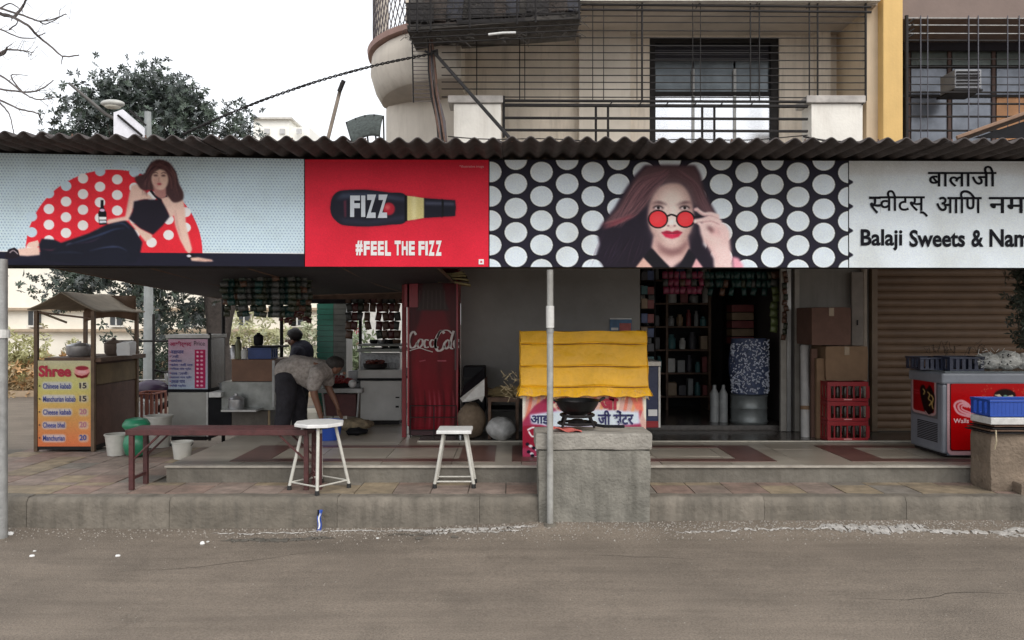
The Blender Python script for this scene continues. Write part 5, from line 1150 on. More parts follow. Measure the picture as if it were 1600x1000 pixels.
for k,(s,pr,w) in enumerate((('Chinese kabab','15',111),('Manchurian kabab','15',118),('Cheese kabab','20',111),('Cheese bhel','20',101),('Manchurian','20',101))):
    y=603+20.3*k; ptext(s,67,w,y-4,y+4.5,z_,kb,MB_,bold=.02); ptext(pr,124,135,y-5,y+4,z_,kb,MK if k<2 else mat('menu_rose',(.5,.2,.25),.5,.1,5,0) if k<4 else MB_,bold=.03)
    m=MB(); c=P(61.5,y,z_); m.lathe((0,0,0),[(.010,0)],3) if 0 else m.obox(c,(.013,.002,.013),Matrix.Rotation(R(45),3,'Y')); part(kb,'bullet',m,MK)
CT=mat('canopy_cloth',(.27,.225,.165),.85,.2,6,.3,40,stain=.4,stcol=(.12,.09,.07),)
apx=(k0+k1)/2-.0; za,ze=Z(457,KY),Z(486,KY)
ca=Vector((X(101,KY),KY-.05,za)); 
def canopy(side):
    ex=k0-.06 if side<0 else k1+.07; ee=ze+.02 if side<0 else ze+.00
    return MB().grid(lambda u,v:(ca.x+(ex-ca.x)*u,KY-.06+(KD+.12)*v,za+(ee-za)*u-.02*math.sin(u*math.pi)+.006*math.sin(v*9+u*4)),10,10)
part(kb,'canopy',canopy(-1),CT,smooth=True,solid=.012); part(kb,'canopy',canopy(1),CT,smooth=True,solid=.012)
part(kb,'rear_curtain',MB().grid(lambda u,v:(k0+.0+(k1-k0)*u,KY+KD-.03+.015*math.sin(u*20),Z(462,KY+KD)-(.30-.05*math.sin(u*3))*v-.0),16,4),mat('canopy_brown_cloth',(.16,.10,.065),.85,.2),smooth=True,solid=.01)
part(kb,'canopy_rail',MB().tube([(k0,KY,ze-.01),(k1,KY,ze-.01-.07)],.010,6),WOODD); part(kb,'canopy_rail',MB().tube([(k0,KY,ze),(k0+.14,KY+.3,ze-.12)],.012,6),mat('pale_stick',(.4,.33,.25),.8))
# pans on the kiosk
def pan(c,r,h,m,label,name='cooking_pot',cat='pot',group=None,lid=True):
    t=thing(name,label,cat,c,group); part(t,'vessel',MB().lathe(c,[(r*.8,.001),(r*.97,h*.25),(r,h),(r*1.06,h*1.02),(r*.94,h),(r*.9,h*.3),(.01,h*.15)],22),m,smooth=True)
    if lid: part(t,'lid',MB().lathe((c[0],c[1],c[2]+h*1.03),[(r*1.02,0),(r*.6,h*.22),(.02,h*.3),(.02,h*.45),(0,h*.45)],20),m,smooth=True)
    return t
ALU=mat('aluminium',(.50,.50,.51),.35,.15,12,.1,40,metal=.7,stain=.3,stcol=(.14,.12,.1))
kt=Z(559,KY)
pan((X(124,8.3),8.3,kt+.002),.13,.11,ALU,'silvery lidded pot on the snack kiosk counter')
pan((X(178,8.6),8.6,kt+.002),.10,.13,mat('brown_pot',(.13,.09,.07),.6),'dark brown pot at the rear of the kiosk counter')
mm=thing('napkin_stack','white folded cloth at the rear right of the kiosk counter','cloth',(X(196,8.5),8.5,kt)); part(mm,'folded_cloth',noisebox(X(191,8.5)-.03,X(203,8.5)+.02,8.45,8.6,kt+.003,kt+.14,.02,44,0,5),WHITE,smooth=True)
# ---------------------------------------------------------------- menu stand on a steel cabinet
MY=8.7; m0,m1=X(262,MY),X(325,MY)
ms=thing('steel_cabinet_stall','grey steel cabinet with pink and white menu board above it','stall',((m0+m1)/2,8.9,.25))
part(ms,'cabinet',MB().box(m0+.005,m1,MY,MY+.5,.30,Z(613,MY)),mat('cabinet_grey',(.36,.355,.33),.5,.12,5,.05,40,stain=.4,stcol=(.22,.2,.17)),bevel=.005)
part(ms,'cabinet_base',MB().box(m0+.03,m1-.03,MY+.02,MY+.48,.252,.30),IRON)
part(ms,'cabinet_edge',MB().box(m1-.018,m1+.002,MY-.006,MY-.001,.30,Z(613,MY)),WHITEP)
part(ms,'glass_case',MB().box(m0+.005,m1-.0,MY+.03,MY+.5,Z(608,MY),Z(529,MY)),mat('case_dark',(.10,.10,.11),.25)); part(ms,'frame_bar',MB().box(m0-.01,m1+.02,MY-.0,MY+.5,Z(612.5,MY),Z(608.5,MY)),BLACK)
part(ms,'frame_post',MB().box(m1+.003,m1+.025,MY,MY+.03,.252,Z(520,MY)),IRON); part(ms,'top_lid',MB().box(m0-.02,m1+.02,MY-.01,MY+.52,Z(528,MY),Z(523,MY)),WHITEP)
cv=Canvas(262,529,325,609,(.76,.74,.80),6)
for k in range(20): cv.poly([(262,529+k*4),(325,529+k*4),(325,533+k*4),(262,533+k*4)],(.80-.12*k/20,.66+.08*k/20,.74+.06*k/20))
cv.poly([(304,546),(321,546),(321,607),(304,607)],(.70,.12,.36)); 
for k in range(9):
    y=550+k*6.6; cv.ell(308.5,y,2,1.6,(.92,.80,.85)); cv.ell(315,y,2.2,1.6,(.9,.72,.8)); cv.ell(265.5,y,1,1,(.6,.3,.4))
printed(ms,'menu_board',cv,lambda u,v:P(262.5+62.5*u,529.5+79*v,MY+.024),bpy.data.materials['menu_print'],gain=1.2)
ptext('आशीर्वाद',265,299,533,543,MY+.016,ms,mat('menu_crimson',(.42,.04,.12),.5,.1,5,0),bold=.03); ptext('Price',303,320,533,540,MY+.016,ms,MK)
for k,s in enumerate(('वडापाव','भजी','समोसा','कांदा भजी पाव','मिसळ पाव प्लेट','पाव भाजी','मसाला पाव प्लेट','उसळ पाव','पोहे प्लेट')):
    y=550+k*6.6; ptext(s,267,267+[20,12,17,34,32,26,33,22,24][k],y-2.4,y+2.6,MY+.016,ms,MB_,bold=.02)
# tubs, buckets, water pots -----------------------------------------
def bucket(c,r,h,m,label,name='bucket',group=None,handle=True):
    t=thing(name,label,'bucket',c,group); part(t,'tub',MB().lathe(c,[(r*.78,.001),(r*.98,h*.93),(r*1.06,h*.94),(r*1.06,h),(r*.94,h),(r*.74,.02),(.01,.02)],24),m,smooth=True)
    if handle: part(t,'handle',MB().tube([(c[0]+r*1.07*math.cos(a),c[1]-.1*math.sin(a)*0-r*.4*math.sin(a),c[2]+h*.93-r*.55*math.sin(a)) for a in [math.pi*k/12 for k in range(13)]],.004,5),IRON)
    return t
BW=mat('bucket_white',(.50,.49,.45),.45,.12,10,.05,40,stain=.45,stcol=(.22,.2,.16))
bucket((X(183,7.8),7.8,.25),.115,.215,BW,'white plastic bucket standing left of the green water pot','bucket','white buckets near the kiosk')
gp=thing('water_pot','round green plastic water pot behind the left end of the bench','pot',(X(213,7.7),7.7,.25))
GRN=mat('green_plastic',(.025,.20,.105),.35,.2,8,.15,30)
part(gp,'body',MB().lathe((X(213,7.7),7.7,.25),[(.05,.001),(.10,.03),(.125,.12),(.11,.2),(.06,.235),(.055,.25),(.10,.27),(.13,.31),(.13,.33),(.10,.375),(.04,.39),(0,.39)],22),GRN,smooth=True)
bucket((X(248,8.3),8.3,.25),.14,.34,BW,'wide white tub just left of the steel cabinet','bucket','white buckets near the kiosk',False)
bucket((X(285,7.6),7.6,.25),.10,.17,BW,'small white bucket under the red bench before the steel cabinet','bucket','white buckets near the kiosk')
bucket((X(513,7.9),7.9,.392),.145,.20,BLUEP,'blue plastic tub on the tiled floor behind the octagonal stool')
bucket((X(352,8.9),8.9,.72),.07,.17,mat('grey_bowl',(.36,.37,.38),.4),'grey plastic jug beside the steel counter','jug',None,False)['category']='jug'
# red crate behind lamp post, bundle of dark leaves
open_crate((X(221,9.3),9.5,.25),.13,.2,.48,mat('faded_red',(.26,.09,.06),.6,.2),'tall faded red crate behind the snack kiosk',bars=5)
# ---------------------------------------------------------------- stall counters behind
def counter(name,label,px0,px1,ytop,Yf,dp,zb,parts,cat='counter'):
    t=thing(name,label,cat,(X((px0+px1)/2,Yf),Yf+dp/2,zb))
    for (nm,a,b,c,d_,y0,y1,m) in parts: part(t,nm,MB().pbox(a,b,c,d_,y0,y1),m,bevel=.003)
    return t
CY=8.6
counter('cooking_counter','brown topped steel cooking counter left of the bending man',335,430,560,CY,.6,.392,
 [('wood_panel',362,430,562,596,CY,CY+.6,mat('brown_panel',(.17,.085,.05),.6,.2,6)),('steel_panel',346,428,596.6,641,CY-.02,CY+.6,mat('grimy_steel',(.23,.24,.23),.35,.3,8,.05,40,metal=.6)),('base_panel',362,418,641.6,672,CY+.02,CY+.6,mat('greasy_brown',(.10,.085,.07),.6,.3,8)),
  ('base_post',418.5,422,641.6,672,CY+.0,CY+.02,mat('tan_post',(.3,.22,.13),.7)),('side_shelf',326,345,613,621,CY-.1,CY+.3,WHITEP),('dark_base',326,361,622,672,CY+.05,CY+.6,BLACK),('steel_rod',425,429,563,636,CY-.05,CY-.03,GALV)])
pan((X(370,CY-.1),CY-.12,Z(640,CY)+.0),.085,.13,ALU,'shiny steel pot before the steel counter panel')
cth=thing('counter_shelf','narrow steel shelf carrying the shiny pot on the counter front','shelf',(X(370,CY-.1),CY-.12,Z(646,CY))); part(cth,'shelf_board',MB().pbox(345,400,640.6,643.5,CY-.25,CY-.021),STEEL)
ZT=Z(562,CY)
open_crate((X(409,CY+.2),CY+.25,ZT+.003),.13,.13,.125,mat('dull_blue',(.03,.06,.20),.5,.2),'dull blue crate on the brown counter panel',bars=9)
tc=thing('tray_lid','black flat tray lid lying over the dull blue crate','tray',(X(405,CY),CY+.25,ZT+.13)); part(tc,'lid',MB().box(X(387,CY),X(436,CY),CY+.08,CY+.4,ZT+.131,ZT+.15),BLACK,bevel=.004)
for k,(px,h,r,l) in enumerate(((403,.10,.055,'small round black pot with a knob on the black tray'),)): pan((X(px,CY+.2),CY+.22,ZT+.152),r,h,BLACK,l)
for k,(px,h,m_,l) in enumerate(((366,.16,ALU,'steel jar leftmost on the brown counter'),(374,.25,mat('olive_bottle',(.12,.12,.06),.3),'tall olive bottle on the brown counter beside the blue crate'),(383,.13,WHITEP,'small pale jar next to the blue crate'))):
    c=(X(px,CY+.15),CY+.12,ZT+.002); t=thing('jar',l,'jar',c); part(t,'glass_body',MB().lathe(c,[(.035,.001),(.037,h*.7),(.022,h*.82),(.018,h*.9),(.0,h*.9)],14),m_,smooth=True); part(t,'cap',MB().lathe((c[0],c[1],c[2]+h*.905),[(.021,0),(.021,h*.1),(0,h*.1)],12),IRON)
# small table with wok of red food, tins
TY=8.9
tt=thing('food_table','small steel table with food under the bending man','table',(X(530,TY),TY+.2,.392)); part(tt,'table_top',MB().pbox(497,566,607,614,TY,TY+.4),GALV,bevel=.004)
for px in (503,560):
    for y in (TY+.03,TY+.37): part(tt,'leg',MB().tube([(X(px,TY),y,Z(614,TY)),(X(px+(6 if px<530 else -4),TY),y,.394)],.012,6),GALV)
part(tt,'shelf_panel',MB().pbox(505,556,616,650,TY+.12,TY+.3),mat('maroon_panel',(.10,.03,.03),.6,.3))
zt2=Z(607,TY)
rf_=random.Random(12)
bw=thing('food_tray','round tray of dark red chillies on the small steel table','tray',(X(527,TY),TY+.15,zt2+.002)); part(bw,'dish',MB().lathe((X(527,TY),TY+.15,zt2+.002),[(.15,0),(.21,.05),(.22,.055),(.2,.05),(.0,.02)],20,0,2*math.pi,1,.6),IRON,smooth=True)
fm=MB(); 
for k in range(90): a=rf_.random()*6.28; r=rf_.random()**.5*.17; fm.ell((X(527,TY)+r*math.cos(a),TY+.15+r*.6*math.sin(a),zt2+.05+rf_.random()*.12*(1-r/.2)),(.022,.014,.016),6,4)
part(bw,'chillies',fm,mat('chilli_red',(.22,.015,.012),.45,.4,30),kind='stuff')
for k,(px,l) in enumerate(((505,'white onions bag left on the small steel table'),(549,'white cup bundle right on the small steel table'))):
    sack((X(px,TY),TY+.06,zt2+.002),.045,.05,.05,WHITE,l,'bag',60+k,False,'onion_bag')
pan((X(556,9.2),9.2,Z(606,9.2)),.09,.20,mat('grey_bowl',(.36,.37,.38)),'grey steel drum at the right end of the small table',lid=False)
sd=thing('drum_stand','low wooden stand under the grey drum','stand',(X(556,9.2),9.2,.392)); part(sd,'stand_box',MB().box(X(545,9.2),X(572,9.2),9.1,9.4,.394,Z(607,9.2)),WOODB)
fs_=thing('floor_sack','patterned brown sack on the floor behind the blue tub','sack',(X(548,8.6),8.6,.392)); 
mb=MB(); mb.ell((X(552,8.5),8.6,.45),(.20,.15,.07),20,10,lambda p:1+.1*math.sin(p.x*7+p.y*5)); part(fs_,'bag',mb,mat('brown_print_sack',(.24,.19,.12),.9,.45,22,.4,50),smooth=True)
dk=thing('dark_floor_bundle','dark bundle on the floor in front of the white cabinet','bundle',(X(556,8.2),8.2,.392)); mb=MB(); mb.ell((X(556,8.2),8.2,.43),(.12,.10,.04),16,8,lambda p:1+.15*math.sin(p.x*9)); part(dk,'cloth',mb,BLACK,smooth=True)
# white cabinet stove stall
SYc=9.0
sb=thing('white_stove_counter','white steel cooking counter with glass shelf left of the drinks fridge','counter',(X(595,SYc),9.2,.392))
part(sb,'lower_cabinet',MB().pbox(563,627,595,657,SYc,SYc+.5),mat('cabinet_white',(.46,.46,.44),.5,.1,5,.05,40,stain=.4,stcol=(.3,.28,.25)),bevel=.005)
part(sb,'dark_rail',MB().pbox(558,630,591.5,594.6,SYc-.02,SYc+.5),BLACK); part(sb,'upper_panel',MB().pbox(559,629,578,591,SYc-.01,SYc+.5),mat('cabinet_white',(.46,.46,.44)),bevel=.004)
part(sb,'base',MB().pbox(566,624,657.4,664,SYc+.03,SYc+.45),IRON)
for px in (562,626): part(sb,'glass_post',MB().pbox(px-1.2,px+1.2,538,577.6,SYc,SYc+.02),STEEL)
part(sb,'top_shelf',MB().pbox(558,630,545,550,SYc-.02,SYc+.5),mat('shelf_grey',(.20,.21,.19),.5),bevel=.004); part(sb,'top_shelf',MB().pbox(560,628,538,541,SYc,SYc+.5),mat('shelf_grey',(.2,.21,.19)),bevel=.003)
part(sb,'back_sheet',MB().pbox(563,626,551,577,SYc+.46,SYc+.48),mat('pale_tiles',(.42,.43,.44),.4,.3,30))
part(sb,'hinge',MB().pbox(618,624,620,622,SYc-.006,SYc-.001),IRON); part(sb,'hinge',MB().pbox(618,623,634,637,SYc-.006,SYc-.001),IRON)
pan((X(586,SYc+.15),SYc+.17,Z(578,SYc)+.003),.14,.06,IRON,'wide dark frying pan on the white stove counter',lid=False)
fm=MB(); 
for k in range(60): a=rf_.random()*6.28; r=rf_.random()**.5*.11; fm.ell((X(586,SYc+.15)+r*math.cos(a),SYc+.17+r*math.sin(a),Z(578,SYc)+.05+rf_.random()*.05),(.02,.015,.014),6,4)
fo=single('fried_snacks',fm,mat('fried_red',(.13,.03,.02),.5,.4,30),'heap of dark red snacks in the wide frying pan','food')
for k in range(5):
    c=(X(600+k*5,SYc+.3),SYc+.32,Z(578,SYc)+.002); single('glass_tumbler',MB().lathe(c,[(.016,0),(.021,.06),(.019,.06),(.014,.005)],10),mat('tumbler',(.6,.62,.64),.15),'glass tumbler behind the frying pan on the white counter, '+ORDN[k]+' from the left','glass','glass tumblers on the white stove counter',smooth=True)
for k in range(4): pan((X(583+k*12,SYc+.2),SYc+.25,Z(538,SYc)+.002),.05,.045,[IRON,ALU,IRON,WOODD][k],['leftmost dark dish on the top shelf of the white counter','steel dish second on the top shelf of the white counter','dark dish third on the top shelf of the white counter','brown dish at the right end of the top shelf of the white counter'][k],lid=False,name='dish',cat='dish')
# tiled pillar
PY=10.2
pi_=thing('tiled_pillar','square pillar half green half grey tiled behind the bending man','pillar',(X(518,PY),PY+.15,.0)); GT=[mat('green_tile',(.045,.20,.145),.35,.2,6,.03,20),mat('grey_green_tile',(.15,.155,.14),.4,.25,6,.03,20)]
pxa,pxm,pxb=X(495,PY),X(521,PY),X(541,PY)
part(pi_,'core',MB().box(pxa+.01,pxb-.01,PY+.012,PY+.4,0,3.0),mat('mortar',(.12,.12,.11),.9))
tz=.40
while tz<2.35:
    part(pi_,'green_tile',MB().box(pxa,pxm-.003,PY,PY+.011,tz,tz+.066),GT[0]); part(pi_,'grey_tile',MB().box(pxm,pxb,PY,PY+.011,tz,tz+.066),GT[1]); tz+=.072
part(pi_,'side_skin',MB().box(pxb-.009,pxb+.0,PY+.012,PY+.4,0,3.0),GT[1])
# posts of stall, dark ceiling, hanging goods
for px,Yp,l in ((440,9.6,'thin black stall post behind the bending man'),(563,9.7,'thin black stall post left of the white stove counter'),(349,9.6,'thin black stall post beside the dark tree trunk')):
    t=thing('stall_post',l,'post',(X(px,Yp),Yp,.0)); part(t,'pole',MB().tube([(X(px,Yp),Yp,0.0),(X(px,Yp),Yp,2.3)],.022,8),IRON,smooth=True)
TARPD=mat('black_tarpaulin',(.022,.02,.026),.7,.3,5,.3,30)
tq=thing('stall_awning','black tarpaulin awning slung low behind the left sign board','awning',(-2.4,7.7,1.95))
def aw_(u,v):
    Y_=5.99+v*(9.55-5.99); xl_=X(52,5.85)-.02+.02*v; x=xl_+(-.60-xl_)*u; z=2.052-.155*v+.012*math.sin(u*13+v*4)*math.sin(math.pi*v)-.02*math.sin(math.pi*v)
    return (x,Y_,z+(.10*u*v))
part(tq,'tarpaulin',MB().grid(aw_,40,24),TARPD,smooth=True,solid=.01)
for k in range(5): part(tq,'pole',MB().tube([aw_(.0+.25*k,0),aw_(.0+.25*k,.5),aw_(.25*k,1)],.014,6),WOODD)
for k,yy in ((0,9.56),): part(tq,'rear_beam',MB().box(X(345,9.56),-.55,9.56,9.62,1.88,1.98),WOODD)
def strip(px,py,Y,n,w,h,mats,proto={}):
    pass
SG=[mat('packet_'+a,b,.35,.35,14,.2,40) for a,b in (('dark_green',(.018,.034,.026)),('moss',(.030,.036,.020)),('maroon',(.09,.018,.018)),('teal',(.010,.045,.040)),('brown',(.10,.05,.03)),('pink',(.22,.03,.07)),('lime',(.10,.13,.045)),('grey',(.055,.058,.055)))]
def packet_mesh(w,h):
    return MB().grid(lambda u,v:(w*(u-.5),-.012*math.sin(math.pi*u)*math.sin(math.pi*v)-.001,-h*v),4,4)
def hanging_strip(px,py0,py1,Y,mi,label,group,wpx=11,hpx=11,k=None):
    if k is not None: label=label+', '+ORDN[k]+' from the left'
    c=(X(px,Y),Y,Z(py1,Y)); t=thing('packet_strip',label,'packets',c,group); w=wpx*Y/F; h=hpx*Y/F; py=py0; r=rf_
    while py<py1-2:
        m=packet_mesh(w*r.uniform(.8,1),h*.95); a=P(px+r.uniform(-1.6,1.6),py,Y); tl=r.uniform(-.25,.25); m.v=[(v[0]*math.cos(tl)-v[2]*math.sin(tl)+a.x,v[1]+a.y+v[0]*r.uniform(-.3,.3)*0,v[2]*math.cos(tl)+v[0]*math.sin(tl)+a.z) for v in m.v]
        part(t,'packet',m,SG[mi] if r.random()<.75 else SG[r.choice([7,1,4])],smooth=True,solid=.004); py+=hpx
    return t
G1='strips of packets hanging from the stall beam'
for k in range(15):
    px=352+k*8.7; bot=[470,472,478,482,476,484,488,492,497,494,498,496,486,470,468][k]
    hanging_strip(px+rf_.uniform(-2,2),430,bot,6.95+.05*(k%3),[0,3,1,0,7][k%5],'strip of dark green packets at the front of the stall',G1,13,9.5,k)
for k in range(15):
    hanging_strip(356+k*9,432,[486,478,492][k%3]+rf_.uniform(-6,6),7.3,3 if k%2 else 1,'strip of green packets in the rear row of the stall','rear strips of packets in the stall',12,9,k)
for k in range(8): hanging_strip(440+k*6,478+(k%3)*3,498+(k%4)*3,9.4,2,'short strip of maroon packets hanging above the dark haired person','maroon packets hanging left of the pillar',8,8,k)
hb=thing('brown_bag','square brown paper bag hanging among the maroon packets','bag',P(472,480,9.38)); part(hb,'bag',MB().pbox(463,482,455,479,9.36,9.39),mat('brown_paper',(.14,.085,.055),.8),bevel=.01)
for k in range(9): hanging_strip(545+k*9.5,474,[520,506,503,505,480,530,536,538,536][k],9.5,[4,2,7,4,4,2,4,2,7][k],'strip of brown packets hanging right of the green pillar','brown packets hanging right of the pillar',11,14,k)
for k in range(10): hanging_strip(545+k*9.5,424,474,9.6,[4,7,0,4,2][k%5],'strip of dark packets hanging high right of the green pillar','high dark packets right of the pillar',10,10,k)
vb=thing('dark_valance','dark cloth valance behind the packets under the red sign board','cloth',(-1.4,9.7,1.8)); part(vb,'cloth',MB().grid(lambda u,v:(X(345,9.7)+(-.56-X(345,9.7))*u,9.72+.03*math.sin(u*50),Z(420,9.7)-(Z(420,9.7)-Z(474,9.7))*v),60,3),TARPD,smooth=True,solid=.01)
# ---------------------------------------------------------------- shop interior
sh_=thing('shop_shelving','dark shop shelving packed with goods behind the doorway','shelves',(2.0,9.9,.46))
for k in range(6): part(sh_,'shelf_board',MB().box(1.42,2.55,9.9,10.3,.62+.30*k,.64+.30*k),WOODD)
for xx in (1.42,1.98,2.53): part(sh_,'upright',MB().box(xx,xx+.03,9.88,10.32,.46,2.4),WOODD)
part(sh_,'back_panel',MB().box(1.42,2.56,10.33,10.35,.46,2.4),BLACK)
GM=[mat('goods_'+a,b,.45,.2,12,.05,40) for a,b in (('grey',(.26,.27,.27)),('teal',(.05,.14,.15)),('maroon',(.22,.05,.05)),('blue',(.06,.09,.20)),('dark',(.05,.05,.06)),('tan',(.26,.18,.11)),('white',(.48,.48,.46)))]
NAMES=['grey','teal','maroon','blue','dark','tan','white']; rg=random.Random(21)
ORD=['lowest','second','third','fourth','fifth','top']
for k in range(6):
    x=1.47; nn=0
    while x<2.48:
        w=rg.uniform(.07,.15); 
        if x<1.98<x+w+.01: x=2.02
        h=rg.uniform(.12,.24); gi=rg.choice([0,0,1,2,3,4,4,5,6]); kind=rg.random(); zz=.642+.30*k; y0=9.92+rg.random()*.05
        lab='%s %s of goods on the %s shelf inside the dark shop'%(NAMES[gi],'packet' if kind<.6 else 'jar',ORD[k])+', '+ORDN[nn]+' from the left'; nn+=1; grp='goods on the %s shelf'%ORD[k]
        if kind<.6: single('goods_packet',MB().box(x,x+w*.85,y0,y0+.12,zz,zz+h),GM[gi],lab,'packet',grp,bevel=.006)
        else:
            r=w*.4; single('goods_jar',MB().lathe((x+w*.42,y0+r,zz),[(r*.9,0),(r,.02),(r,h*.7),(r*.6,h*.8),(r*.62,h*.95),(0,h*.95)],10),GM[gi],lab,'jar',grp,smooth=True)
        x+=w+.01
# racks at the door left
lr=thing('narrow_door_rack','narrow wire rack of packets inside the left door edge','rack',(1.5,8.7,.46))
for xx in (1.43,1.60): part(lr,'upright',MB().tube([(xx,8.6,.46),(xx,8.6,2.6)],.008,5),IRON)
for k in range(12):
    z=.62+.16*k; part(lr,'wire_shelf',MB().box(1.43,1.60,8.6,8.72,z,z+.006),IRON)
    part(lr,'carded_packet',MB().box(1.445,1.515,8.58,8.62,z+.008,z+.10+.03*rg.random()),rg.choice(GM),bevel=.004)
    part(lr,'carded_packet',MB().box(1.52,1.59,8.60,8.66,z+.008,z+.09+.04*rg.random()),rg.choice(GM[:5]),bevel=.004)
G2='pink packet strips over the shop door'; G3='teal packet strips over the shop door'
for k in range(7): hanging_strip(1040+k*9,424,460-(k%3)*4,8.52,5,'strip of pink red packets hanging over the shop doorway',G2,9,12,k)
for k in range(13): hanging_strip(1103+k*8.3,424,452+(k%2)*4,8.52+.02*(k%2),3,'strip of teal packets hanging over the shop doorway',G3,9,13,k)
hanging_strip(1211,424,512,8.5,6,'long strip of lime green packets at the right door edge','door edge strips',13,12)
hanging_strip(1226,424,526,8.34,4,'long narrow strip of red brown packets beside the lime green strip','door edge strips',8,9)
# steel drum with blue sack of pouches, cylinders
dr=thing('steel_drum','grey steel drum in the shop doorway under the blue speckled sack','drum',(X(1170,8.7),8.7,.46)); part(dr,'shell',MB().lathe((X(1170,8.7),8.7,.46),[(.20,.001),(.21,.02),(.20,.04),(.20,.16),(.207,.17),(.20,.18),(.20,.30),(.21,.31),(.20,.32),(0,.32)],26),mat('drum_grey',(.22,.24,.24),.4,.2,8,.05,40,metal=.4),smooth=True)
bs=thing('pouch_sack','large blue and white speckled net sack of pouches in the doorway','sack',(X(1170,8.7),8.7,.785))
part(bs,'sack_body',MB().grid(lambda u,v:(X(1170,8.7)+.21*math.sin(2*math.pi*u)*(1-.08*math.cos(v*6)),8.7+.17*math.cos(2*math.pi*u),.79+.62*v+.0),24,12),mat('net_blue',(.05,.07,.14),.6,.4,30),smooth=True)
pmn=MB()
for k in range(420):
    a=rg.uniform(-2.0,2.0) if 0 else rg.uniform(math.pi*.55,math.pi*1.45); z=.80+rg.random()*.60; x=X(1170,8.7)+.215*math.sin(a); y=8.7+.175*math.cos(a)
    if y>8.7: y=8.7-(y-8.7)
    pmn.obox((x,y-.004,z),(.022,.004,.010),Matrix.Rotation(rg.uniform(-1.5,1.5),3,'Y'))
part(bs,'pouches',pmn,mat('pouch_white_blue',(.42,.46,.56),.35,.45,60),kind='stuff')
for k,(px,l) in enumerate(((1118,'pale grey cylinder leaning left of the steel drum'),(1132,'slim grey cylinder next to the steel drum'))):
    single('plastic_can',MB().lathe((X(px,8.7),8.75,.46),[(.05,0),(.05,.32),(.02,.38),(.02,.42),(0,.42)],14),GM[0],l,'can',smooth=True)
bx=thing('goods_boxes_stack','red brown printed boxes stacked above the speckled sack in the dark shop','boxes',(X(1172,9.6),9.6,1.0))
for k in range(5): part(bx,'box',MB().box(X(1142,9.6),X(1176,9.6),9.55,9.8,1.32+.10*k,1.41+.10*k),[GM[2],GM[5]][k%2],bevel=.006)
part(bx,'plinth',MB().box(X(1140,9.6),X(1178,9.6),9.56,9.8,.461,1.318),BLACK)
# ---------------------------------------------------------------- street, walls, far buildings, trees
SUNW=mat('bright_cream_wall',(.88,.84,.74),.85,.08,1,.05,20,stain=.15,stcol=(.55,.47,.36))  # wall colour raised: the brightness of direct sun is put into it
cbd=thing('cream_house','low sunlit cream house across the side street','house',(-11,20,0))
part(cbd,'wall',MB().box(-20.5,-2.8,20,26,0,5.2),SUNW)
for py in (483,516): part(cbd,'ledge',MB().box(-20.6,-2.7,19.85,19.998,Z(py+2,20),Z(py-2,20)),mat('ledge_tan',(.42,.33,.24),.85))
for px in (44,172,232,300,372,455):
    w=part(cbd,'window',MB().pbox(px,px+18,486,508,19.93,19.998),mat('window_dark',(.05,.055,.06),.3)); part(w,'sill',MB().pbox(px-3,px+21,508.5,511,19.85,19.995),CREAML)
    part(w,'frame',MB().pbox(px+8,px+10,486,508,19.91,19.929),WHITEP)
cw=thing('compound_wall','low cream compound wall along the far side of the side street','wall',(-9,17,0))
part(cw,'wall',MB().box(-22,-1.2,17.2,17.4,0,Z(560,17.2)),mat('wall_ochre',(.62,.50,.35),.85,.15,1,.05,20,stain=.3,stcol=(.38,.28,.18))); part(cw,'coping',MB().box(-22,-1.15,17.15,17.45,Z(560,17.2)+.001,Z(556,17.2)),CREAML)
wb=thing('white_banner_wall','white wall with red lettered banner seen right of the green pillar','wall',(X(580,15),15,0)); part(wb,'wall',MB().box(X(536,15),X(640,15),15,15.3,0,3.4),mat('bright_white_wall',(.82,.80,.76),.8)); 
part(wb,'banner',MB().pbox(544,572,508,562,14.96,14.99),WHITE)
for k,(s,py) in enumerate((('पान',512),('शॉप',532),('चहा',548))): ptext(s,548,566,py,py+11,14.95,wb,mat('banner_red',(.45,.10,.10),.6,.2),bold=.03)
gt=thing('grass_bank','','x'); bpy.data.objects.remove(gt)
LEAFS={}
def leafmat(n,c): return mat('leaf_'+n,c,.55,.35,3,0,10)
def leaves(n,fn,size,rnd,flat=.35,clump=7):
    m=MB()
    for k in range(n):
        c=fn(); 
        if c is None: continue
        c=Vector(c); ax=Vector((rnd.gauss(0,1),rnd.gauss(0,1),rnd.gauss(.4,1))).normalized(); t=ax.orthogonal().normalized(); b=ax.cross(t)
        for q in range(clump):
            a=2*math.pi*q/clump+rnd.random()*.6; d_=(t*math.cos(a)+b*math.sin(a)+ax*.35).normalized(); w=ax.cross(d_).normalized()*size*.16
            L=size*rnd.uniform(.6,1.1); p1=c+d_*L*.5+ax*L*.04; p2=c+d_*L-ax*L*.10
            m.add([c,p1+w,p2,p1-w],[(0,1,2,3)])
    return m
def limb(m,p,d_,r,L,rnd,depth,tips,bend=.25,n=5,split=(2,3),droop=0):
    pts=[p];rs=[r];q=p.copy();dd=d_.normalized()
    for k in range(n):
        dd=(dd+Vector((rnd.gauss(0,bend),rnd.gauss(0,bend),rnd.gauss(0,bend)-droop))*.5).normalized(); q=q+dd*L/n; pts.append(q.copy()); rs.append(r*(1-.45*(k+1)/n))
    m.tube(pts,rs,6 if r>.01 else 4,False)
    if depth==0: tips.append(q); return
    for k in range(rnd.randint(*split)):
        i=rnd.randint(max(1,n-3),n); nd=(dd+Vector((rnd.gauss(0,.6),rnd.gauss(0,.6),rnd.gauss(.1,.5)))).normalized(); limb(m,pts[i],nd,rs[i]*.7,L*rnd.uniform(.6,.85),rnd,depth-1,tips,bend,n,split,droop)
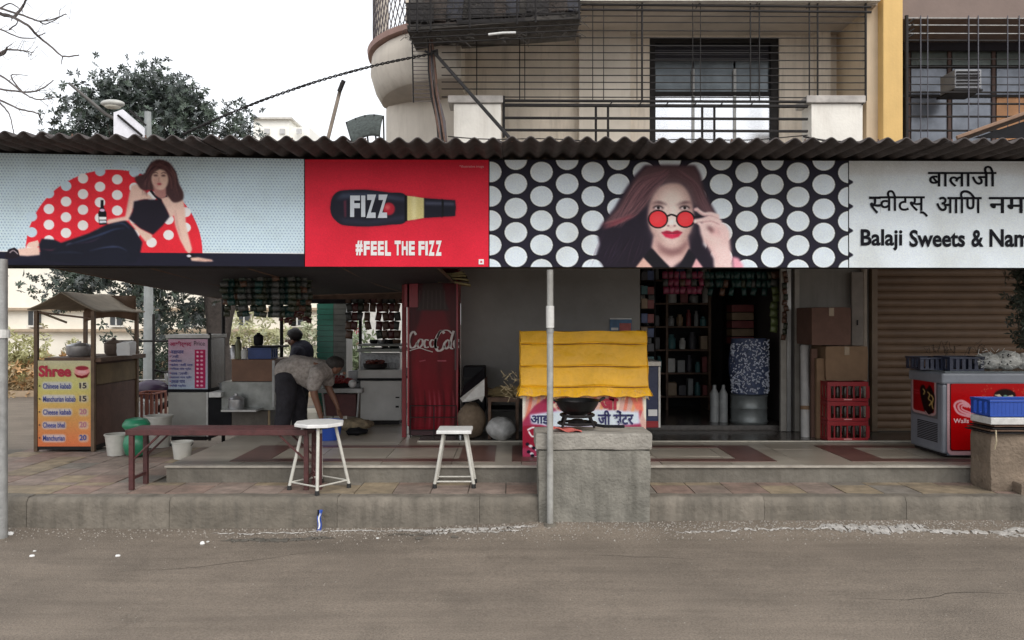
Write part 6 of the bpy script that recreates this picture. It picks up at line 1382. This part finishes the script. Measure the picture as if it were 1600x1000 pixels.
# big dark leafed tree behind the shops
rt=random.Random(31); TYY=13.5
tr=thing('leafy_tree','big dark green tree rising behind the left roof','tree',(X(342,TYY),TYY,0))
m=MB(); tips=[]; base=Vector((X(342,TYY),TYY,0))
m.tube([base,base+Vector((.03,0,.8)),base+Vector((-.05,0,1.6)),base+Vector((-.10,0,2.1))],[.24,.20,.17,.16],12,False)
top=base+Vector((-.10,0,2.1))
for dx,dz in ((-1.0,1.6),(-.5,1.9),(.35,1.5),(-1.5,1.1),(.7,.9)): limb(m,top,Vector((dx,rt.uniform(-.5,.5),dz)),.10,1.5,rt,2,tips)
m.tube([base+Vector((.05,0,1.0)),base+Vector((.22,-.1,1.7)),base+Vector((.42,-.1,2.3))],[.09,.07,.05],8,False)
part(tr,'trunk',m,mat('dark_bark',(.055,.045,.04),.9,.35,9,.7,30),smooth=True)
LOB=[(228,150,1.35,1.15),(175,150,.75,.6),(290,160,.85,.7),(120,190,.7,.55),(90,205,.6,.4),(350,185,.75,.6),(365,205,.6,.55),(230,120,.6,.55),(270,130,.55,.5),(150,125,.35,.3),(255,200,1.3,.8),(170,200,1.0,.6),
     (150,440,.9,.5),(90,430,.55,.35),(260,470,1.0,.55),(310,480,.5,.5),(205,450,.8,.5),(60,442,.25,.35),(265,420,1.0,.6),(180,410,1.0,.5)]
def crown():
    a=rt.choices(LOB,[l[2]*l[3] for l in LOB])[0]; c=P(a[0],a[1],TYY)
    v=Vector((rt.gauss(0,1),rt.gauss(0,1),rt.gauss(0,1))).normalized()*(rt.random()**.45); q=c+Vector((v.x*a[2],v.y*min(1.2,a[2])*1.1,v.z*a[3]))
    px_=800+q.x*F/q.y; py_=500-(q.z-EYE)*F/q.y; lim=np.interp(px_,[40,60,110,125,150,180,228,262,300,330,370,400,410],[225,200,168,142,118,112,96,108,142,160,156,195,230])
    return q if py_>lim+rt.uniform(8,22) else None
CEN=[c for c in (crown() for _ in range(300)) if c is not None][:150]
def crown2():
    c=rt.choice(CEN); return c+Vector((rt.gauss(0,.17),rt.gauss(0,.2),rt.gauss(0,.15)))
LMS=[leafmat('dark',(.040,.056,.048)),leafmat('mid',(.060,.085,.062)),leafmat('blue',(.105,.12,.12))]  # leaf colours lifted, with a light haze put into them
cr_=leaves(2000,crown2,.100,rt); o=part(tr,'crown',cr_,LMS[0])
cr_=leaves(1700,crown2,.105,rt); part(tr,'crown',cr_,LMS[1]); part(tr,'crown',leaves(1300,crown2,.095,rt),LMS[2])
for o in tr.children:
    if o.name.startswith('crown') and o.data.polygons: pass
# thin second trunk and the bare branched tree at the left
br_=thing('bare_tree','leafless tree whose thin branches reach in at the top left','tree',(-7.4,8.6,0)); BT=mat('twig_bark',(.10,.085,.08),.85,.3,9)
m=MB(); BY=8.6; m.tube([Vector((-7.4,BY,0)),Vector((-7.45,BY,2)),Vector((-7.2,BY,3.6)),Vector((-6.9,BY,5.2))],[.12,.10,.08,.05],8,False); part(br_,'trunk',m,BT,smooth=True)
zc=3.478
for (zt__,yy_,r_) in ((5.15,20,.03),(4.9,110,.022),(4.4,330,.03),(4.0,460,.026)):
    q_=P(-190/3.478,yy_/3.478,BY); tx=-6.9-.3*(5.2-zt__)/1.6; part(br_,'limb',MB().tube([Vector((tx,BY,zt__-.25)),Vector(((tx+q_.x)/2,BY,(zt__+q_.z)/2-.03)),q_],[r_*1.3,r_,r_*.6],7,False),BT,smooth=True)
paths=[([(-190,20),(-60,30),(0,45),(130,85),(215,115),(300,100),(360,75)],.012),([(-190,20),(0,75),(75,95),(160,145),(205,195),(280,255),(340,305),(430,300)],.016),([(75,95),(120,40),(140,0),(150,-40)],.010),([(-190,110),(0,160),(110,205),(195,205)],.008),
 ([(-190,330),(0,300),(40,255)],.014),([(0,290),(40,270),(120,275),(180,285)],.008),([(-190,330),(0,410),(120,500),(200,540),(290,530)],.010),([(-190,460),(0,485),(150,500),(230,480),(290,435)],.009),([(-190,460),(0,545),(100,590),(200,615),(215,640)],.010),([(-40,540),(0,560),(50,620),(70,700),(80,740)],.007),
 ([(0,45),(60,20),(120,60)],.006),([(205,195),(250,180)],.006),([(215,115),(250,130),(330,90)],.005),([(120,500),(60,410),(150,410)],.005),([(340,305),(335,350)],.004),([(50,160),(90,130),(95,100)],.005)]
for p,r in paths:
    q=crom([(x/zc,y/zc) for x,y in p],False); n=len(q); wob=random.Random(int(r*1e4)+n)
    m=MB().tube([P(x+wob.uniform(-.5,.5),y+wob.uniform(-.5,.5),BY+.05*math.sin(i*.3)) for i,(x,y) in enumerate(q)],[r*1.5*(1-.8*i/n)+.002 for i in range(n)],4,False); part(br_,'branch',m,BT)
m=MB()
for k in range(60):
    p,r=rt.choice(paths[:9]); a=rt.choice(crom([(x/zc,y/zc) for x,y in p],False)); s=P(a[0],a[1],BY); m.tube([s,s+Vector((rt.uniform(-.02,.12),0,rt.uniform(-.1,.12))),s+Vector((rt.uniform(.02,.25),.0,rt.uniform(-.12,.2)))],[.004,.003,.0015],3,False)
part(br_,'twigs',m,BT,kind='stuff')
# bright shrubs by the compound wall and dry bank
rs_=random.Random(77)
for k,(px,py,sx,sz,l,c) in enumerate(((35,565,.9,.7,'yellow green shrub by the compound wall at the far left',(.38,.37,.18)),(75,590,.9,.5,'dry orange shrub at the wall foot behind the kiosk',(.50,.30,.14)),(25,598,.9,.4,'low tan shrub on the far road verge at the left edge',(.50,.38,.22)),(395,525,1.0,.5,'pale yellow shrub behind the stall counter',(.50,.50,.30)),(485,535,.8,.6,'pale green shrub left of the green pillar',(.45,.48,.32)),(245,560,1.1,.8,'dark bush behind the lamp post and kiosk',(.04,.06,.04)),(150,600,.9,.5,'dull shrub low behind the snack kiosk',(.12,.12,.06)),(556,560,.4,.6,'light shrub seen between pillar and white counter',(.22,.27,.15)))):
    Yk=16.6 if k!=7 else 14.2; c0=P(px,py,Yk); t=thing('shrub',l,'shrub',(c0.x,Yk,0))
    def sf(c0=c0,sx=sx,sz=sz): v=Vector((rs_.gauss(0,.45),rs_.gauss(0,.4),rs_.gauss(0,.45))); return c0+Vector((v.x*sx,v.y*.5,max(-c0.z+.05,v.z*sz)))
    part(t,'foliage',leaves(150 if k in (3,4,7) else 260,sf,.16,rs_,clump=5),leafmat('shrub%d'%k if 0 else 'shrub_'+['a','b','c','d','e','f','g','h'][k],c)); st2=MB()
    for q in range(4): st2.tube([(c0.x+rs_.uniform(-.1,.1),Yk,0),(c0.x+rs_.uniform(-.3,.3),Yk,c0.z)],[.03,.01],5,False)
    part(t,'stems',st2,BT)
# street lamp with white panels, poles
LY=11.0
lp_=thing('street_lamp','grey street lamp pole with a white panel and lamp head above the roof','street lamp',(X(232,LY),LY,0))
part(lp_,'pole',MB().tube([(X(232,LY),LY,0),(X(232,LY),LY,3.0),(X(231,LY),LY,Z(175,LY))],[.075,.055,.045],14),mat('pole_grey',(.30,.32,.32),.5,.15,9,.1,40),smooth=True)
part(lp_,'arm',MB().tube([P(232,215,LY),P(165,178,LY),P(108,130,LY)],[.03,.026,.02],8),mat('pole_dark',(.09,.085,.08),.6),smooth=True)
hd=MB(); hd.ell(P(174,162,LY-.05),(.17,.10,.055),18,10,lambda p:1+.12*p.x); part(lp_,'lamp_head',hd,mat('lamp_grey',(.48,.48,.45),.4),smooth=True)
part(lp_,'lamp_glass',MB().ell(P(176,166,LY-.05),(.12,.08,.04),14,8),mat('lamp_glass_m',(.62,.60,.52),.2),smooth=True)
pnl=MB().add([P(178,176,LY-.1),P(192,171,LY-.1),P(226,200,LY-.1),P(226,236,LY-.1),P(178,214,LY-.1)],[(0,1,2,3,4)]); part(lp_,'white_panel',pnl,mat('panel_white',(.78,.78,.84),.6,.1,9),solid=.02)
part(lp_,'panel_strut',MB().tube([P(184,180,LY-.13),P(222,212,LY-.13)],.016,6),IRON); part(lp_,'panel_strut',MB().tube([P(202,172,LY-.13),P(228,196,LY-.13)],.014,6),IRON)
sp=thing('bracket_post','thin black post with small shelf behind the lamp pole','post',(X(240,10.5),10.5,0)); part(sp,'post',MB().tube([(X(240,10.5),10.5,0),(X(240,10.5),10.5,1.7)],.018,8),IRON); 
for py in (533,594): part(sp,'crossbar',MB().tube([P(162,py,10.5),P(262,py,10.5)],.014,6),GALV if py>560 else IRON)
mo=thing('parked_motorcycle','dark parked motorcycle partly hidden behind the lamp pole','motorcycle',(X(232,9.9),9.9,0))
mx_=X(232,9.9)
for dx in (-.32,.32):
    w_=part(mo,'wheel',MB().tube([(mx_+dx+.27*math.cos(a),9.9,.28+.27*math.sin(a)) for a in [R(15*k) for k in range(25)]],.04,8),RUB,smooth=True)
    part(w_,'rim',MB().tube([(mx_+dx-.24,9.9,.28),(mx_+dx+.24,9.9,.28)],.008,5).tube([(mx_+dx,9.9,.04),(mx_+dx,9.9,.52)],.008,5),STEEL)
mbq=MB(); mbq.ell((mx_+.05,9.9,.72),(.25,.11,.13),16,10); part(mo,'tank',mbq,mat('purple_black',(.04,.02,.05),.3),smooth=True)
mbq=MB(); mbq.ell((mx_-.28,9.9,.70),(.26,.10,.06),16,8); part(mo,'saddle',mbq,BLACK,smooth=True); part(mo,'engine',noisebox(mx_-.14,mx_+.14,9.8,10.0,.28,.56,.015,70,0,4),STEEL)
part(mo,'fork',MB().tube([(mx_+.32,9.9,.28),(mx_+.22,9.9,.95)],.022,7),STEEL); part(mo,'handlebar',MB().tube([(mx_+.2,9.62,1.0),(mx_+.24,9.8,.95),(mx_+.24,10.0,.95),(mx_+.2,10.18,1.0)],.014,6),IRON); part(mo,'headlight',MB().ell((mx_+.33,9.9,.86),(.07,.08,.08),12,8),STEEL,smooth=True)
# far pale building & net hood
fb=thing('distant_block','very pale distant block over the roof right of the tree','building',(-13.5,42,0)); FP=mat('far_pale',(.86,.85,.80),.9,.04,1,0); part(fb,'wall',MB().box(X(402,42),X(484,42),42,50,0,Z(199,42)),FP); part(fb,'stair_tower',MB().box(X(396,41.8),X(452,41.8),41.8,47,0,Z(188,42)),FP); part(fb,'cornice',MB().box(X(394,41.6),X(456,41.6),41.6,47.2,Z(189,42),Z(186,42)),mat('far_cornice',(.5,.48,.44),.9))  # overexposed paleness is painted into this block's colours
for px in (412,436,462): w=part(fb,'window',MB().box(X(px,41.6),X(px+8,41.6),41.7,41.79,Z(211,42),Z(203,42)),mat('far_window',(.5,.5,.5),.6))
nh=thing('net_hood','dark netted hood structure standing above the roof left of the rounded balcony','hood',(X(570,10.4),10.4,Z(225,10.4)))
part(nh,'net_cover',MB().grid(lambda u,v:P(541+58*u,191-12*math.sin(u*2.2)+(40-0)*v+0*u,10.4)+Vector((0,-.25*math.sin(v*1.5)+.3*u*0,0))+Vector((.14*v*(1-u),0,0)),14,10),mat('dark_net',(.07,.085,.08),.8,.4,25,.4,60),smooth=True,solid=.01)
for k in range(5): part(nh,'rib',MB().tube([P(541+58*k/4,191-12*math.sin(k/4*2.2),10.38),P(546+54*k/4+6*(1-k/4),228,10.15)],.012,5),IRON)
# side street details: far kerb line with white paint
fk=empty_structure('side_pavement'); part(fk,'far_verge',MB().box(-22,-1.5,16.2,17.15,0,.12),mat('verge_dust',(.42,.32,.22),.95,.2,3)); part(fk,'edge_strip',MB().box(-14,-4.96,8.30,8.36,0,.05),CREAML)
part(fk,'edge_slab',MB().box(-5.74,-5.05,5.94,6.06,0,.245),CONC)
# hanging plant right edge
hp=thing('hanging_plant','dark fern hanging at the right edge under the shop sign','plant',P(1600,420,6.6)); rp=random.Random(5)
part(hp,'fronds',leaves(230,lambda:P(1606+rp.gauss(0,9),475+rp.uniform(-60,65),6.6)+Vector((0,rp.gauss(0,.08),0)),.075,rp,clump=5),leafmat('fern',(.035,.045,.03))); part(hp,'stem',MB().tube([P(1606,412,6.6),P(1604,475,6.6),P(1607,540,6.6)],.006,5),BT)
# ---------------------------------------------------------------- people
def skin_obj(parent,name,verts,edges,m,sub=2,rootv=0):
    off=root_of(parent).location; me=bpy.data.meshes.new(name); me.from_pydata([tuple(Vector(v[0])-off) for v in verts],edges,[]); o=bpy.data.objects.new(name,me); COL.objects.link(o)
    sk=o.modifiers.new('skin','SKIN'); sk.use_smooth_shade=True; sk.branch_smoothing=.5
    for i,v in enumerate(verts):
        r=v[1] if isinstance(v[1],tuple) else (v[1],v[1]); me.skin_vertices[0].data[i].radius=r; me.skin_vertices[0].data[i].use_root=(i==rootv)
    ss=o.modifiers.new('sub','SUBSURF'); ss.levels=sub; ss.render_levels=sub
    dg=bpy.context.evaluated_depsgraph_get(); nm_=bpy.data.meshes.new_from_object(o.evaluated_get(dg)); bpy.data.objects.remove(o)
    nm_.materials.clear(); nm_.materials.append(m); nm_.shade_smooth(); o2=bpy.data.objects.new(name,nm_); COL.objects.link(o2); o2.parent=parent; return o2
SKIN=mat('brown_skin',(.22,.105,.065),.5,.12,9,.05,60); HAIR=mat('black_hair',(.015,.012,.012),.6,.3,40,.4,90)
def blob(parent,name,segs,m,vox=.012):
    "a garment: tapered limbs fused into one smooth skin"
    mb=MB()
    for (a,ra),(b,rb) in segs:
        ra=ra if isinstance(ra,(int,float)) else ra[0]; rb=rb if isinstance(rb,(int,float)) else rb[0]; a=Vector(a); b=Vector(b)
        n=7; mb.tube([a.lerp(b,i/n) for i in range(n+1)],[ra+(rb-ra)*i/n for i in range(n+1)],16); mb.ell(a,(ra,ra,ra),16,12); mb.ell(b,(rb*.98,rb*.98,rb*.7),16,12)
    o=part(parent,name,mb,m); r_=o.modifiers.new('r','REMESH'); r_.mode='VOXEL'; r_.voxel_size=vox; r_.use_smooth_shade=True
    s_=o.modifiers.new('s','SMOOTH'); s_.iterations=6; s_.factor=.6
    tx=bpy.data.textures.new('folds','CLOUDS'); tx.noise_scale=.09; d_=o.modifiers.new('d','DISPLACE'); d_.texture=tx; d_.strength=.022; d_.texture_coords='GLOBAL'
    dg=bpy.context.evaluated_depsgraph_get(); nm_=bpy.data.meshes.new_from_object(o.evaluated_get(dg)); o.modifiers.clear(); o.data=nm_; return o
def hand(V,E,wrist_i,w,dirv,side,s=1.0):
    "palm and five fingers hanging from wrist index"
    dirv=dirv.normalized(); side=side.normalized(); base=len(V)
    palm=w+dirv*.055*s; V.append((palm,(.026*s,.018*s))); E.append((wrist_i,base))
    for k,(o_,L) in enumerate(((-.030,.062),(-.010,.074),(.010,.070),(.028,.055))):
        a=palm+dirv*.032*s+side*o_*s; b=a+dirv*L*.5*s+Vector((.004,0,0)); c=a+dirv*L*.95*s+Vector((.016,0,0)); i=len(V)
        V+= [(a,.0095*s),(b,.0085*s),(c,.007*s)]; E+=[(base,i),(i,i+1),(i+1,i+2)]
    i=len(V); a=palm-side*.034*s+dirv*.0; V+=[(a,.010*s),(a+dirv*.035*s-side*.012*s,.009*s),(a+dirv*.058*s-side*.01*s,.007*s)]; E+=[(base,i),(i,i+1),(i+1,i+2)]
def pp(px,py,Y=8.35,dy=0): v=P(px,py,Y); v.y+=dy; return v
# person 1: bending forward to the right
p1=thing('person','person bending forward in a pale checked shirt and dark trousers','person',(X(455,8.35),8.35,.392)); Yp=8.35
_pp=pp
def pp(px,py,Y=8.35,dy=0): return _pp(px,py+(4 if py<660 else 0)*min(1,(665-py)/60),Y,dy)
V=[(pp(450,578,Yp),.14),(pp(462,567,Yp),.13),(pp(485,570,Yp),.125),(pp(507,574,Yp),.12),(pp(516,573,Yp),.055),(pp(522,570,Yp),(.075,.075)),(pp(526,570,Yp),(.085,.085)),(pp(532,577,Yp),(.062,.062)),
   (pp(500,580,Yp,-.17),.06),(pp(497,606,Yp,-.20),.042),(pp(505,634,Yp,-.19),.034),(pp(509,649,Yp,-.19),.024)]
E=[(0,1),(1,2),(2,3),(3,4),(4,5),(5,6),(6,7),(3,8),(8,9),(9,10),(10,11)]
hand(V,E,11,pp(509,649,Yp,-.19),Vector((.15,0,-1)),Vector((.2,1,0)))
n=len(V); V+=[(pp(503,580,Yp,.17),.06),(pp(506,604,Yp,.20),.042),(pp(516,622,Yp,.18),.033),(pp(521,634,Yp,.17),.024)]; E+=[(3,n),(n,n+1),(n+1,n+2),(n+2,n+3)]
hand(V,E,n+3,pp(521,634,Yp,.17),Vector((.3,0,-1)),Vector((.2,1,0)))
for s,px in ((-1,445),(1,466)):
    n=len(V); V+=[(pp(448,588,Yp,s*.09),.095),(pp((448+px)/2+3,628,Yp,s*.10),.06),(pp(px-3,668,Yp,s*.10),.04),(pp(px-1,674,Yp,s*.10),.04),(pp(px+15,676.3,Yp,s*.10-.02),.028)]; E+=[(0,n),(n,n+1),(n+1,n+2),(n+2,n+3),(n+3,n+4)]
skin_obj(p1,'body',V,E,SKIN)
shV=[(pp(448,576,Yp),(.135,.15)),(pp(462,569,Yp),(.13,.15)),(pp(485,572,Yp),(.13,.155)),(pp(505,575,Yp),(.115,.14)),(pp(514,573,Yp),(.08,.08)),(pp(501,579,Yp,-.17),.085),(pp(497,598,Yp,-.20),.075),(pp(504,579,Yp,.17),.085),(pp(506,596,Yp,.20),.075)]
blob(p1,'shirt',[(shV[a],shV[b]) for a,b in [(0,1),(1,2),(2,3),(3,4),(3,5),(5,6),(3,7),(7,8)]]+[((pp(470,578,Yp),(.13,.13)),(pp(484,590,Yp),(.10,.10))),((pp(484,590,Yp),(.10,.10)),(pp(490,603,Yp),(.05,.05)))],mat('checked_shirt',(.36,.32,.29),.85,.35,26,.4,50))
TRS=mat('dark_trousers',(.022,.020,.026),.85,.4,14,.4,40); tv=[(pp(449,580,Yp),(.132,.14))]; te=[]
for s,px in ((-1,445),(1,466)):
    n=len(tv); tv+=[(pp(450,594,Yp,s*.075),(.115,.11)),(pp((450+px)/2+3,628,Yp,s*.10),(.10,.10)),(pp(px-1,666,Yp,s*.10),(.085,.085))]; te+=[(0,n),(n,n+1),(n+1,n+2)]
blob(p1,'trousers',[(tv[a],tv[b]) for a,b in te],TRS)
hm=MB(); hc=pp(524,565,Yp); hm.ell((hc.x-.005,hc.y,hc.z+.01),(.105,.095,.078),20,14,lambda p:1+.04*math.sin(p.x*21)*math.sin(p.y*17)); part(p1,'hair',hm,mat('grey_black_hair',(.035,.03,.026),.7,.4,40,.5,90),smooth=True)
for s in (-1,1):
    part(p1,'ear',MB().ell(pp(526,573,Yp,s*.085),(.022,.012,.028),10,8),SKIN,smooth=True); part(p1,'eye',MB().ell(pp(534,580,Yp,s*.035),(.008,.012,.012),8,6),WHITE,smooth=True)
part(p1,'nose',MB().ell(pp(538,579,Yp),(.02,.014,.018),10,8),SKIN,smooth=True); part(p1,'mouth',MB().ell(pp(533,586,Yp),(.014,.026,.007),10,6),mat('lip_dark',(.16,.05,.04),.5),smooth=True)
for s,px in ((-1,445),(1,466)): part(p1,'sandal',MB().box(X(px-4,Yp),X(px+19,Yp),Yp+s*.10-.045,Yp+s*.10+.045,.394,.408),BLACK,bevel=.005)
pp=_pp
# person 2: stands behind the counter, dark shirt
p2=thing('person','dark haired person in a dark shirt behind the counter, seen from the side','person',(X(462,10.0),10.0,0)); Y2=10.0
V=[(pp(466,600,Y2),.14),(pp(467,577,Y2),.14),(pp(472,548,Y2),.13),(pp(466,540,Y2),.08),(pp(462,538,Y2),.065),(pp(458,533,Y2),.085),(pp(457.5,527,Y2),.098),(pp(452,537,Y2),.05),
   (pp(470,548,Y2,-.17),.06),(pp(471,578,Y2,-.19),.045),(pp(452,592,Y2,-.22),.035),(pp(446,592,Y2,-.22),.025)]
E=[(0,1),(1,2),(2,3),(3,4),(4,5),(5,6),(5,7),(2,8),(8,9),(9,10),(10,11)]
hand(V,E,11,pp(446,592,Y2,-.22),Vector((-1,0,-.1)),Vector((0,1,0)))
n=len(V); V+=[(pp(466,548,Y2,.17),.06),(pp(460,576,Y2,.2),.045),(pp(446,590,Y2,.2),.033),(pp(441,590,Y2,.2),.024)]; E+=[(2,n),(n,n+1),(n+1,n+2),(n+2,n+3)]
hand(V,E,n+3,pp(441,590,Y2,.2),Vector((-1,0,-.1)),Vector((0,1,0)))
for s in (-1,1):
    n=len(V); V+=[(pp(466,612,Y2,s*.09),.09),(pp(464,652,Y2,s*.10),.06),(pp(467,684,Y2,s*.10),.04),(pp(467,691,Y2,s*.10),.04),(pp(452,692,Y2,s*.10),.028)]; E+=[(0,n),(n,n+1),(n+1,n+2),(n+2,n+3),(n+3,n+4)]
skin_obj(p2,'body',V,E,mat('deep_brown_skin',(.13,.06,.04),.5,.12,9,.05,60))
blob(p2,'shirt',[(q_[a],q_[b]) for q_ in [[(pp(466,602,Y2),.165),(pp(468,577,Y2),.165),(pp(472,549,Y2),.15),(pp(463,540,Y2),.08),(pp(471,550,Y2,-.17),.085),(pp(472,572,Y2,-.19),.075),(pp(467,550,Y2,.17),.085),(pp(463,570,Y2,.19),.075)]] for a,b in [(0,1),(1,2),(2,3),(2,4),(4,5),(2,6),(6,7)]],mat('dark_navy_shirt',(.018,.018,.032),.85,.4,14,.4,40))
tv=[(pp(466,602,Y2),.16)]; te=[]
for s in (-1,1):
    n=len(tv); tv+=[(pp(466,618,Y2,s*.085),.11),(pp(465,652,Y2,s*.10),.085),(pp(467,684,Y2,s*.10),.07)]; te+=[(0,n),(n,n+1),(n+1,n+2)]
blob(p2,'trousers',[(tv[a],tv[b]) for a,b in te],TRS)
hm=MB(); hc=pp(459.5,524.5,Y2); hm.ell((hc.x+.01,hc.y,hc.z+.012),(.100,.098,.088),20,14,lambda p:(1+.05*math.sin(p.x*19)*math.sin(p.z*17))*(.82 if (p.x<-.5 and p.z<0) else 1)); part(p2,'hair',hm,HAIR,smooth=True)
part(p2,'nose',MB().ell(pp(447,533,Y2),(.018,.014,.018),10,8),SKIN,smooth=True); part(p2,'ear',MB().ell(pp(460,534,Y2,-.10),(.022,.012,.028),10,8),SKIN,smooth=True)
part(p2,'mouth',MB().ell(pp(449,540,Y2),(.010,.024,.006),10,6),mat('lip_dark',(.16,.05,.04)),smooth=True)
for s in (-1,1): part(p2,'eye',MB().ell(pp(449,529,Y2,s*.035),(.007,.011,.010),8,6),WHITE,smooth=True)
for o in list(bpy.data.objects):
    if o.type=='MESH' and not o.data.polygons and not o.data.vertices: bpy.data.objects.remove(o)
